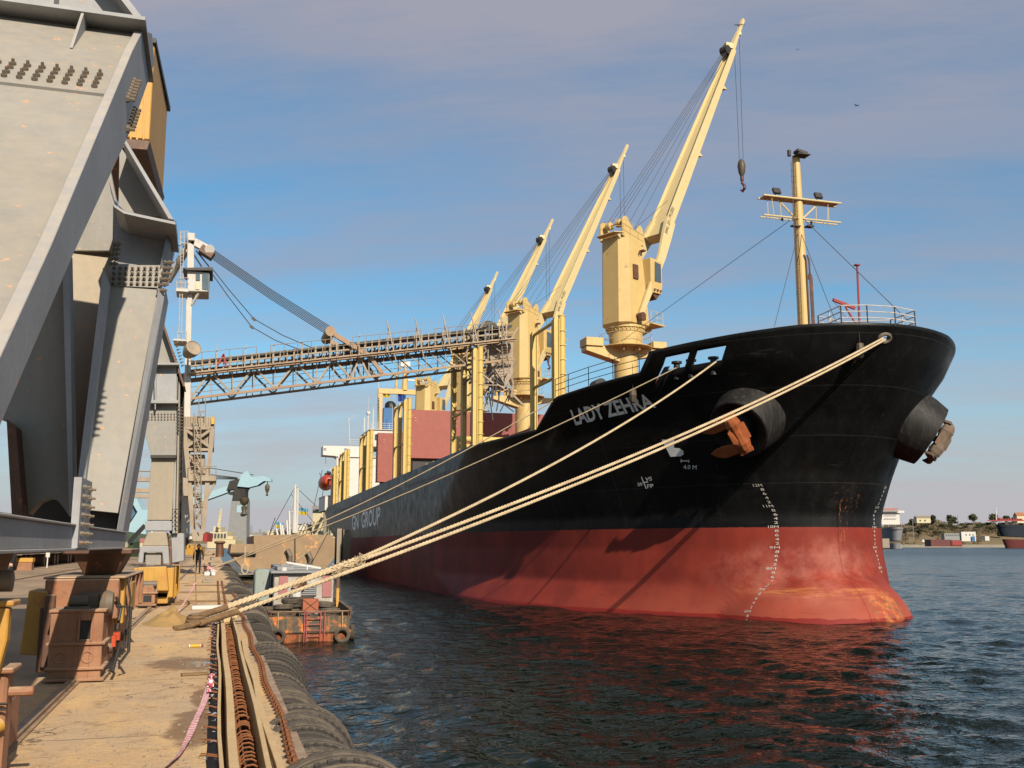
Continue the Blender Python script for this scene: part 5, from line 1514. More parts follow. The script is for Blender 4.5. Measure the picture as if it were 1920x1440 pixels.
# knee box above the splice: dark recess under a curved shelf, gusset above
lean_face([(222, 405), (318, 418), (306, 497), (206, 497)], (20.4, 20.4, 19.9, 19.9), .6, 'knee_web', M_GANTRYS, L2)
lean_face([(318, 412), (330, 414), (309, 500), (300, 500)], (19.7, 20.2, 19.9, 19.6), 1.2, 'flange_plate', M_GANTRYS, L2)
g = MB()
crv = [(203, 335), (208, 362), (214, 383), (232, 395), (262, 402), (300, 410), (329, 416)]
up_ = [ay(x, y, 18.9) for x, y in crv]; lo_ = [ay(x, y + 5, 18.9) for x, y in crv]
for i in range(len(crv) - 1): g.prism([up_[i], up_[i + 1], lo_[i + 1], lo_[i]], (0, 1.9, 0))
g.build('knee_shelf', M_GANTRYS, L2)
lean_face([(224, 272), (316, 408), (262, 402), (232, 395), (222, 385)], (19.9,) * 5, .2, 'gusset_web', M_GANTRY, L2)
lean_face([(229, 262), (236, 262), (326, 412), (316, 410)], (19.0,) * 4, 1.5, 'raking_flange', M_GANTRYS, L2)
# rear twin of the second leg, on the land side: broad tan web partly in shade, curved foot
L2b = lean_face([(128, 430), (214, 465), (152, 905), (140, 965), (128, 965)], (21.5, 21.5, 19.0, 19.0, 19.0), .4, 'leg', M_GANTRYT, gantry)
lean_face([(116, 470), (129, 470), (139, 968), (130, 968)], (18.8, 18.8, 17.8, 17.8), .5, 'flange_plate', M_GANTRYS, L2b)
g = MB()
arc = [(28, 800), (14, 790), (-60, 760), (-60, 560), (-20, 480), (118, 470), (130, 968), (118, 950), (108, 938), (92, 934), (74, 940), (60, 955), (50, 968), (42, 968), (34, 900)]
g.prism([ay(x, y, 18.9) for x, y in arc], (0, .5, 0)); g.build('inner_web', M_GANTRY, L2b)
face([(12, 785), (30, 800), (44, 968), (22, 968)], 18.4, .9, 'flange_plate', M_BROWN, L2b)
face([(38, 925), (136, 925), (136, 985), (38, 985)], 20.4, .3, 'foot_web_shade', M_DARK, L2b)  # dark panel behind the arch, the web's shade put into its colour
lean_face([(-80, 240), (196, 262), (222, 395), (222, 470), (-80, 470)], (21.2,) * 5, .5, 'cross_girder', M_GANTRY, gantry)
# sill beam joining the leg feet
sill = MB()
sx = XR - .02
sill.b2(sx - .05, sx, 5.2, 16.4, 3.47, 3.68); sill.b2(sx - .35, sx + .035, 5.2, 16.4, 3.445, 3.47); sill.b2(sx - .35, sx + .03, 5.2, 16.4, 3.68, 3.70)
sl_ = sill.build('sill_beam', M_GANTRYS, gantry, bevel=.006)
pp = []
for r_ in range(2):
    for k in range(7): pp.append((XR + .0, 10.6 + r_ * .45, 3.52 + k * .09))
g = MB(); g.b2(XR - .04, XR + .03, 10.45, 11.3, 3.47, 4.15); g.build('sill_joint', M_GANTRYS, gantry)
bolts([(XR + .03, a[1], a[2]) for a in pp], (1, 0, 0), 'joint_bolts', gantry, .026, .07)
# machinery house hung high on the land side
g = MB(); A0 = ay(235, 262, 24.0)
mh = [ay(p[0], p[1], 24.0) for p in [(150, 40), (285, 110), (312, 215), (306, 345), (232, 262), (150, 250)]]
pts_ = [ay(p[0], p[1], 23.4) for p in [(180, 70), (290, 84), (280, 262), (180, 250)]]
g.prism(pts_, (.12, 3.7, .0))
mhouse = g.build('machinery_house', M_CABY, gantry, bevel=.02)
M_CORR = M_CABY
g = MB()
for i in range(7):
    q0, q1 = ay(200 + 12 * i, 90 + 8 * i, 23.38), ay(197 + 12 * i, 262, 23.38); g.beam(q0, q1, .04, .03, up=(0, 1, 0))
g.build('wall_ribs', M_CABY, mhouse)
g = MB(); b0, b1 = ay(180, 255, 23.3), ay(281, 264, 23.3)
g.prism([b0, b1, b1 + Vector((-.05, 0, -.22)), b0 + Vector((0, 0, -.22))], (.14, 3.9, .0))
g.build('service_deck', M_BROWN, mhouse)
g = MB(); r0, r1 = ay(180, 66, 23.3), ay(292, 80, 23.3); g.prism([r0, r1, r1 + Vector((.0, 0, .12)), r0 + Vector((0, 0, .12))], (.16, 4.0, .05)); g.build('roof', M_DARK, mhouse)

# ---- bogies
def bogie(cx, cy, name_label, par, mA, mB_, s=1.0, twin=True):
    """wheel truck: end box with window, body, side plates, motor and neck"""
    Z = Q
    g = MB()
    g.b2(cx - .32, cx + .30, cy, cy + .62, Z + .03, Z + .90)
    b = g.build('bogie', mA, par, bevel=.02)
    # front plate with opening built as four strips
    g = MB(); f = cy - .03
    g.b2(cx - .33, cx + .03, f, cy, Z + .03, Z + .89); g.b2(cx + .16, cx + .31, f, cy, Z + .03, Z + .89); g.b2(cx + .03, cx + .16, f, cy, Z + .03, Z + .54); g.b2(cx + .03, cx + .16, f, cy, Z + .78, Z + .89); g.b2(cx, cx + .03, f - .02, f, Z + .51, Z + .81); g.b2(cx + .16, cx + .19, f - .02, f, Z + .51, Z + .81)
    g.build('end_plate', mA, b, bevel=.006)
    g = MB(); g.b2(cx + .03, cx + .16, cy - .012, cy - .004, Z + .54, Z + .78); g.build('opening', M_BLACK, b)
    g = MB()
    for zz, o in ((Z + .03, .05), (Z + .17, .04), (Z + .485, .04), (Z + .90, .03)): g.b2(cx - .32 - o, cx + .31 + o, cy - .03 - o, cy + .66, zz - .012, zz + .02)
    g.build('stiffening_bars', mA, b, bevel=.004)
    # cast ring marks on the lower plate
    g = MB()
    for dx in (-.17, .16): g.tube([(cx + dx - .02 + .07 * math.cos(a), cy - .036, Z + .32 + .07 * math.sin(a)) for a in [k * math.pi / 8 for k in range(16)]], .011, 5, closed=True)
    g.build('cast_rings', mA, b)
    g = MB(); g.b2(cx - .52, cx + .42, cy + .62, cy + 4.4, Z + .75, Z + 1.29); g.b2(cx - .30, cx + .30, cy + .62, cy + 1.7, Z + .14, Z + .80); g.b2(cx - .30, cx + .30, cy + 2.6, cy + 4.6, Z + .14, Z + .80)
    g.b2(cx - .56, cx + .50, cy + .66, cy + 4.4, Z + 1.29, Z + 1.32)
    for yy in (cy + 1.25, cy + 1.7, cy + 2.6, cy + 3.5, cy + 4.3): g.b2(cx + .42, cx + .50, yy, yy + .06, Z + .75, Z + 1.29)
    g.build('truck_body', mA, b, bevel=.02)
    g = MB(); g.b2(cx + .35, cx + .47, cy + .95, cy + 1.22, Z + .66, Z + 1.30); g.b2(cx + .44, cx + .50, cy + 1.9, cy + 2.5, Z + .8, Z + 1.2); g.build('side_plate', mB_, b, bevel=.012)
    for (yy) in (cy + .95, cy + 1.45, cy + 2.9, cy + 4.0):
        g = MB(); g.lathe([(.05, -.16), (.29, -.16), (.30, -.11), (.26, -.10), (.26, .10), (.30, .11), (.29, .16), (.05, .16)], (cx, yy, Z + .33), 'X', 24); g.cyl((cx - .36, yy, Z + .33), (cx + .36, yy, Z + .33), .07)
        g.build('wheel', M_BROWN, b, smooth=True)
    g = MB(); g.cyl((cx - .15, cy + .25, Z + 1.02), (cx + .08, cy + .25, Z + 1.02), .07, n=14); g.lathe([(.02, -.09), (.14, -.08), (.17, 0), (.14, .08), (.02, .09)], (cx + .30, cy + .38, Z + .98), 'X', 16); g.b2(cx - .2, cx + .12, cy + .12, cy + .38, Z + .90, Z + .95); g.b2(cx - .05, cx + .2, cy + .35, cy + .6, Z + .92, Z + 1.12)
    g.build('drive_motor', M_BOLT, b, smooth=True)
    g = MB(); g.tube([(cx + .40, cy + .5, Z + 1.05), (cx + .47, cy + .55, Z + .9), (cx + .44, cy + .5, Z + .62), (cx + .50, cy + .2, Z + .40), (cx + .46, cy - .05, Z + .12)], .02, 6); g.tube([(cx + .5, cy + .9, Z + 1.3), (cx + .56, cy + .9, Z + 1.0), (cx + .52, cy + .7, Z + .4)], .018, 6)
    g.tube([(cx + .44, cy + .12, Z + .95), (cx + .62, cy + .2, Z + .93), (cx + .62, cy + .25, Z + .35), (cx + .52, cy + .25, Z + .2)], .02, 6)
    g.build('cable_bundle', M_DARK, b)
    g = MB(); g.box((cx + .46, cy + .28, Z + .55), (.08, .16, .10)); g.box((cx + .44, cy + .1, Z + .5), (.05, .1, .14)); g.build('orange_tag', M_BUOY, b)
    # leaning guard plates on the land side
    g = MB(); g.box((cx - .62, cy + .95, Z + .72), (.24, .72, .84), mat=Matrix.Rotation(R(4), 3, 'Y')); g.build('guard_box', mB_, b, bevel=.015)
    g = MB(); g.box((cx - .42, cy + .50, Z + .62), (.13, .10, .95)); g.box((cx - .45, cy + .85, Z + .5), (.20, .6, .85)); g.build('guard_plate', M_BROWN, b, bevel=.015)
    return b
b1 = bogie(-1.67, 14.35, '', gantry, M_BOGIE, M_BOGIEY)
g = MB()
def frus(g, c, a0, a1, z0, z1):
    (w0, d0), (w1, d1) = a0, a1
    vs = [(c[0] - w0, c[1] - d0, z0), (c[0] + w0, c[1] - d0, z0), (c[0] + w0, c[1] + d0, z0), (c[0] - w0, c[1] + d0, z0), (c[0] - w1, c[1] - d1, z1), (c[0] + w1, c[1] - d1, z1), (c[0] + w1, c[1] + d1, z1), (c[0] - w1, c[1] + d1, z1)]
    g.add(vs, [(0, 3, 2, 1), (4, 5, 6, 7), (0, 1, 5, 4), (1, 2, 6, 5), (2, 3, 7, 6), (3, 0, 4, 7)])
frus(g, (-1.60, 16.3), (.22, .4), (.38, .6), Q + 1.32, Q + 1.66); g.b2(-2.1, -1.16, 15.6, 17.2, Q + 1.62, Q + 1.70)
g.build('neck', M_BROWN, gantry, bevel=.015)
# the near bogie that enters the frame at the lower left
c2x = -1.72
g = MB(); 
g.b2(c2x - .6, c2x + .22, 7.55, 9.4, Q + .15, Q + .55); g.b2(c2x - .5, c2x + .36, 7.95, 8.2, Q + .10, Q + .86)
nb = g.build('bogie', M_BOGIE, gantry, bevel=.02)
g = MB(); g.b2(c2x - .5, c2x + .40, 7.9, 8.24, Q + .86, Q + .90); g.b2(c2x - .2, c2x + .17, 7.88, 8.26, Q + .94, Q + 1.05); g.cyl((c2x + .30, 8.05, Q + .72), (c2x + .52, 8.05, Q + .72), .035, n=10); g.build('truck_cap', M_BOGIE, nb, bevel=.01)
g = MB(); g.prism([(c2x - .3, 7.75, Q + .60), (c2x + .26, 7.75, Q + .52), (c2x + .37, 7.75, Q + 1.10), (c2x + .37, 7.75, Q + 1.32), (c2x - .3, 7.75, Q + 1.36)], (0, .12, 0)); g.b2(c2x - .3, c2x + .40, 7.72, 8.0, Q + 1.33, Q + 1.37); g.build('side_plate', M_BOGIEY, nb, bevel=.01)
g = MB(); g.cyl((c2x - .1, 7.85, Q + 1.50), (c2x + .36, 7.85, Q + 1.50), .075, n=14); g.build('buffer_head', M_BOLT, nb, smooth=True)
g = MB(); g.cyl((c2x + .05, 7.5, Q + .42), (c2x + .34, 7.9, Q + .52), .05, n=12); g.build('lever', M_BOGIEY, nb, smooth=True)
g = MB(); g.lathe([(.05, -.16), (.29, -.16), (.30, -.11), (.26, -.10), (.26, .10), (.30, .11), (.29, .16), (.05, .16)], (c2x, 8.6, Q + .33), 'X', 24); g.build('wheel', M_BROWN, nb, smooth=True)
g = MB()
for k in range(4): g.tube([(c2x + .10 + .02 * k, 7.8, Q + 1.05), (c2x + .17 + .02 * k, 7.8, Q + .85), (c2x + .12 + .03 * k, 7.76, Q + .66), (c2x + .26 + .02 * k, 7.8, Q + .42), (c2x + .22, 7.8, Q + .25)], .012, 5)
g.tube([(c2x + .30, 7.9, Q + .66 + 0), (c2x + .38, 7.9, Q + .66), (c2x + .38, 7.9, Q + .62), (c2x + .30, 7.9, Q + .62)], .01, 5)
g.build('cable_bundle', M_DARK, nb)
g = MB(); frus(g, (c2x - .3, 8.6), (.3, .5), (.4, .8), Q + 1.2, Q + 1.75); g.build('neck', M_BROWN, gantry)

# ------------------------------------------------------------------ second gantry behind
g2 = empty('gantry_crane', (-2.5, 31, 1.75), 'second grey gantry crane leg on yellow bogies, standing behind the nearest gantry', 'crane')
YC = 31.0
def f3(pxs, y=YC, th=.3, name='web', mat=None, par=None, bevel=.006): return face(pxs, y, th, name, mat or M_GANTRY, par, bevel)
L3 = f3([(258, 683), (331, 683), (331, 752), (256, 752)], YC, .8, 'leg', M_GANTRYS, g2)
f3([(254, 752), (331, 752), (328, 855), (284, 855), (262, 786)], YC + .05, .8, 'tapered_web', M_GANTRY, L3)
f3([(284, 858), (328, 858), (322, 975), (276, 975)], YC + .05, .8, 'lower_box', M_GANTRYT, L3)
f3([(282, 853), (330, 853), (330, 859), (282, 859)], YC - .12, 1.0, 'belt_plate', M_DARK, L3)
f3([(252, 680), (335, 680), (335, 684), (252, 684)], YC - .35, 1.3, 'knee_shelf', M_GANTRYS, L3)
f3([(250, 750), (334, 750), (334, 756), (250, 756)], YC - .25, 1.2, 'knee_shelf', M_GANTRYS, L3)
f3([(289, 684), (293, 684), (292, 768), (290, 768)], YC - .22, .3, 'stiffener', M_GANTRYS, L3)
f3([(272, 977), (322, 977), (322, 995), (272, 995)], YC - .05, 1.0, 'sill_beam', M_GANTRYS, L3)
f3([(258, 684), (262, 640), (296, 598), (302, 600), (336, 684)], YC + .35, .15, 'gusset_web', M_GANTRY, L3)
g = MB(); g.prism([ay(299, 592, YC), ay(303, 592, YC), ay(347, 724, YC), ay(343, 724, YC)], (0, 1.2, 0)); g.build('raking_flange', M_BROWN, L3)
for x_, w_ in ((329, 4), (335, 3), (340, 5)):
    f3([(x_, 700), (x_ + w_, 700), (x_ + w_ - 5, 1000), (x_ - 6, 1000)], YC + (.2 if x_ < 338 else .9), .35, 'flange_plate', M_GANTRYS if x_ != 335 else M_GANTRYT, L3)
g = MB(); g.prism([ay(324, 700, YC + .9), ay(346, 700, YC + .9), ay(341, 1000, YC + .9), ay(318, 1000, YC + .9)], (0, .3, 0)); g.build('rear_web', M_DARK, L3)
pp = [ay(261 + c * 6, 776 + r_ * 5, YC + .04) for r_ in range(3) for c in range(12)]; bolts(pp, (0, -1, 0), 'splice_bolts', L3, .022, .04)
pp = [ay(333 + (k % 2) * 6, 765 + (k // 2) * 6, YC + .1) for k in range(16)]; bolts(pp, (.6, -1, 0), 'flange_bolts', L3, .03, .12)
pp = [ay(322 + (k % 2) * 7, 955 + (k // 2) * 8, YC + .1) for k in range(10)]; bolts(pp, (.6, -1, 0), 'flange_bolts', L3, .03, .12)
pp = [ay(328 - .55 * k * 0 + k * 1.7, 688 - (9 - k) * 6 + 10, YC - .02) for k in range(8)]; bolts(pp, (1, -.4, .3), 'flange_bolts', L3, .03, .1)
# equaliser blocks between leg and bogie
f3([(277, 998), (312, 998), (316, 1024), (266, 1024)], YC - .1, .9, 'equaliser', M_GANTRYT, g2, .02)
f3([(262, 1024), (316, 1024), (318, 1058), (306, 1058), (304, 1036), (270, 1036), (268, 1056), (258, 1056)], YC - .15, .9, 'equaliser', M_GANTRYS, g2, .02)
f3([(272, 1037), (303, 1037), (302, 1060), (273, 1060)], YC - .02, .6, 'equaliser', M_GANTRY, g2, .02)
f3([(320, 1000), (345, 1000), (345, 1052), (322, 1056)], YC + .4, 1.4, 'equaliser', M_GANTRYS, g2, .02)
f3([(317, 1012), (321, 1012), (322, 1060), (318, 1060)], YC - .1, .3, 'stiffener', M_BROWN, g2)
bd = f3([(258, 1064), (312, 1062), (316, 1108), (256, 1108)], 30.6, .6, 'bogie', M_BOGIEY, g2, .02)
g = MB(); g.b2(-1.75, -1.12, 31.0, 36.5, Q + .25, Q + 1.1); g.b2(-1.72, -1.25, 31.0, 32.8, Q + .08, Q + .4); g.b2(-2.2, -1.9, 30.7, 33, Q + .5, Q + 1.1)
for yy in (31.4, 32.5, 33.6, 34.7): g.b2(-1.12, -1.07, yy, yy + .12, Q + .2, Q + 1.12)
g.build('truck_body', M_BOGIEY, bd, bevel=.02)
g = MB(); g.prism([(-1.96, 30.2, Q + .12), (-1.56, 30.2, Q + .12), (-1.56, 30.2, Q + .42), (-1.64, 30.2, Q + .62), (-1.88, 30.2, Q + .62), (-1.96, 30.2, Q + .42)], (0, .5, 0)); g.b2(-2.02, -1.5, 30.15, 30.75, Q + .40, Q + .44); g.b2(-2.0, -1.52, 30.18, 30.7, Q + .07, Q + .11)
eb = g.build('end_box', M_BOGIE, bd, bevel=.01)
g = MB(); g.b2(-1.87, -1.65, 30.185, 30.195, Q + .18, Q + .36); g.build('opening', M_BLACK, bd)
g = MB(); g.cyl((-1.98, 30.5, Q + .66), (-1.54, 30.5, Q + .66), .09); g.build('drive_motor', M_BOLT, bd, smooth=True)
for yy in (30.6, 31.9, 33.4, 34.8):
    g = MB(); g.lathe([(.05, -.16), (.24, -.16), (.25, -.11), (.21, -.10), (.21, .10), (.25, .11), (.24, .16), (.05, .16)], (-1.68, yy, Q + .30), 'X', 20); g.build('wheel', M_BROWN, bd, smooth=True)
# raking strut and walkways seen between the legs
g = MB(); g.beam(ay(203, 1058, 36), ay(272, 985, 36), .16, .14); g.build('raking_strut', M_GANTRYT, g2)
g = MB()
for (y0, y1, dk) in ((882, 884, 0), (895, 903, 1), (915, 924, 1), (926, 934, 1)):
    g.prism([ay(236, y0, 62), ay(300, y0 + 1, 62), ay(300, y1, 62), ay(236, y1 - 1, 62)], (0, .5, 0))
for x_ in (247, 263, 280): g.prism([ay(x_, 882, 62), ay(x_ + 1.4, 882, 62), ay(x_ + 1.4, 896, 62), ay(x_, 896, 62)], (0, .1, 0))
WALK = g
# ------------------------------------------------------------------ ship loader with its conveyor boom
YL = 66.0
ldr = empty('ship_loader', (-2.0, YL, 1.75), 'cream ship loader with a cab tower and long conveyor boom reaching over the ship', 'ship loader')
def L_(x, y, d=0.0): return ay(x, y, YL + d)
# column
g = MB()
for (x0, y0, x1, y1, w_) in ((358, 447, 357, 548, .42), (355, 545, 352, 700, .36), (351, 700, 348, 1010, .46)):
    g.beam(L_(x0, y0), L_(x1, y1), w_, w_, up=(0, 1, 0))
col_ = g.build('tower', M_LWHITE, ldr, bevel=.02)
g = MB(); g.beam(L_(356, 450), L_(310, 532, 2), .26, .26); g.beam(L_(352, 470), L_(318, 528, 5), .22, .22); g.beam(L_(360, 452), L_(397, 472), .42, .5, up=(0, 0, 1)); g.cyl(L_(393, 468, -.5), L_(393, 468, 1.2), .32)
g.box(L_(358, 447), (.5, .9, .5))
g.build('head_frame', M_LWHITE, ldr, bevel=.02)
g = MB(); g.box(L_(388, 474), (.9, .9, .5), mat=Matrix.Rotation(R(30), 3, 'Y')); g.build('sheave_block', M_BROWN, ldr)
# operator cab
g = MB(); g.prism([L_(351, 507, -.7), L_(393, 511, -.7), L_(391, 547, -.7), L_(351, 546, -.7)], (0, 2.2, 0)); cabo = g.build('operator_cab', M_LWHITE, ldr, bevel=.04)
g = MB(); g.prism([L_(367, 514, -.75), L_(375, 514, -.75), L_(375, 526, -.75), L_(367, 526, -.75)], (0, .03, 0)); g.prism([L_(379, 512, -.75), L_(392, 513, -.75), L_(391, 544, -.75), L_(379, 542, -.75)], (0, .03, 0)); g.build('cab_window', M_GLASS, cabo)
g = MB(); g.prism([L_(343, 502, -1), L_(399, 501, -1), L_(399, 507, -1), L_(350, 506, -1)], (0, 2.8, 0)); g.build('cab_roof', M_DARK, cabo)
g = MB(); g.prism([L_(367, 529, -.76), L_(374, 530, -.76), L_(374, 543, -.76), L_(367, 542, -.76)], (0, .03, 0)); g.build('cab_panel', M_CREAM, cabo)
g = MB(); g.beam(L_(373, 548, -.5), L_(360, 572, -.2), .12); g.b2(L_(331, 548).x, L_(354, 548).x, YL - .8, YL + 1, L_(331, 551).z, L_(331, 546).z)
for k in range(3): zz = L_(340, 546).z + .35 * k; g.tube([(L_(331, 540).x, YL - .75, zz), (L_(354, 540).x, YL - .75, zz)], .025, 4)
for x_ in (331, 339, 347): g.tube([L_(x_, 547, -.75), L_(x_, 526, -.75)], .025, 4)
g.b2(L_(331, 548).x, L_(356, 548).x, YL - .8, YL + 1, L_(331, 643).z, L_(331, 640).z)
for x_ in (333, 341, 350): g.tube([L_(x_, 641, -.75), L_(x_, 622, -.75)], .025, 4)
g.tube([L_(333, 622, -.75), L_(352, 622, -.75)], .025, 4)
for k in (0, 5): g.tube([L_(340 + k, 433, -.6), L_(335 + k, 640, -.6)], .025, 4)
yy = 436
while yy < 640: g.tube([L_(339.5 - (yy - 433) * .024, yy, -.6), L_(345.5 - (yy - 433) * .024, yy, -.6)], .018, 4); yy += 6.5
for y_ in (434, 445, 456): g.tube([L_(338, y_, -.8), L_(352, y_, -.8)], .03, 4)
for x_ in (338, 345, 352): g.tube([L_(x_, 433, -.8), L_(x_, 460, -.8)], .03, 4)
g.build('ladders_and_platforms', M_LWHITE, ldr)
# big floodlight
g = MB(); g.lathe([(.02, -.62), (.25, -.60), (.46, -.1), (.50, .38), (.46, .40), (.44, .35), (.02, .3)], (0, 0, 0), 'Y', 24)
c_ = L_(358, 657, -2.0); mt = Matrix.Rotation(R(160), 3, 'Z') @ Matrix.Rotation(R(0), 3, 'X')
mt = Matrix.Rotation(R(-150), 3, 'Z') @ Matrix.Rotation(R(20), 3, 'X')
g.v = [tuple(c_ + mt @ Vector(v)) for v in g.v]
fl = g.build('floodlight', M_LOADER, ldr, smooth=True)
# the boom: two parallel trusses, walkways, belt
bt = [(352, 712, 352, 744), (965, 655, 965, 712)]
def bp(u, lower, d):                       # u runs 0..1 from tower to tip
    # measured top chord and bottom chord
    xs = 352 + u * 612
    top = itp(xs, [352, 965], [702, 636.5])
    bot = itp(xs, [352, 965], [748, 673])
    return ay(xs, bot if lower else top, YL + d)
W2 = 1.6
g = MB(); n = 24
for d in (0, W2 * 1.6):
    for i in range(n):
        a, b_ = bp(i / n, 0, 0) + Vector((0, d, 0)), bp((i + 1) / n, 0, 0) + Vector((0, d, 0))
        g.beam(a, b_, .20, .28)
        a, b_ = bp(i / n, 1, 0) + Vector((0, d, 0)), bp((i + 1) / n, 1, 0) + Vector((0, d, 0))
        g.beam(a, b_, .14, .15)
bm_ = g.build('conveyor_boom', M_BOOMR, ldr)
g = MB(); US = [.005, .137, .268, .395, .50, .555, .60, .665, .73, .79, .855, .92, .99]; k = len(US) - 1
for d in (0, W2 * 1.6):
    for i in range(k):
        u0, u1 = US[i], US[i + 1]; um = (u0 + u1) / 2
        D = Vector((0, d, 0))
        T0, T1, Tm, B0, B1, Bm = bp(u0, 0, 0) + D, bp(u1, 0, 0) + D, bp(um, 0, 0) + D, bp(u0, 1, 0) + D, bp(u1, 1, 0) + D, bp(um, 1, 0) + D
        if i < 5:
            g.beam(B0, Tm, .12); g.beam(Tm, B1, .12); g.beam(Tm, Bm, .06); g.beam(B0, T0, .06)
        else:
            g.beam(T0, B1, .07); g.beam(T0, B0, .06)
for i in range(22):
    u = i / 22; a, b_ = bp(u, 0, 0), bp(u, 0, 0) + Vector((0, W2 * 1.6, 0)); g.beam(a, b_, .08); a, b_ = bp(u, 1, 0), bp(u, 1, 0) + Vector((0, W2 * 1.6, 0)); g.beam(a, b_, .06)
g.build('truss_bracing', M_LOADER, ldr)
# belt above the trusses on small trestles
g = MB()
off = lambda u: .78 + .25 * u
for i in range(n):
    a, b_ = bp(i / n, 0, 0), bp((i + 1) / n, 0, 0)
    g.prism([a + Vector((0, .5, off(i / n))), b_ + Vector((0, .5, off(i / n))), b_ + Vector((0, .5, off(i / n) + .16)), a + Vector((0, .5, off(i / n) + .16))], (0, 1.4, 0))
    g.prism([a + Vector((0, .6, .28)), b_ + Vector((0, .6, .28)), b_ + Vector((0, .6, .40)), a + Vector((0, .6, .40))], (0, 1.2, 0))
g.build('conveyor_belt', M_BLACK, bm_)
g = MB(); rnd = random.Random(6)
for i in range(46):
    u = i / 46; p = bp(u, 0, 0)
    for d in (.2, 2.2): g.beam(p + Vector((0, d, .1)), p + Vector((0, d, off(u) + .2)), .07 if i % 3 else .12)
    g.beam(p + Vector((0, .3, .45)), p + Vector((0, 2.1, .45)), .08)
    if i % 4 == 0: g.beam(p + Vector((0, -.5, -.2)), p + Vector((0, -.5, 1.25 + rnd.random() * .5)), .07)
for i in range(n):
    a, b_ = bp(i / n, 0, 0), bp((i + 1) / n, 0, 0)
    g.beam(a + Vector((0, .15, .55)), b_ + Vector((0, .15, .55)), .07, .10)
    g.beam(a + Vector((0, -.5, -.05)), b_ + Vector((0, -.5, -.05)), .5, .05)
g.build('belt_trestles', M_LOADER, bm_)
g = MB()
for i in range(n):
    a, b_ = bp(i / n, 0, 0), bp((i + 1) / n, 0, 0)
    for zz in (.75, 1.25):
        if i % 6 != 5 or zz < 1: g.tube([a + Vector((0, -.6, zz)), b_ + Vector((0, -.6, zz))], .022, 4)
    g.tube([a + Vector((0, -.6, 0)), a + Vector((0, -.6, 1.25))], .022, 4)
    g.tube([bp(i / n, 1, 0) + Vector((0, .3, .4)), bp((i + 1) / n, 1, 0) + Vector((0, .3, .4))], .02, 4)
    g.tube([bp(i / n, 1, 0) + Vector((0, .3, .8)), bp((i + 1) / n, 1, 0) + Vector((0, .3, .8))], .02, 4)
for i in range(5):
    p = bp(.62 + .085 * i, 0, 0); g.beam(p + Vector((.3, -.6, -.6)), p + Vector((-.35, -.6, 2.1)), .07)
g.build('boom_railing', M_LOADER, bm_)
# stay frame where the cables land and its fan of ropes
A0, A1 = ay(619, 622, YL), ay(693, 668, YL)
g = MB()
for d in (0, 2.4): g.beam(A0 + Vector((0, d, 0)), A1 + Vector((0, d, 0)), .28, .30); g.beam(A1 + Vector((0, d, 0)), ay(716, 700, YL) + Vector((0, d, 0)), .24)
g.cyl(A0 + Vector((0, -.2, 0)), A0 + Vector((0, 2.7, 0)), .34, n=16)
g.build('stay_frame', M_BOOMR, bm_)
g = MB()
for k in range(7):
    a = ay(396 - k * .3, 466 + k * 2.8, YL - .3 + k * .28); b_ = ay(620 - k * .8, 613 + k * 2.6, YL + .1 + k * .28)
    g.tube([a, a.lerp(b_, .5) - Vector((0, 0, .12)), b_], .030, 5)
for (x0, y0, xm, ym, x1, y1) in ((399, 505, 476, 598, 585, 652), (399, 515, 472, 613, 560, 655)):
    g.tube([L_(x0, y0), L_(x0 * .6 + xm * .4, y0 * .58 + ym * .42), L_(xm, ym), L_((xm + x1) / 2, (ym + y1) / 2 + 4), L_(x1, y1)], .03, 5)
    g.box(L_(xm, ym), (.28, .2, .14), mat=Matrix.Rotation(R(38), 3, 'Y'))
g.tube([L_(352, 455, 0), L_(300, 472, 4)], .03, 4)
g.tube([L_(362, 475), L_(378, 500)], .05, 5); g.tube([L_(368, 470), L_(392, 500)], .05, 5)
g.build('stay_cables', M_WIRE, ldr)
# red A shaped bracket on the boom
g = MB(); g.beam(ay(419, 665, YL), ay(405, 690, YL), .12); g.beam(ay(419, 663, YL), ay(424, 688, YL), .12); g.build('red_bracket', M_REDP, bm_)
# discharge head over the hold
g = MB(); rnd = random.Random(12)
ed = [ay(*p, YL + 1) for p in ((905, 612), (965, 640), (962, 735), (930, 735), (918, 700), (900, 660))]
g.prism([ay(915, 650, YL + .6), ay(962, 640, YL + .6), ay(962, 700, YL + .6), ay(945, 730, YL + .6), ay(928, 718, YL + .6)], (0, 1.6, 0))
for k in range(46):
    a = ay(rnd.uniform(880, 962), rnd.uniform(625, 740), YL + rnd.uniform(-.4, 3)); d = Vector((rnd.uniform(-.9, .9), rnd.uniform(-.3, .3), rnd.uniform(-1.3, 1.3)))
    g.beam(a - d, a + d, rnd.uniform(.06, .16))
dh = g.build('discharge_head', M_LOADER, ldr)
g = MB(); g.lathe([(.3, -.3), (.75, -.3), (.75, .3), (.3, .3)], ay(915, 622, YL + 1.2), 'Y', 20); 
for k in range(24):
    a = ay(rnd.uniform(905, 955), rnd.uniform(690, 765), YL + rnd.uniform(0, 2)); d = Vector((rnd.uniform(-.5, .5), 0, rnd.uniform(-1.1, 1.1)))
    g.beam(a - d, a + d, .07)
g.tube([ay(875, 624, YL), ay(915, 612, YL)], .05, 4); g.tube([ay(875, 624, YL), ay(876, 650, YL)], .05, 4)
g.build('chute_gear', M_DARK, dh)
g = MB(); 
for x_ in (940, 950): g.tube([ay(x_, 638, YL - .2), ay(x_ + 5, 700, YL - .2)], .03, 4)
for k in range(12): g.tube([ay(940 + k * .4, 640 + k * 5, YL - .2), ay(950 + k * .4, 640 + k * 5, YL - .2)], .02, 4)
g.build('head_ladder', M_LOADER, dh)
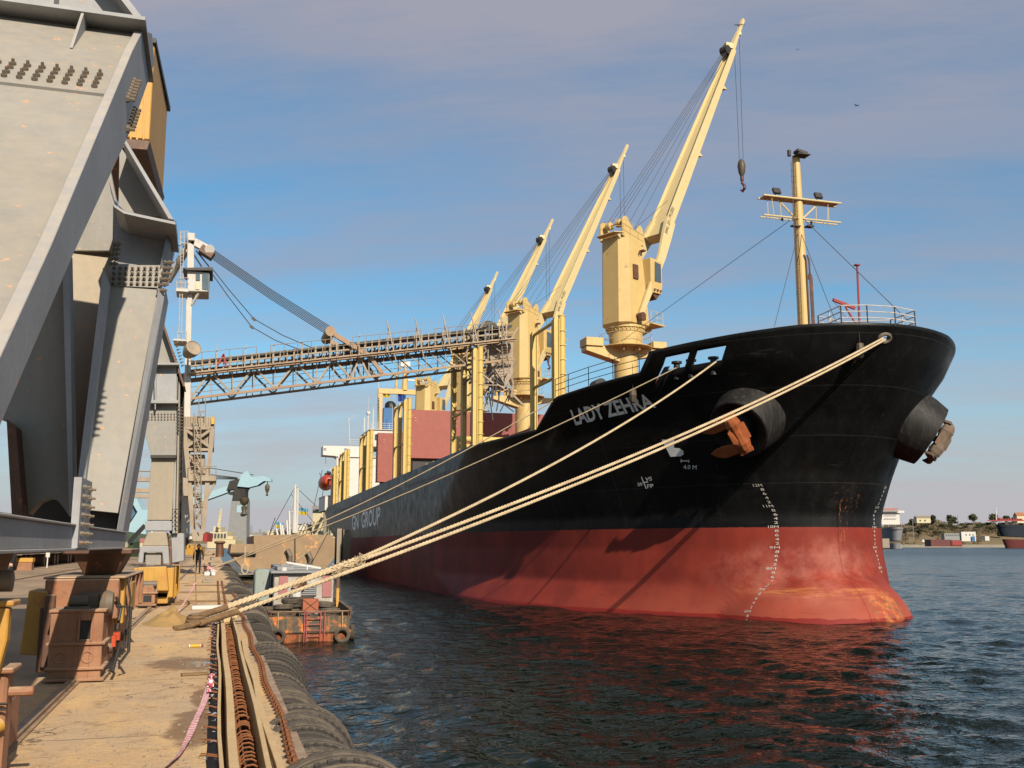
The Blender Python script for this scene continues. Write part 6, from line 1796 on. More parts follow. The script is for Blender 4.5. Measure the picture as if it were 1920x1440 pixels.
# lattice support tower with machinery house on the quay side
g = MB()
def LB(x, y, d=0): return ay(x, y, YL - 3 + d)
for d in (0, 3.2):
    g.beam(LB(346, 805, d), LB(363, 1000, d), .26); g.beam(LB(398, 805, d), LB(380, 1000, d), .26)
    for (a, b_) in (((347, 805), (396, 840)), ((396, 805), (347, 840)), ((346, 843), (398, 843)), ((348, 848), (391, 885)), ((352, 885), (392, 885)), ((355, 920), (385, 948)), ((388, 890), (356, 925)), ((358, 950), (384, 950)), ((383, 950), (361, 980)), ((345, 803), (399, 803)), ((360, 975), (384, 995))):
        g.beam(LB(*a, d), LB(*b_, d), .16)
g.beam(LB(403, 905), LB(388, 935), .12)
lt = g.build('support_tower', M_LOADER, ldr)
g = MB()
c0 = [LB(p[0], p[1], .3) for p in ((345, 781), (403, 781), (401, 840), (345, 840))]; g.prism(c0, (0, 3, 0))
g.prism([LB(p[0], p[1], .6) for p in ((350, 852), (384, 852), (384, 892), (352, 892))], (0, 2.4, 0))
g.prism([LB(p[0], p[1], -.3) for p in ((352, 888), (406, 893), (405, 902), (353, 902))], (0, 4, 0))
g.prism([LB(p[0], p[1], -.2) for p in ((340, 895), (353, 897), (353, 930), (344, 930))], (0, 2, 0))
g.prism([LB(p[0], p[1], -.2) for p in ((359, 998), (382, 998), (380, 1015), (361, 1015))], (0, 3.6, 0))
for i in range(12):
    x_ = 347 + i * 4.8; g.prism([LB(x_, 782, .26), LB(x_ + 1.2, 782, .26), LB(x_ + 1.2, 839, .26), LB(x_, 839, .26)], (0, .05, 0))
g.build('machinery_house', M_LOADER, ldr, bevel=.02)
g = MB(); 
for k in range(9):
    y0 = 800 + k * 22; g.beam(LB(366 + (k % 2) * 2, y0, -.5), LB(374 + (k % 2) * 2, y0 + 22, -.5), .05) 
for x_ in (364, 376): g.tube([LB(x_, 775, -.5), LB(x_ + 2, 985, -.5)], .03, 4)
for k in range(40): g.tube([LB(364 + k * .06, 780 + k * 5.1, -.5), LB(376 + k * .06, 780 + k * 5.1, -.5)], .018, 4)
for k in range(7): g.prism([LB(366, 925 + k * 4, -.3), LB(379, 925 + k * 4, -.3), LB(379, 926.5 + k * 4, -.3), LB(366, 926.5 + k * 4, -.3)], (0, .6, 0))
for x_ in (353, 366, 380, 393, 405): g.tube([LB(x_, 893, -.3), LB(x_, 874, -.3)], .022, 4)
g.tube([LB(352, 875, -.3), LB(406, 874, -.3)], .022, 4)
for x_ in (373, 385): g.tube([LB(x_, 782, -.2), LB(x_, 748, -.2)], .025, 4)
g.prism([LB(372, 770, -.2), LB(386, 770, -.2), LB(386, 772, -.2), LB(372, 772, -.2)], (0, .2, 0))
g.build('ladders_and_platforms', M_LOADER, ldr)
g = MB(); g.prism([LB(396, 783, .1), LB(402, 783, .1), LB(402, 795, .1), LB(396, 795, .1)], (0, .1, 0)); g.build('yellow_box', M_YEL, ldr)
g = MB(); g.b2(-3.4, -2.3, YL - 3.2, YL + 6, Q + .2, Q + 1.3); g.beam(LB(350, 1012, 2), (-2.6, YL, Q + 1.2), .4)
g.build('bogie', M_BROWN, ldr, bevel=.03)
tag(WALK.build('access_walkway', M_LOADER), 'cream access walkway with handrail seen between the gantry legs', 'walkway')
# ------------------------------------------------------------------ boats by the quay
M_CABW = paint('grubby_white', (0.62, 0.60, 0.56), (0.38, 0.33, 0.27), scale=2.5, rust=.12, rscale=3, streak=.6, streakc=(.3, .2, .12), var=.33)
M_PINKR = paint('ladder_red', (0.46, 0.13, 0.12), (0.35, 0.09, 0.08), rust=.1)
wb = empty('workboat', (3.5, 44, 0), 'small rusty workboat with tyre fenders and a red ladder on its square stern', 'workboat')
X0, X1, YS, YE = 1.95, 4.95, 38.0, 52.0
def wb_sec(y, z):
    t = (y - YS) / (YE - YS); hw = (X1 - X0) / 2
    b = hw * (1 - max(0, (t - .55) / .45) ** 2 * .95) * (0.97 + .03 * min(1, t * 8))
    if z < 0: b *= .85
    return b
lv = [(-.4, .86), (.0, .93), (.30, .97), (.32, 1.0), (.40, 1.0), (.42, .98), (.86, 1.0), (.92, 1.02)]
cxm = (X0 + X1) / 2
g = MB(); lo_m = MB(); N_ = 26
def shell(mb_, levels):
    for sg in (-1, 1):
        vs = []
        for i in range(N_ + 1):
            y = YS + (YE - YS) * i / N_
            for z, k_ in levels: vs.append((cxm + sg * wb_sec(y, z) * k_, y, z + (.55 * ((i / N_) ** 2) if z > .4 else 0)))
        m_ = len(levels)
        mb_.add(vs, [(i * m_ + j, i * m_ + j + 1, (i + 1) * m_ + j + 1, (i + 1) * m_ + j) for i in range(N_) for j in range(m_ - 1)])
    # stern plate
    vs = []
    for z, k_ in levels: b = wb_sec(YS, z) * k_; vs += [(cxm - b, YS, z), (cxm + b, YS, z)]
    mb_.add(vs, [(2 * j, 2 * j + 1, 2 * j + 3, 2 * j + 2) for j in range(len(levels) - 1)])
shell(g, lv[2:]); hull2 = g.build('hull', M_BOATRUST, wb)
shell(lo_m, lv[:3]); lo_m.build('lower_plating', M_BOATLOW, wb)
g = MB(); vs = []
for i in range(N_ + 1):
    y = YS + .02 + (YE - YS) * i / N_; b = wb_sec(y, 1) * .97; vs += [(cxm - b, y, .72), (cxm + b, y, .72)]
g.add(vs, [(2 * i, 2 * i + 1, 2 * i + 3, 2 * i + 2) for i in range(N_)]); g.build('deck', M_DARK, wb)
g = MB(); g.tube([(X0, YS - .02, .37), (X1, YS - .02, .37)], .06, 8)
g.build('rubbing_strake', M_BOATRUST, wb)
g = MB()
ps = [(X0 - .02, YS + .3, 1.0), (X0 + .1, YS, 1.08), (X1 - .1, YS, 1.08), (X1 + .02, YS + .4, 1.1), (X1 + .04, YS + 3, 1.2), (X1 + .02, YS + 6, 1.3)]
g.tube(ps, .035, 6)
for i in range(12): x_ = X0 + .1 + (X1 - X0 - .2) * i / 11; g.tube([(x_, YS, .9), (x_, YS, 1.08)], .02, 5)
for i in range(26): y_ = YS + .3 + i * .28; g.beam((X1 + .0, y_, .8), (X1 + .04, y_, 1.2), .05)
g.build('rail', M_BROWN, wb)
g = MB(); lx = 3.58
for x_ in (lx - .33, lx - .25, lx + .25, lx + .40): g.tube([(x_, YS - .08, 1.12), (x_ - .02, YS - .12, -.3)], .024, 6)
for k in range(6): g.tube([(lx - .29, YS - .1, .0 + k * .21), (lx + .27, YS - .1, .0 + k * .21)], .018, 5)
g.build('stern_ladder', M_PINKR, wb)
def tyre_at(loc, rot, R_=.42, wd=.24, lab='', grp=None, par=None, nm='tyre'):
    m_ = tyre_mb(R_, wd, False, 28); o = m_.build(nm, M_TYRE, par, smooth=True)
    o.location = Vector(loc) - (par.location if par else Vector()); o.rotation_euler = rot
    if lab: tag(o, lab, 'tyre', grp)
    return o
tyre_at((2.30, YS - .14, .24), (0, 0, R(6)), .28, .18, 'black tyre hung as a fender on the quay side corner of the workboat stern')
tyre_at((4.62, YS - .14, .24), (0, 0, R(-5)), .30, .18, 'black tyre hung as a fender on the right of the workboat stern ladder')
tyre_at((5.09, YS + .7, .26), (0, 0, R(85)), .30, .18, 'black tyre hung over the outer side of the workboat')
g = MB(); g.tube([(2.30, YS - .06, 1.08), (2.30, YS - .16, .50)], .012, 4); g.tube([(4.62, YS - .06, 1.08), (4.62, YS - .16, .52)], .012, 4); g.build('fender_lines', M_ROPE, wb)
tyre_at((5.12, YS + 2.4, .34), (0, 0, R(88)), .30, .18, 'black tyre hung on the outer side of the workboat behind the corner tyre')
tyre_at((1.80, YS + 1.2, .36), (0, 0, R(92)), .30, .18, 'black tyre hung on the quay side of the workboat')
rnd = random.Random(21); G3 = 'old tyres piled on the workboat deck'
piles = [((2.55, 39.2), 3, 'old tyre in the left hand stack on the workboat deck'), ((2.9, 40.1), 4, 'old tyre in the back left stack on the workboat deck'), ((4.35, 39.4), 2, 'old tyre in the right hand stack on the workboat deck'), ((3.5, 40.4), 4, 'old tyre in the tallest stack behind the orange crate'), ((4.3, 40.5), 3, 'old tyre in the back right stack before the pink cabin door'), ((2.2, 40.8), 2, 'old tyre lying by the quay side of the workboat cabin')]
for (x_, y_), n_, lab in piles:
    for k in range(n_):
        tyre_at((x_ + rnd.uniform(-.08, .08), y_ + rnd.uniform(-.08, .08), 0.82 + k * .19), (R(90) + rnd.uniform(-.08, .08), rnd.uniform(-.1, .1), 0), .38, .20, lab, G3)
g = MB(); g.b2(3.20, 3.78, 38.35, 38.9, 1.06, 1.52); oc = g.build('orange_crate', paint('crate_orange', (0.50, 0.13, 0.05), (0.42, 0.10, 0.04), rust=.05), None, bevel=.015); tag(oc, 'orange red metal crate with a cross brace on the workboat stern', 'crate')
g = MB(); g.beam((3.22, 38.34, 1.08), (3.76, 38.34, 1.50), .03, .02, up=(0, 1, 0)); g.beam((3.22, 38.34, 1.50), (3.76, 38.34, 1.08), .03, .02, up=(0, 1, 0)); g.build('cross_brace', M_BROWN, oc)
# cabin with pink panels
g = MB(); g.b2(2.35, 4.75, 42.3, 46.5, .7, 2.36); cbn = g.build('cabin', M_CABW, wb, bevel=.03)
g = MB(); g.b2(2.2, 4.9, 42.05, 46.8, 2.36, 2.46); g.b2(2.5, 3.2, 43, 45, 2.46, 2.62); g.build('cabin_roof', M_GREY, cbn, bevel=.02)
g = MB(); g.b2(2.55, 2.90, 42.24, 42.30, 1.45, 2.30); g.b2(4.30, 4.68, 42.24, 42.30, 1.40, 2.30); g.build('cabin_door', M_PINK, cbn)
g = MB(); g.b2(3.3, 4.05, 42.22, 42.29, 1.45, 1.95)
for k in range(6): g.b2(3.28, 4.07, 42.18, 42.24, 1.48 + k * .08, 1.52 + k * .08)
g.build('louvre', M_GREY, cbn)
g = MB(); g.b2(4.85, 4.95, 42.0, 42.12, .8, 2.75); g.build('post', M_BROWN, wb)
g = MB(); g.b2(4.84, 4.95, 41.96, 42.0, 1.0, 1.75); g.build('post_panel', M_CABY, wb)
M_PALEG = paint('pale_green_paint', (0.36, 0.42, 0.38), var=.2, rust=.04)
g = MB(); g.prism([(1.62, 43.2, 1.2), (2.25, 43.2, 1.2), (2.25, 43.2, 2.42), (2.17, 43.2, 2.5), (1.70, 43.2, 2.5), (1.62, 43.2, 2.40)], (0, 1.4, 0)); g.build('steel_cabinet', M_PALEG, wb, bevel=.04)
g = MB(); g.b2(2.6, 4.4, 47.0, 50, .8, 2.6); g.box((2.9, 44.5, 2.55), (.4, .4, .28)); g.b2(2.5, 4.4, 45.0, 47, 2.4, 2.52)
g.build('deck_gear', M_GREY, wb, bevel=.03)
g = MB(); g.beam((2.9, 43.8, 2.78), (4.4, 44.2, 2.52), .06, .08); g.beam((3.8, 43.9, 2.40), (3.8, 43.9, 2.65), .05); g.cyl((2.75, 42.5, 2.4), (2.75, 42.5, 2.6), .12, n=10); g.build('white_spar', M_WHITE, wb)
g = MB(); g.ball((3.4, 41.9, 2.0), .24); g.cyl((3.1, 41.6, 1.7), (3.45, 41.9, 2.05), .15); g.build('tarpaulin', M_BROWN, wb, smooth=True)
g = MB(); g.box((3.15, 41.2, 1.55), (.36, .4, .42), rz=.4); g.build('white_sack', M_WHITE, wb, bevel=.08)
g = MB(); g.tube([(1.7, 41.0, 1.4), (1.85, 39.6, 1.05), (2.0, 38.3, 1.1)], .05, 6); g.tube([(1.9, 40.4, 1.3), (1.55, 40.9, 1.3)], .03, 5); g.build('side_pipe', M_BROWN, wb)

# rusty pontoon or dock barge
pg = empty('rusty_barge', (7, 115, 0), 'big rusty steel barge with tall plated end moored beyond the workboat', 'barge')
g = MB(); yb = 108.0
pt = lambda x, y: ay(x, y, yb)
# raked end: top face outline and undercut
tl, tr_ = pt(553, 1003), pt(625, 1003)
vs_top = [pt(460, 1004), pt(625, 1003), pt(629, 1035), pt(600, 1060), pt(590, 1086), pt(520, 1086), pt(455, 1070), pt(432, 1038)]
g.prism([pt(553, 1002), pt(622, 1003), pt(628, 1012), pt(627, 1046), pt(610, 1066), pt(590, 1086), pt(553, 1086)], (0, 26, 0))
g.build('end_plating', M_RUSTHULL, pg)
g = MB(); g.prism([pt(476, 1004), pt(553.2, 1002), pt(553.2, 1086), pt(505, 1086), pt(455, 1066), pt(430, 1038), pt(476, 1038)], (0, 24, 0)); 
g.prism([pt(434, 1020), pt(476.3, 1020), pt(476.3, 1038), pt(431, 1037.5)], (0, 22, 0))
b_ = g.build('side_plating', M_RUSTHULL, pg)
g = MB(); g.prism([pt(431, 1036), pt(480, 1036), pt(480, 1039.5), pt(431, 1039)], (0, -.5, 0)); g.prism([pt(552, 1010), pt(554, 1010), pt(554.5, 1060), pt(552, 1060)], (0, -.15, 0)); g.build('rubbing_band', M_DARK, pg)
g = MB()
for (x_, y_) in ((537, 1036), (575, 1040)):
    g.tube([pt(x_, y_), pt(x_ + 3, y_ - 4) + Vector((0, -.5, 0)), pt(x_ + 7, y_ + 6) + Vector((0, -.6, 0)), pt(x_ + 6, y_ + 22) + Vector((0, -.5, 0))], .25, 7)
g.build('tow_fittings', M_BOLT, pg)
g = MB(); g.b2(pt(640, 1010).x, pt(640, 1010).x + .5, 112, 114, 0, 5.3); g.b2(pt(652, 1010).x, pt(652, 1010).x + .8, 112, 114, 0, 5.2); g.build('pile', M_CONC, pg)
g = MB(); g.cyl(pt(412, 1044), pt(412, 1019), .42, .36, n=16); g.lathe([(.4, 0), (.55, .1), (.55, .25), (.4, .35), (0, .35)], pt(412, 1020), n=16)
tag(g.build('quay_bollard', M_BROWN, smooth=True), 'large rusty bollard standing at the quay edge beside the barge bow', 'bollard')
g = MB(); lp = az(458, 1052, 2.2); 
a = ay(460, 1024, 100); g.tube([a, ay(459, 1056, 100)], .05, 5)
g.tube([ay(459 + 6 * math.sin(t) * (1), 1067 - 9 * math.cos(t), 100) for t in [k * math.pi / 8 for k in range(16)]], .06, 5, closed=True)
tag(g.build('rope_noose', M_ROPE), 'rope loop hanging beside the barge', 'rope')

# ------------------------------------------------------------------ people
def person(loc, rz, h, lab, top=M_CLOTH, legs=M_CLOTH, stride=.16, arm=0.1, hat=None, bag=False):
    me = bpy.data.meshes.new('person'); s = h / 1.75
    J = {'pel': (0, 0, .95), 'chest': (0, .0, 1.28), 'neck': (0, .0, 1.48), 'head': (0, .01, 1.56), 'top': (0, .015, 1.70),
         'lh': (-.10, 0, .90), 'lk': (-.11, stride * .7 + .03, .50), 'la': (-.11, stride, .09), 'lt': (-.12, stride + .16, .035),
         'rh': (.10, 0, .90), 'rk': (.11, -stride * .3 + .05, .50), 'ra': (.11, -stride, .11), 'rt': (.12, -stride + .15, .035),
         'ls': (-.19, 0, 1.41), 'le': (-.27, -arm * .5, 1.14), 'lw': (-.28, -arm + .08, .90), 'lf': (-.28, -arm + .13, .80),
         'rs': (.19, 0, 1.41), 're': (.27, arm * .3, 1.14), 'rw': (.28, arm + .05, .92), 'rf': (.28, arm + .10, .82)}
    E = [('pel', 'chest'), ('chest', 'neck'), ('neck', 'head'), ('head', 'top'), ('pel', 'lh'), ('lh', 'lk'), ('lk', 'la'), ('la', 'lt'), ('pel', 'rh'), ('rh', 'rk'), ('rk', 'ra'), ('ra', 'rt'),
         ('chest', 'ls'), ('ls', 'le'), ('le', 'lw'), ('lw', 'lf'), ('chest', 'rs'), ('rs', 're'), ('re', 'rw'), ('rw', 'rf')]
    rad = dict(pel=.14, chest=.15, neck=.065, head=.085, top=.085, lh=.10, rh=.10, lk=.065, rk=.065, la=.05, ra=.05, lt=.035, rt=.035, ls=.07, rs=.07, le=.05, re=.05, lw=.036, rw=.036, lf=.035, rf=.035)
    ks = list(J); me.from_pydata([tuple(c * s for c in J[k]) for k in ks], [(ks.index(a), ks.index(b)) for a, b in E], [])
    o = bpy.data.objects.new('person', me); COL.objects.link(o)
    md = o.modifiers.new('skin', 'SKIN'); sv = me.skin_vertices[0].data
    for i, k in enumerate(ks): sv[i].radius = (rad[k] * s * (1.15 if k in ('chest', 'pel') else 1), rad[k] * s * (.8 if k in ('chest', 'pel') else 1)); 
    sv[0].use_root = True
    ss_ = o.modifiers.new('sub', 'SUBSURF'); ss_.levels = 2; ss_.render_levels = 2
    me.materials.append(top)
    o.location = loc; o.rotation_euler = (0, 0, rz); tag(o, lab, 'person')
    hd = MB(); hd.ball((0, .02 * s, 1.64 * s), .105 * s, 10, 1.22); hd.cyl((0, .02 * s, 1.47 * s), (0, .02 * s, 1.58 * s), .055 * s); hd.box((0, .12 * s, 1.62 * s), (.03 * s, .04 * s, .05 * s))
    for sx in (-.1, .1): hd.ball((sx * s, .02 * s, 1.63 * s), .025 * s, 6)
    c = hd.build('head', M_SKIN, None, smooth=True); c.parent = o
    hr = MB(); hr.ball((0, -.005 * s, 1.675 * s), .113 * s, 10, 1.05); c = hr.build('hair', hat or M_BROWN, None, smooth=True); c.parent = o
    for sx in (-1, 1):
        hm_ = MB(); w_ = Vector((-.28, -arm + .13, .80) if sx < 0 else (.28, arm + .10, .82)) * s
        hm_.box(w_ + Vector((0, 0, -.03)) * s, (.03 * s, .075 * s, .09 * s))
        for k in range(4): hm_.tube([w_ + Vector((0, (-.03 + .02 * k), -.07)) * s, w_ + Vector((-.005 * sx, (-.03 + .02 * k), -.115)) * s, w_ + Vector((-.02 * sx, (-.028 + .02 * k), -.145 + .006 * abs(k - 1.5))) * s], .009 * s, 5)
        hm_.tube([w_ + Vector((0, .04, -.02)) * s, w_ + Vector((-.01 * sx, .06, -.06)) * s, w_ + Vector((-.02 * sx, .055, -.09)) * s], .010 * s, 5)
        c = hm_.build('hand', M_SKIN, None, smooth=True); c.parent = o
    return o
mp_ = az(370, 1076, Q)
mp_.x = -.98
pm = person((mp_.x, mp_.y, Q), R(180), 1.78, 'person in dark work clothes walking along the quay behind the thin wooden stake', stride=.17, arm=.12)
p2 = az(23, 1088, Q)
person((p2.x, p2.y, Q), R(100), 1.8, 'person in black standing in the shade under the gantry sill beam', stride=.08, arm=.05)
p3 = az(3, 1085, Q)
person((p3.x - .1, p3.y, Q), R(60), 1.78, 'person in black at the very left edge beside another in the shade', stride=.08, arm=.04)
g = MB(); g.ball((p3.x + .3, p3.y, Q + .55), .3, 8, 1.2); tag(g.build('bag', M_BLACK, smooth=True), 'dark bag carried by the person at the left edge', 'bag')

# ------------------------------------------------------------------ clutter on the quay
def tape_mat():
    m = bpy.data.materials.new('barrier_tape'); m.use_nodes = True
    t = m.node_tree; b = t.nodes['Principled BSDF']
    uv = nd(t, 'ShaderNodeAttribute', attribute_name='run'); 
    fr = mth(t, 'FRACT', mth(t, 'MULTIPLY', uv.outputs['Fac'], 1.0))
    col = mixc(t, mth(t, 'GREATER_THAN', fr, .5), (0.62, 0.54, 0.52), (0.50, 0.06, 0.09))
    t.links.new(col, b.inputs['Base Color']); b.inputs['Roughness'].default_value = .5
    return m
M_TAPE = tape_mat()
def tape(pts, w_, lab, per=.11, tw=0.0, seed=1, slant=.6):
    rnd = random.Random(seed); P_ = [Vector(p) for p in pts]; dense = []
    for a, b_ in zip(P_, P_[1:]):
        L = max(1, int((b_ - a).length / .035))
        for i in range(L): dense.append(a.lerp(b_, i / L))
    dense.append(P_[-1]); g = MB(); vs = []; run = []; d = 0; ang = 0
    for i, p in enumerate(dense):
        if i: d += (p - dense[i - 1]).length
        t_ = (dense[min(i + 1, len(dense) - 1)] - dense[max(0, i - 1)]).normalized(); s_ = t_.cross(Vector((0, 0, 1))).normalized(); u_ = s_.cross(t_)
        ang += rnd.uniform(-.12, .12) * tw
        k_ = s_ * math.cos(ang) + u_ * math.sin(ang)
        vs += [p - k_ * w_ / 2, p + k_ * w_ / 2]; run += [d / per, d / per + slant]
    g.add(vs, [(2 * i, 2 * i + 1, 2 * i + 3, 2 * i + 2) for i in range(len(dense) - 1)])
    o = g.build('barrier_tape', M_TAPE, recalc=False)
    at_ = o.data.attributes.new('run', 'FLOAT', 'POINT'); at_.data.foreach_set('value', run)
    return tag(o, lab, 'tape')
g0 = [az(395, 1272, Q + .06), az(388, 1298, Q + .05), az(380, 1322, Q + .05), az(366, 1352, Q + .05), az(352, 1385, Q + .04), az(335, 1415, Q + .03), az(305, 1442, Q + .03), az(285, 1462, Q + .03)]
def smooth_path(P_, n=6):
    out = []
    for i in range(len(P_) - 1):
        p0, p1, p2_, p3_ = P_[max(0, i - 1)], P_[i], P_[i + 1], P_[min(len(P_) - 1, i + 2)]
        for k in range(n):
            t = k / n; out.append(.5 * ((2 * p1) + (p2_ - p0) * t + (2 * p0 - 5 * p1 + 4 * p2_ - p3_) * t * t + (3 * p1 - p0 - 3 * p2_ + p3_) * t ** 3))
    out.append(P_[-1]); return out
tape(smooth_path(g0), .065, 'red and white barrier tape trailing over the concrete beside the trench', tw=.6, seed=4, per=.085)
rnd = random.Random(14)
g1 = [az(394 + rnd.uniform(-3, 6), 1266 + k * 3 + rnd.uniform(-4, 4), Q + .04 + rnd.uniform(0, .09)) for k in range(10)]
tape(smooth_path(g1, 4), .06, 'crumpled knot of red and white tape caught on the plank', tw=5, seed=5, per=.085)
st_p = az(368, 1134, Q)
g = MB(); g.beam((st_p.x, st_p.y, Q - .02), ay(365, 1014, st_p.y), .035, .05)
tag(g.build('wooden_stake', M_OLDWOOD), 'thin upright wooden stake holding barrier tape on the quay', 'stake')
T = ay(367, 1092, st_p.y - .05)
tape(smooth_path([T, T.lerp(az(334, 1148, Q + .03), .5) + Vector((0, 0, -.02)), az(334, 1148, Q + .03)]), .06, 'barrier tape slanting from the wooden stake down to the sand heap', tw=.5, seed=7, per=.16)
tape(smooth_path([T, ay(340, 1094, st_p.y + 1), ay(322, 1090, 33.2), ay(318, 1086, 32.6)]), .05, 'barrier tape stretched from the stake to the yellow bogie', tw=.5, seed=8, per=.2)
tape(smooth_path([az(330, 1100, Q + .5), az(312, 1125, Q + .1), az(285, 1142, Q + .05), az(262, 1156, Q + .03), az(238, 1162, Q + .03)]), .045, 'pale barrier tape lying slack beside the yellow bogie', tw=.5, seed=9, per=.2)
tape([Vector((az(396, 1046, Q).x + rnd.uniform(-.5, .5), 60 + k * 2.2, Q + .3 + rnd.uniform(-.2, .3))) for k in range(9)], .12, 'tangle of barrier tape around the debris far along the quay edge', tw=3, seed=10, per=.25)
# sand heap by the bollard
def heap(c, rx, ry, h, name, lab, cat, seed=0, mat=M_SAND, n=34):
    from mathutils import noise as mn
    g = MB(); vs = []
    for i in range(n + 1):
        for j in range(n + 1):
            u, v = i / n * 2 - 1, j / n * 2 - 1; d = math.sqrt(u * u + v * v)
            z = h * max(0, 1 - d) ** 1.1 * (1 + .5 * mn.noise(Vector((u * 3, v * 3, seed)))) + .02 * h * mn.noise(Vector((u * 14, v * 14, seed))) - .004
            vs.append((c[0] + u * rx * (1 + .15 * mn.noise(Vector((u, v, seed + 4)))), c[1] + v * ry, c[2] + z))
    g.add(vs, [(i * (n + 1) + j, (i + 1) * (n + 1) + j, (i + 1) * (n + 1) + j + 1, i * (n + 1) + j + 1) for i in range(n) for j in range(n)])
    return tag(g.build(name, mat, smooth=True), lab, cat)
sh = az(318, 1170, Q); heap((sh.x, sh.y + .2, Q), .62, 1.1, .36, 'sand_heap', 'small heap of yellow sand tipped on the quay by the near bollard', 'sand heap', 3)
# spray can
cn = az(367, 1211, Q + .03); g = MB(); dx = Vector((1, .18, 0)).normalized()
can = MB(); can.cyl(cn - dx * .095, cn + dx * .075, .033, n=16); co_ = can.build('spray_can', M_YEL, smooth=True); tag(co_, 'yellow spray can with a red cap lying on the concrete', 'spray can')
g = MB(); g.cyl(cn + dx * .085, cn + dx * .125, .028, n=14); g.build('cap', M_REDP, co_, smooth=True)
g = MB(); g.cyl(cn - dx * .12, cn - dx * .096, .031, n=14); g.cyl(cn + dx * .0752, cn + dx * .0848, .031, n=14); g.build('metal_end', M_WHITE, co_, smooth=True)
g = MB(); a, b_ = az(340, 1265, Q + .02), az(391, 1262, Q + .02); g.beam(a, b_, .10, .03); tag(g.build('wood_offcut', M_OLDWOOD, bevel=.004), 'short dark wood offcut lying beside the puddle', 'offcut')
g = MB(); a, b_ = az(312, 1133, Q + .03), az(352, 1131, Q + .03); g.beam(a, b_, .16, .05); tag(g.build('wood_offcut', M_OLDWOOD, bevel=.004), 'old brown plank lying across the quay between stake and bogie', 'offcut')
# concrete debris and white painted blocks along the edge
rnd = random.Random(33)
defs = [(393, 1079, .62, .9, .22), (398, 1060, .5, 1.5, .25), (400, 1050, .6, 2.0, .3), (404, 1041, .7, 2.5, .3), (388, 1092, .4, .6, .10)]
for k, (x_, y_, w_, d_, h_) in enumerate(defs):
    c_ = az(x_, y_, Q); g = MB(); g.box((c_.x, c_.y, Q + h_ / 2), (w_, d_, h_), rz=rnd.uniform(-.2, .2)); g.box((c_.x + .1, c_.y + .2, Q + h_ + .03), (w_ * .9, d_ * .8, .06), rz=rnd.uniform(-.3, .3))
    tag(g.build('concrete_block', M_CONC if k else M_WHITE, bevel=.02), ['white edged broken concrete block beside the far bollard', 'flat broken slab piled beyond the far bollard', 'middle slab of the broken concrete beyond the far bollard', 'farthest slab of broken concrete at the quay edge', 'low concrete lump in front of the white edged block'][k], 'concrete block')
g = MB(); c_ = az(345, 1142, Q)
g.b2(-.55, .30, 29.3, 29.65, Q - .01, Q + .10); tag(g.build('kerb_strip', M_WHITE, bevel=.02), 'white painted kerb strip lying across the quay behind the bollard', 'kerb')
# coil springs / corrugated hoses standing on end of trench line further off
g = MB()
for x_ in (.18, .36):
    pts_ = []
    for i in range(150): a = i * .8; pts_.append((x_ + .035 * math.cos(a), 30 + i * .14, Q + .05 + .035 * math.sin(a)))
    g.tube(pts_, .012, 4)
tag(g.build('rebar_coil', M_REBAR), 'rusty spiral bars lying along the quay beyond the bollard', 'rebar')
for k in range(3):
    yk = 33 + k * 6.5; g = MB(); g.b2(-1.2, .5, yk, yk + .25, Q + .0, Q + .045); tag(g.build('timber_sleeper', M_OLDWOOD, bevel=.01), ['nearest', 'middle', 'farthest'][k] + ' of the three old sleepers laid across the quay strip', 'sleeper', 'sleepers across the quay strip')
# small stones
rnd = random.Random(77); g = MB()
for k in range(420):
    x_, y_ = rnd.uniform(-1.6, .0), 7.5 + 20 * rnd.random() ** 1.5; r_ = rnd.uniform(.004, .013)
    g.box((x_, y_, Q + r_ * .5), (r_ * 2, r_ * 1.6, r_ * 1.3), rz=rnd.random() * 3)
o = g.build('gravel', M_CONC); tag(o, 'scattered small stones and grit on the quay concrete', 'gravel', kind='stuff')
# ------------------------------------------------------------------ far side of the yard and the basin
M_LEAF = paint('tree_leaves', (0.075, 0.085, 0.035), (0.12, 0.11, 0.045), scale=.15, fine=.5, rough=.9, bump=0)
M_LEAFD = paint('scrub_leaves', (0.16, 0.125, 0.06), (0.22, 0.15, 0.075), scale=.1, fine=.5, rough=.9, bump=0)
M_HILL = paint('dry_hillside', (0.30, 0.21, 0.115), (0.17, 0.14, 0.07), scale=.02, var=.33, fine=.6, rough=1, bump=0)
M_SHORE = paint('shore_wall', (0.40, 0.36, 0.30), (0.3, 0.26, 0.2), scale=.05, rough=.9, bump=0)
def polar(pxx, D, z=0.0):
    d = ray(pxx, 1022); h = Vector((d.x, d.y, 0)) / Vector((d.x, d.y, 0)).dot(Vector((FW.x, FW.y, 0)).normalized())
    return Vector((h.x * D, h.y * D, z))
def zpx(py, D):     # height of a pixel row at that distance
    return 3.5 + (1022 - py) * D / F * 1.012
from mathutils import noise as mn
def hill(name, lab, x0, x1, D, prof, depth, mat, n=60, rows=10):
    g = MB(); vs = []
    for i in range(n + 1):
        px_ = x0 + (x1 - x0) * i / n; zt_ = zpx(itp(px_, [p[0] for p in prof], [p[1] for p in prof]), D + depth)
        for j in range(rows + 1):
            t = j / rows; c = polar(px_, D + depth * t)
            z = .5 + (zt_ - .5) * (t ** .7) + mn.noise(Vector((px_ * .08, t * 4, 1))) * zt_ * .10 * math.sin(math.pi * t)
            vs.append((c.x, c.y, z if j else -1))
        c = polar(px_, D + depth * 2.2); vs.append((c.x, c.y, zt_ * .9))
    r_ = rows + 2
    g.add(vs, [(i * r_ + j, (i + 1) * r_ + j, (i + 1) * r_ + j + 1, i * r_ + j + 1) for i in range(n) for j in range(r_ - 1)])
    o = g.build(name, mat, smooth=True); o['kind'] = 'structure'; return o
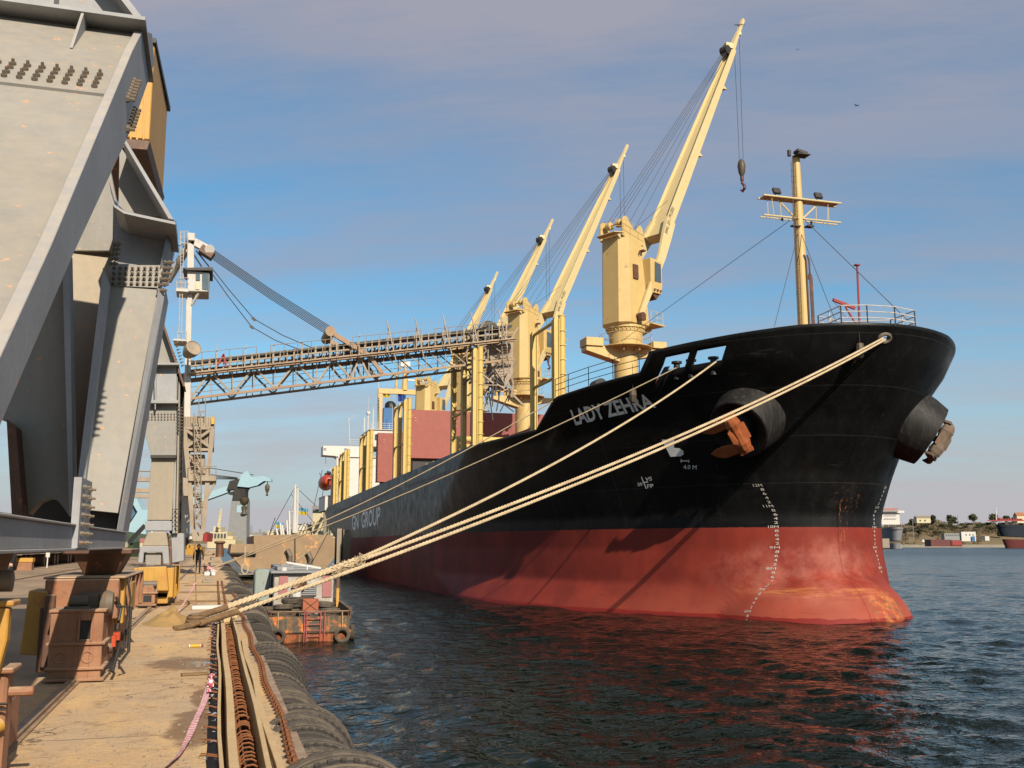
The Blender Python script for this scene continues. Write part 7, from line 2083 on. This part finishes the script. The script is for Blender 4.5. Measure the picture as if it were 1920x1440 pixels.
hill('hillside', '', 1560, 2250, 1500, [(1560, 992), (1700, 986), (1718, 981), (1760, 978), (1790, 986), (1810, 984), (1835, 982), (1900, 984), (2250, 975)], 220, M_HILL)
hill('far_shore', '', -700, 800, 1300, [(-700, 1002), (300, 1004), (420, 1006), (520, 1004), (650, 1000), (800, 1000)], 200, M_HILL)
g = MB()
for i in range(40):
    a, b_ = polar(1560 + 17 * i, 1480), polar(1560 + 17 * (i + 1), 1480); g.prism([(a.x, a.y, -1), (b_.x, b_.y, -1), (b_.x, b_.y, 4.2), (a.x, a.y, 4.2)], (4, 40, 0))
o = g.build('shore_quay', M_SHORE); o['kind'] = 'structure'
g = MB()
for i in range(50):
    a, b_ = polar(-700 + 30 * i, 1250), polar(-700 + 30 * (i + 1), 1250); g.prism([(a.x, a.y, -1), (b_.x, b_.y, -1), (b_.x, b_.y, 5), (a.x, a.y, 5)], (0, 60, 0))
o = g.build('shore_quay', M_SHORE); o['kind'] = 'structure'

def crown(c, rx, rz, n, leaf, seed):
    rnd = random.Random(seed); g = MB(); lobes = [(Vector((rnd.uniform(-.5, .5) * rx, rnd.uniform(-.5, .5) * rx, rnd.uniform(-.35, .5) * rz)), rnd.uniform(.35, .65)) for _ in range(7)]
    vs = []; fs = []
    for i in range(n):
        l, r_ = rnd.choice(lobes); u = Vector((rnd.gauss(0, 1), rnd.gauss(0, 1), rnd.gauss(0, 1))).normalized() * rnd.uniform(.55, 1.05)
        p = Vector(c) + l + Vector((u.x * rx * r_, u.y * rx * r_, u.z * rz * r_ * .9))
        a = Vector((rnd.gauss(0, 1), rnd.gauss(0, 1), rnd.gauss(0, 1))).normalized() * leaf; b_ = a.cross(Vector((rnd.gauss(0, 1), rnd.gauss(0, 1), rnd.gauss(0, 1)))).normalized() * leaf
        k = len(vs); vs += [p - a, p + b_, p + a, p - b_]; fs.append((k, k + 1, k + 2, k + 3))
    g.add(vs, fs); return g
def tree(pxx, D, base_py, top_py, wpx, lab, seed, mat=None):
    b = polar(pxx, D, zpx(base_py, D)); ht = (base_py - top_py) * D / F; rx = wpx / 2 * D / F
    root = empty('tree', b, lab, 'tree', 'trees along the far hilltop')
    g = crown(b + Vector((0, 0, ht * .58)), rx, ht * .45, 900, ht * .06, seed)
    g.build('crown', mat or M_LEAF, root)
    g = MB(); g.tube([b - Vector((0, 0, 2)), b + Vector((ht * .02, 0, ht * .3)), b + Vector((0, 0, ht * .6))], [ht * .035, ht * .025, ht * .01], 6)
    for k in range(4):
        a = k * 1.7 + seed; g.tube([b + Vector((0, 0, ht * .3)), b + Vector((math.cos(a) * rx * .5, math.sin(a) * rx * .5, ht * .65))], [ht * .018, ht * .006], 5)
    g.build('trunk', M_OLDWOOD, root)
for i, a in enumerate(((1828, 985, 964, 20, 'large round tree on the hilltop left of the dark ship mast'), (1752, 984, 967, 12, 'narrow tree beside the gable of the hilltop house'), (1786, 990, 967, 18, 'pale bushy tree on the hilltop halfway to the round tree'),
        (1866, 984, 964, 20, 'bushy tree on the hilltop just left of the dark ship mast'), (1892, 984, 967, 14, 'small tree on the hilltop right of the dark ship mast'), (1904, 984, 969, 10, 'dark tree on the hilltop beside the orange roofed house'), (1916, 986, 970, 14, 'tree at the right edge of the picture below the orange roof'),
        (1716, 992, 973, 20, 'spreading bush on the slope left of the hilltop house'), (1876, 1012, 990, 16, 'green tree low on the slope by the bow of the dark ship'), (1738, 994, 984, 14, 'low bush in front of the hilltop house'))):
    tree(a[0], 1640 if a[1] < 995 else 1545, a[1], a[2], a[3], a[4], i + 2)
rnd = random.Random(91)
for k in range(34):
    x_ = 1698 + k * 6.6 + rnd.uniform(-4, 4); t_ = rnd.random(); by = 1006 - 20 * t_
    tree(x_, 1540 + 120 * t_, by, by - rnd.uniform(6, 11), rnd.uniform(11, 20), 'low bushy tree number of many dotted over the far slope', k + 40)
for o in [x for x in bpy.data.objects if x.type == 'EMPTY' and str(x.get('label', '')).startswith('low bushy tree number')]:
    o['label'] = 'one of the low bushy trees dotted over the dry slope across the basin'; o['group'] = 'bushy trees dotted over the far slope'
# scrub cover on the slope
rnd = random.Random(55); g = MB(); vs = []; fs = []
for k in range(11000):
    px_ = rnd.uniform(1640, 1960); t = rnd.random(); D = 1500 + 200 * t
    zt_ = zpx(itp(px_, [1560, 1700, 1718, 1760, 1790, 1810, 1835, 1900, 2250], [992, 986, 981, 978, 986, 984, 982, 984, 975]), 1720)
    if mn.noise(Vector((px_ * .05, t * 3, 9))) < -.12: continue
    p = polar(px_, D, .5 + (zt_ - .5) * (t ** .7) + rnd.uniform(0, 2.2)); s_ = rnd.uniform(.5, 1.3)
    a = Vector((rnd.gauss(0, 1), rnd.gauss(0, 1), rnd.gauss(0, .6))).normalized() * s_; b_ = a.cross(Vector((rnd.gauss(0, 1), rnd.gauss(0, 1), rnd.gauss(0, 1)))).normalized() * s_
    k_ = len(vs); vs += [p - a, p + b_, p + a, p - b_]; fs.append((k_, k_ + 1, k_ + 2, k_ + 3))
g.add(vs, fs); o = g.build('scrub', M_LEAFD); tag(o, 'dry scrub covering the far slope', 'scrub', kind='stuff')
rnd = random.Random(56); g = MB(); vs = []; fs = []
for k in range(2600):
    px_ = rnd.uniform(330, 640) if k % 3 else rnd.uniform(-50, 340); D = rnd.uniform(900, 1250); p = polar(px_, D, zpx(rnd.uniform(1001, 1014) - (mn.noise(Vector((px_ * .06, 0, 3))) + .1) * 5, D)); s_ = rnd.uniform(.8, 2.4)
    a = Vector((rnd.gauss(0, 1), rnd.gauss(0, 1), rnd.gauss(0, .6))).normalized() * s_; b_ = a.cross(Vector((rnd.gauss(0, 1), rnd.gauss(0, 1), rnd.gauss(0, 1)))).normalized() * s_
    k_ = len(vs); vs += [p - a, p + b_, p + a, p - b_]; fs.append((k_, k_ + 1, k_ + 2, k_ + 3))
g.add(vs, fs); o = g.build('scrub', M_LEAFD); tag(o, 'scrub and bushes beyond the head of the basin', 'scrub', kind='stuff')

def px_box(g, x0, x1, y0, y1, D, dep=8):
    a, b_ = polar(x0, D, zpx(y1, D)), polar(x1, D, zpx(y1, D)); h = (y1 - y0) * D / F
    g.prism([a, b_, b_ + Vector((0, 0, h)), a + Vector((0, 0, h))], Vector((FW.x, FW.y, 0)).normalized() * dep)
FH = Vector((FW.x, FW.y, 0)).normalized()
def house(x0, x1, y0, y1, D, wm, rm, lab, gable=True, wins=(), dep=12, nm='house', roofh=None):
    root = empty(nm, polar((x0 + x1) / 2, D, zpx(y1, D)), lab, 'building')
    g = MB(); px_box(g, x0, x1, y0, y1, D, dep); g.build('wall', wm, root)
    g = MB(); a, b_ = polar(x0 - .5, D, zpx(y0, D)), polar(x1 + .5, D, zpx(y0, D)); rh = (roofh or (y1 - y0) * .5) * D / F
    if gable:
        mid = FH * dep / 2 + Vector((0, 0, rh))
        g.add([a - FH * .5, b_ - FH * .5, b_ + mid, a + mid, a + FH * (dep + .5), b_ + FH * (dep + .5)], [(0, 1, 2, 3), (3, 2, 5, 4), (0, 3, 4), (1, 5, 2)])
    else: g.prism([a, b_, b_ + Vector((0, 0, .5)), a + Vector((0, 0, .5))], FH * dep)
    g.build('roof', rm, root)
    for (wx, wy, ww, wh) in wins:
        g = MB(); a, b_ = polar(wx, D - .25, zpx(wy + wh, D)), polar(wx + ww, D - .25, zpx(wy + wh, D)); h = wh * D / F
        g.prism([a, b_, b_ + Vector((0, 0, h)), a + Vector((0, 0, h))], FH * .2); g.build('window', M_GLASS, root)
    return root
M_ROOFT = paint('terracotta_roof', (0.50, 0.20, 0.10), var=.2); M_ROOFG = paint('weathered_roof', (0.36, 0.30, 0.22), var=.2)
house(1722, 1748, 973, 982, 1600, M_CREAM, M_ROOFG, 'cream house with a grey pitched roof on the far hilltop', wins=((1727, 976, 3, 3), (1736, 976, 3, 3)))
house(1911, 1926, 969, 982, 1600, M_CREAM, M_ROOFT, 'house with an orange tiled roof at the right edge of the hilltop')
house(1804, 1831, 998, 1015, 1475, M_WHITE, M_ROOFG, 'white two storey building with a blue door on the far quay', gable=False, wins=((1812, 1002, 2, 3), (1819, 1002, 2, 3), (1825, 1002, 2, 3)))
g = MB(); px_box(g, 1823, 1829, 1006, 1015, 1473, .5); tag(g.build('blue_door', M_BLUE), 'blue gate of the white building on the far quay', 'gate')
house(1772, 1803, 1001, 1014, 1478, M_GREY, M_ROOFG, 'long grey building left of the white building on the far quay', gable=False, wins=tuple((1775 + 4 * k, 1003, 2, 2.5) for k in range(7)))
house(1848, 1856, 1006, 1014, 1476, M_WHITE, M_ROOFG, 'small white cabin on the far quay before the dark ship', gable=False)
g = MB(); g.lathe([(2.6, -1), (1.6, 1), (.8, 2.4), (0, 3.2)], polar(1731, 1476, zpx(1015, 1476)), n=12); tag(g.build('white_dome', M_WHITE, smooth=True), 'small white dome standing on the far quay', 'dome')
for x_, y0, lab in ((1714, 976, 'thin pole at the foot of the far slope beside the grey ship bow'), (1799, 968, 'thin pole on the far hilltop'), (1778, 970, 'thin dark pole on the far hilltop left of centre')):
    g = MB(); g.tube([polar(x_, 1490, zpx(1014 if x_ == 1714 else 986, 1490)), polar(x_, 1490, zpx(y0, 1490))], .5, 5); tag(g.build('pole', M_GREY), lab, 'pole')

# red barge, grey ship and dark ship across the basin
g = MB(); px_box(g, 1746, 1784, 1012, 1024.5, 1300, 20); px_box(g, 1784, 1804, 1013, 1024.5, 1299, 20)
M_MAROON = paint('maroon_hull', (0.17, 0.03, 0.03), (0.13, 0.03, 0.025), scale=.05, var=.3); M_NAVY = paint('navy_hull', (0.02, 0.028, 0.045), var=.1)
rb = tag(g.build('red_barge', M_MAROON), 'dark red flat barge moored along the far quay', 'barge'); g = MB(); px_box(g, 1786, 1803, 1014, 1022, 1298.5, .4); g.build('hull_panel', M_REDP, rb)
def ship_bow(name, loc_px, D, hw, hgt, lab, m_up, m_low, zsplit, heading, length=110, flare=.35, bulw=0.0):
    """far ship seen from ahead: a flared hull lofted along its own axis"""
    c = polar(loc_px, D, 0); root = empty(name, c, lab, 'ship')
    h = Vector((math.cos(heading), math.sin(heading), 0)); s_ = Vector((-h.y, h.x, 0)); n = 26
    def sect(u, z):
        t = min(1, u / .28); zz = max(0, z) / hgt
        w0 = hw * (1 - (1 - t) ** 2.0) ** .5 if t < 1 else hw
        return w0 * (.62 + .38 * zz if t < 1 else 1)
    def shell_(zs, mat, nm):
        g = MB()
        for sg in (-1, 1):
            vs = []
            for i in range(n + 1):
                u = (i / n) ** 1.7
                for z in zs:
                    rake = (hgt - z) / hgt * hw * .8 * (1 - min(1, u * 4))
                    p = c - h * (u * length + rake) + s_ * (sg * sect(u, z)) + Vector((0, 0, z * (1 + .10 * (1 - min(1, u * 3))))); vs.append(p)
            k = len(zs); g.add(vs, [(i * k + j, i * k + j + 1, (i + 1) * k + j + 1, (i + 1) * k + j) for i in range(n) for j in range(k - 1)])
        return g.build(nm, mat, root, smooth=True)
    zs = [hgt * i / 8 for i in range(9)]
    shell_([z for z in zs if z >= zsplit - .01], m_up, 'hull'); shell_([z for z in zs if z <= zsplit + .01], m_low, 'lower_hull')
    g = MB(); vs = []
    for i in range(n + 1):
        u = (i / n) ** 1.7
        for sg in (-1, 1): vs.append(c - h * (u * length) + s_ * (sg * sect(u, hgt) * .98) + Vector((0, 0, hgt * .97)))
    g.add(vs, [(2 * i, 2 * i + 2, 2 * i + 3, 2 * i + 1) for i in range(n)]); g.build('deck', M_HATCH, root)
    return root, c, h, s_
hd = math.atan2(-ray(1690, 1022).y, -ray(1690, 1022).x)
M_HGREY = paint('pale_grey_hull', (0.36, 0.37, 0.39), (0.30, 0.30, 0.32), scale=.03, streak=.2, var=.3)
root, c, h, s_ = ship_bow('grey_ship', 1684, 1000, 10.5, 19.5, 'pale grey ship with a white bridge moored across the basin behind the bow', M_HGREY, M_HGREY, 4.9, hd + .25, 90)
D = 1010
def shp(name, x0, x1, y0, y1, D, dep, mat, root): g = MB(); px_box(g, x0, x1, y0, y1, D, dep); return g.build(name, mat, root, bevel=.1)
shp('bridge', 1640, 1690, 961, 985, 1030, 14, M_WHITE, root); shp('bridge_wing', 1630, 1699.5, 959.5, 964, 1028, 8, M_WHITE, root); shp('bridge_top', 1640, 1688, 955, 959, 1030, 10, M_PINK, root)
g = MB(); px_box(g, 1640, 1688, 960.5, 962.2, 1026.5, .3); g.build('bridge_window', M_GLASS, root)
g = MB()
for r_ in (967, 973):
    for k in range(7): px_box(g, 1662 + k * 3.4, 1663.6 + k * 3.4, r_, r_ + 1.5, 1028.5, .3)
g.build('cabin_windows', M_GREY, root)
g = MB()
for x_, y_ in ((1668, 944), (1674, 948), (1661, 950)): g.tube([polar(x_, 1030, zpx(956, 1030)), polar(x_, 1030, zpx(y_, 1030))], .18, 4)
g.build('mast', M_WHITE, root)
g = MB(); px_box(g, 1655, 1668, 1010, 1027, 960, 12); tag(g.build('concrete_dolphin', M_CONC), 'concrete mooring dolphin beside the grey ship', 'dolphin')
root, c, h, s_ = ship_bow('dark_ship', 1872, 1150, 13, 24.5, 'navy and maroon cargo ship entering the frame at the far right', M_NAVY, M_MAROON, 12.2, math.pi, 150)
hx = polar(1860, 1150)
g = MB(); g.tube([polar(1872, 1160, 22), polar(1872, 1160, zpx(954, 1160))], .7, 6); g.tube([polar(1870, 1160, zpx(962, 1160)), polar(1875, 1160, zpx(962, 1160))], .3, 4); g.build('foremast', M_WHITE, root)
g = MB(); px_box(g, 1876, 1881, 972, 979, 1165, 3); px_box(g, 1856, 1925, 976.5, 978.5, 1158, 1); 
for k in range(9): px_box(g, 1878 + 5 * k, 1881 + 5 * k, 974, 978, 1164, 3)
g.build('deck_gear', M_REDP, root)

# ---- head of the basin: blue cranes, tug, ships
bc = empty('harbour_crane', polar(445, 236, Q), 'pale blue harbour crane on a grey pedestal, its boom swung level over the basin', 'crane')
YB2 = 236
def B(x, y, d=0): return polar(x, YB2 + d, zpx(y, YB2 + d))
g = MB(); g.prism([B(430, 940), B(459, 940), B(462, 1030), B(424, 1030)], FH * 3); g.build('pedestal', M_GREY, bc)
g = MB(); g.prism([B(441, 950, -.1), B(457, 950, -.1), B(457, 963, -.1), B(441, 963, -.1)], FH * .1); g.build('blue_panel', M_LIGHTBLUE, bc)
g = MB(); g.prism([B(425, 905), B(457, 898), B(463, 912), B(455, 922), B(456, 942), B(431, 942), B(434, 920), B(420, 922)], FH * 3); g.prism([B(424, 926), B(434, 924), B(434, 932), B(424, 930)], FH * 2); g.build('slewing_house', M_DARK, bc)
g = MB(); g.prism([B(300, 955, .3), B(424, 913, .3), B(422, 926, .3), B(300, 970, .3)], FH * 2.2); g.prism([B(p[0], p[1], -.6) for p in ((440, 915), (447, 893), (457, 886), (466, 898), (490, 896), (502, 901), (503, 906), (490, 905), (478, 913), (462, 917))], FH * 2.4)
g.build('boom', M_LIGHTBLUE, bc)
g = MB()
for k in range(4): g.tube([B(300, 884 + k * 5), B(440, 899 + k)], .09, 4)
g.tube([B(380, 880), B(470, 894)], .09, 4)
for k in range(7): g.tube([B(443 + k * 3.4, 913), B(450 + k * 1.5, 937)], .07, 4)
g.tube([B(497, 903), B(497, 914)], .1, 4)
g.build('wires', M_WIRE, bc)
g = MB(); g.lathe([(.2, .9), (1.1, .6), (1.0, 0), (.5, -.8), (.15, -1.0)], B(455, 974 - 32), n=12); g.lathe([(.1, 0), (.7, -.5), (.5, -1.6), (.8, -2.2), (.1, -2.6)], B(455, 949), n=10); g.lathe([(.2, .8), (.55, .3), (.5, -.6), (.15, -1.4), (.35, -1.8), (0, -2.1)], B(497, 917), n=10)
g.build('grab', M_BLOCK, bc, smooth=True)
bl = empty('blue_crane', polar(262, 215, Q), 'large pale blue crane structure glimpsed between the grey gantry legs', 'crane')
def C2(x, y, d=0): return polar(x, 215 + d, zpx(y, 215 + d))
g = MB(); g.prism([C2(236, 925), C2(246, 928), C2(262, 958), C2(274, 958), C2(272, 1003), C2(250, 1015), C2(232, 990), C2(240, 985), C2(254, 962), C2(238, 938)], FH * 3); g.build('frame', M_LIGHTBLUE, bl)
g = MB(); g.prism([C2(220, 930, 1), C2(238, 940, 1), C2(252, 962, 1), C2(240, 980, 1), C2(220, 985, 1)], FH * 2); g.build('panel', paint('panel_mid_blue', (0.10, 0.20, 0.30), var=.2), bl)
wsh = empty('white_ship', polar(255, 260, 0), 'white ship superstructure with a row of round windows behind the blue crane', 'ship')
g = MB(); 
for x0, x1, y0, y1 in ((215, 285, 990, 1004), (220, 290, 1004, 1024)): px_box(g, x0, x1, y0, y1, 262, 10)
g.build('superstructure', M_WHITE, wsh)
g = MB()
for k in range(8): px_box(g, 232 + k * 5, 234.5 + k * 5, 994, 997, 261.7, .2)
g.build('portholes', M_DARK, wsh)
house(222, 250, 1018, 1044, 150, M_GREEN, M_GREEN, 'green shed with a pitched roof between the gantry legs', wins=(), nm='shed', roofh=9, dep=14)
house(262, 293, 1018, 1052, 112, M_CREAM, M_PINK, 'cream and pink site cabin beyond the yellow bogie', gable=False, wins=((268, 1024, 7, 16),), nm='site_cabin', dep=3)
house(-40, 30, 1008, 1018, 900, M_WHITE, M_ROOFG, 'distant pale building left of the gantry', wins=(), nm='warehouse')
house(345, 375, 1006, 1011, 700, M_WHITE, M_ROOFG, 'long low white warehouse beyond the head of the quay', gable=False, nm='warehouse')
house(463, 660, 1001, 1010, 520, M_CREAM, M_ROOFG, 'long cream quay shed running behind the barge', gable=False, nm='quay_shed', dep=20, wins=tuple((470 + 9 * k, 1004, 5, 2) for k in range(18)))
house(452, 492, 1004, 1016, 330, M_WHITE, M_GREY, 'white and blue low building behind the blue crane pedestal', gable=False, nm='harbour_office', wins=((455, 1007, 12, 3), (472, 1006, 14, 3)))
# cream tug
tg = empty('tug', polar(402, 175, 0), 'cream tug with a tall mast moored at the head of the basin', 'tug')
def T_(x, y, d=0): return polar(x, 175 + d, zpx(y, 175 + d))
g = MB(); px_box(g, 388, 441, 1012, 1028, 175, 5); px_box(g, 392, 425, 998, 1012, 176, 4); px_box(g, 398, 412, 988, 998, 177, 3); px_box(g, 425, 436, 1006, 1012, 176, 3); g.build('superstructure', M_CREAM, tg, bevel=.05)
g = MB()
for k in range(5): px_box(g, 395 + k * 6, 398.5 + k * 6, 1001, 1009, 175.8, .2)
g.build('window', M_GLASS, tg)
g = MB(); g.tube([T_(408, 990), T_(412, 955)], [.3, .12], 6); g.tube([T_(410, 960), T_(406, 985)], .06, 4)
for yy in (962, 969, 976): g.tube([T_(406, yy), T_(415, yy + 1)], .06, 4)
g.build('mast', M_CREAM, tg)
g = MB(); px_box(g, 378, 388, 1000, 1016, 168, 3); tag(g.build('container', M_REDP), 'red and white box unit at the quay edge by the tug', 'container')
g = MB(); px_box(g, 371, 377, 1006, 1016, 150, 1); tag(g.build('skip', M_YEL), 'yellow skip beside the red unit on the quay', 'skip')
# orange plant along the far quay
g = MB(); rnd = random.Random(8)
for k in range(10): px_box(g, 344 + k * 3.2, 347.5 + k * 3.2, 1024 + rnd.uniform(-4, 6), 1040, 140, 2)
ex = tag(g.build('excavator', M_BOGIEY), 'orange yellow plant machinery parked far along the quay', 'machinery')
# ship behind the barge
sb = empty('moored_vessel', polar(570, 185, 0), 'cream and white vessel with masts and rigging moored behind the rusty barge', 'ship')
def V_(x, y, d=0): return polar(x, 185 + d, zpx(y, 185 + d))
g = MB(); px_box(g, 584, 604, 958, 1004, 185, 8); px_box(g, 500, 604, 996, 1012, 186, 8); px_box(g, 548, 575, 984, 997, 188, 5); g.build('superstructure', M_CREAM, sb, bevel=.05)
g = MB(); px_box(g, 583, 604, 951, 957, 184, 9); g.build('awning', M_GREY, sb)
g = MB(); px_box(g, 556, 573, 986, 995, 187.6, 4); g.build('wheelhouse', M_WHITE, sb)
g = MB(); g.tube([V_(551, 1000), V_(550, 912)], [.45, .2], 8); g.tube([V_(556, 1000), V_(555, 918)], [.2, .15], 6)
for yy in (922, 935, 950, 962): g.tube([V_(545, yy), V_(558, yy)], .1, 4)
for x_, y_ in ((539, 985), (543, 968), (527, 990), (520, 1000), (531, 994)): g.tube([V_(x_, 1004), V_(x_ - 3, y_ - 8)], .22, 5)
g.build('mast', M_WHITE, sb)
g = MB()
for k in range(16): x_ = 505 + k * 6.2; g.tube([V_(x_, 1000), V_(x_ + 9, 972 + (k * 37) % 19)], .06, 4)
for (a, b_) in (((550, 915), (505, 1000)), ((550, 915), (600, 960)), ((543, 930), (590, 985)), ((600, 885), (585, 958)), ((604, 905), (600, 958)), ((594, 890), (608, 908))): g.tube([V_(*a), V_(*b_)], .05, 4)
g.build('rigging', M_DARK, sb)
g = MB(); g.beam(V_(588, 1000), V_(603, 972), .5); g.build('gangway', M_DARK, sb)
flag_mesh(V_(558, 966), 1.7, 1.2, [M_FYEL, M_FLB], 'ensign', sb); flag_mesh(V_(515, 990), 1.5, 1.0, [M_FYEL, M_FLB], 'ensign', sb)
# pale masts further off
for k, (x_, y0) in enumerate(((470, 968), (487, 975), (462, 978), (360, 960))):
    g = MB(); g.tube([polar(x_, 600, zpx(1006, 600)), polar(x_, 600, zpx(y0 + 18, 600))], .5, 5); tag(g.build('lamp_mast', M_GREY), ['tall thin lighting mast beyond the quay shed', 'second thin mast right of the tallest lighting mast', 'short thin mast left of the tallest lighting mast', 'thin mast seen past the ship loader tower'][k], 'mast')

# ---- the rail yard on the left
G5 = 'rail wagons standing in the yard'
def wagon(yc, first):
    root = empty('rail_wagon', (-14.7, yc, Q), 'green hopper wagon coupled in the train across the yard', 'rail wagon', G5)
    g = MB(); g.prism([(-16, yc - 6.2, Q + 1.5), (-16.1, yc - 6.6, Q + 2.2), (-16.1, yc - 6.6, Q + 3.8), (-16.1, yc + 6.6, Q + 3.8), (-16.1, yc + 6.6, Q + 2.2), (-16, yc + 6.2, Q + 1.5)], (3.0, 0, 0))
    for k in range(12): g.b2(-13.1, -12.98, yc - 6.2 + k * 1.1, yc - 6.08 + k * 1.1, Q + 1.5, Q + 3.8)
    g.build('body', M_GREEN, root)
    g = MB(); g.b2(-15.8, -13.2, yc - 6.9, yc + 6.9, Q + 1.1, Q + 1.45); g.build('underframe', M_DARK, root)
    for dy in (-5.2, -3.4, 3.4, 5.2):
        g = MB(); g.cyl((-15.3, yc + dy, Q + .5), (-13.6, yc + dy, Q + .5), .48, n=18); g.build('wheel', M_BROWN, root, smooth=True)
    return root
w0 = wagon(60, True)
for k in range(1, 12):
    c = copy_tree(w0); c.location.y += k * 14.2
g = MB()
for x_ in (-15.2, -13.7): g.b2(x_ - .04, x_ + .04, 30, 300, Q, Q + .06)
tag(g.build('railway_track', M_RAIL), 'pair of rails under the row of wagons across the yard', 'rails', kind='structure')
g = MB(); bx = az(45, 1069, Q); g.b2(bx.x - .5, bx.x + .6, bx.y - .5, bx.y + .5, Q + .55, Q + .85); yb_ = tag(g.build('yellow_box', M_CABY, bevel=.03), 'yellow topped box standing in the yard before the wagons', 'box')
g = MB(); g.b2(bx.x - .45, bx.x + .55, bx.y - .45, bx.y + .45, Q, Q + .55); g.build('base', M_BOGIE, yb_)
g = MB(); sp_ = az(88, 1065, Q); g.beam(sp_, sp_ + Vector((0, 0, .9)), .08); g.box(sp_ + Vector((0, 0, 1.0)), (.28, .05, .35)); tag(g.build('marker_post', M_WHITE), 'small white marker post in the yard before the wagons', 'post')

# a gull or two
M_GULL = paint('gull_grey', (0.2, 0.2, 0.22), var=.1, bump=0)
def gull(p, s, rz, lab, perched=False):
    g = MB(); p = Vector(p); mt = Matrix.Rotation(rz, 3, 'Z')
    pr = [(.01, -.28), (.05, -.2), (.075, -.02), (.06, .12), (.04, .2), (.045, .25), (.01, .31)]
    g.lathe([(r_ * s, h_ * s) for r_, h_ in pr], (0, 0, 0), 'Y', 10)
    if not perched:
        for sg in (-1, 1):
            w_ = [(sg * .04, .08, .03), (sg * .35, .12, .14), (sg * .68, -.06, .05), (sg * .33, -.04, .13), (sg * .04, -.08, .02)]
            g.prism([Vector(v) * s for v in w_], (0, 0, .012 * s))
        g.prism([Vector(v) * s for v in ((-.03, -.25, 0), (.03, -.25, 0), (.07, -.40, 0), (-.07, -.40, 0))], (0, 0, .01))
    else:
        g.prism([Vector(v) * s for v in ((-.03, -.25, 0), (.03, -.25, 0), (.04, -.42, -.05), (-.04, -.42, -.05))], (0, 0, .01)); g.tube([(0, 0, -.05 * s), (0, 0, -.18 * s)], .012 * s, 4)
    g.v = [tuple(p + mt @ Vector(v)) for v in g.v]
    tag(g.build('gull', M_GULL, smooth=True), lab, 'bird')
gull(ay(1606, 198, 60), .5, .4, 'gull flying high to the right of the tallest jib')
gull(ay(1496, 93, 110), .45, 2.2, 'tiny gull flying high between the jib tip and the mast')
gull(solve_tip(Vector((XC, 67.9, 20.2)), 1385, 46, JL + .9), 1.3, 1.2, 'dark bird perched on the tip of the tallest jib', True)
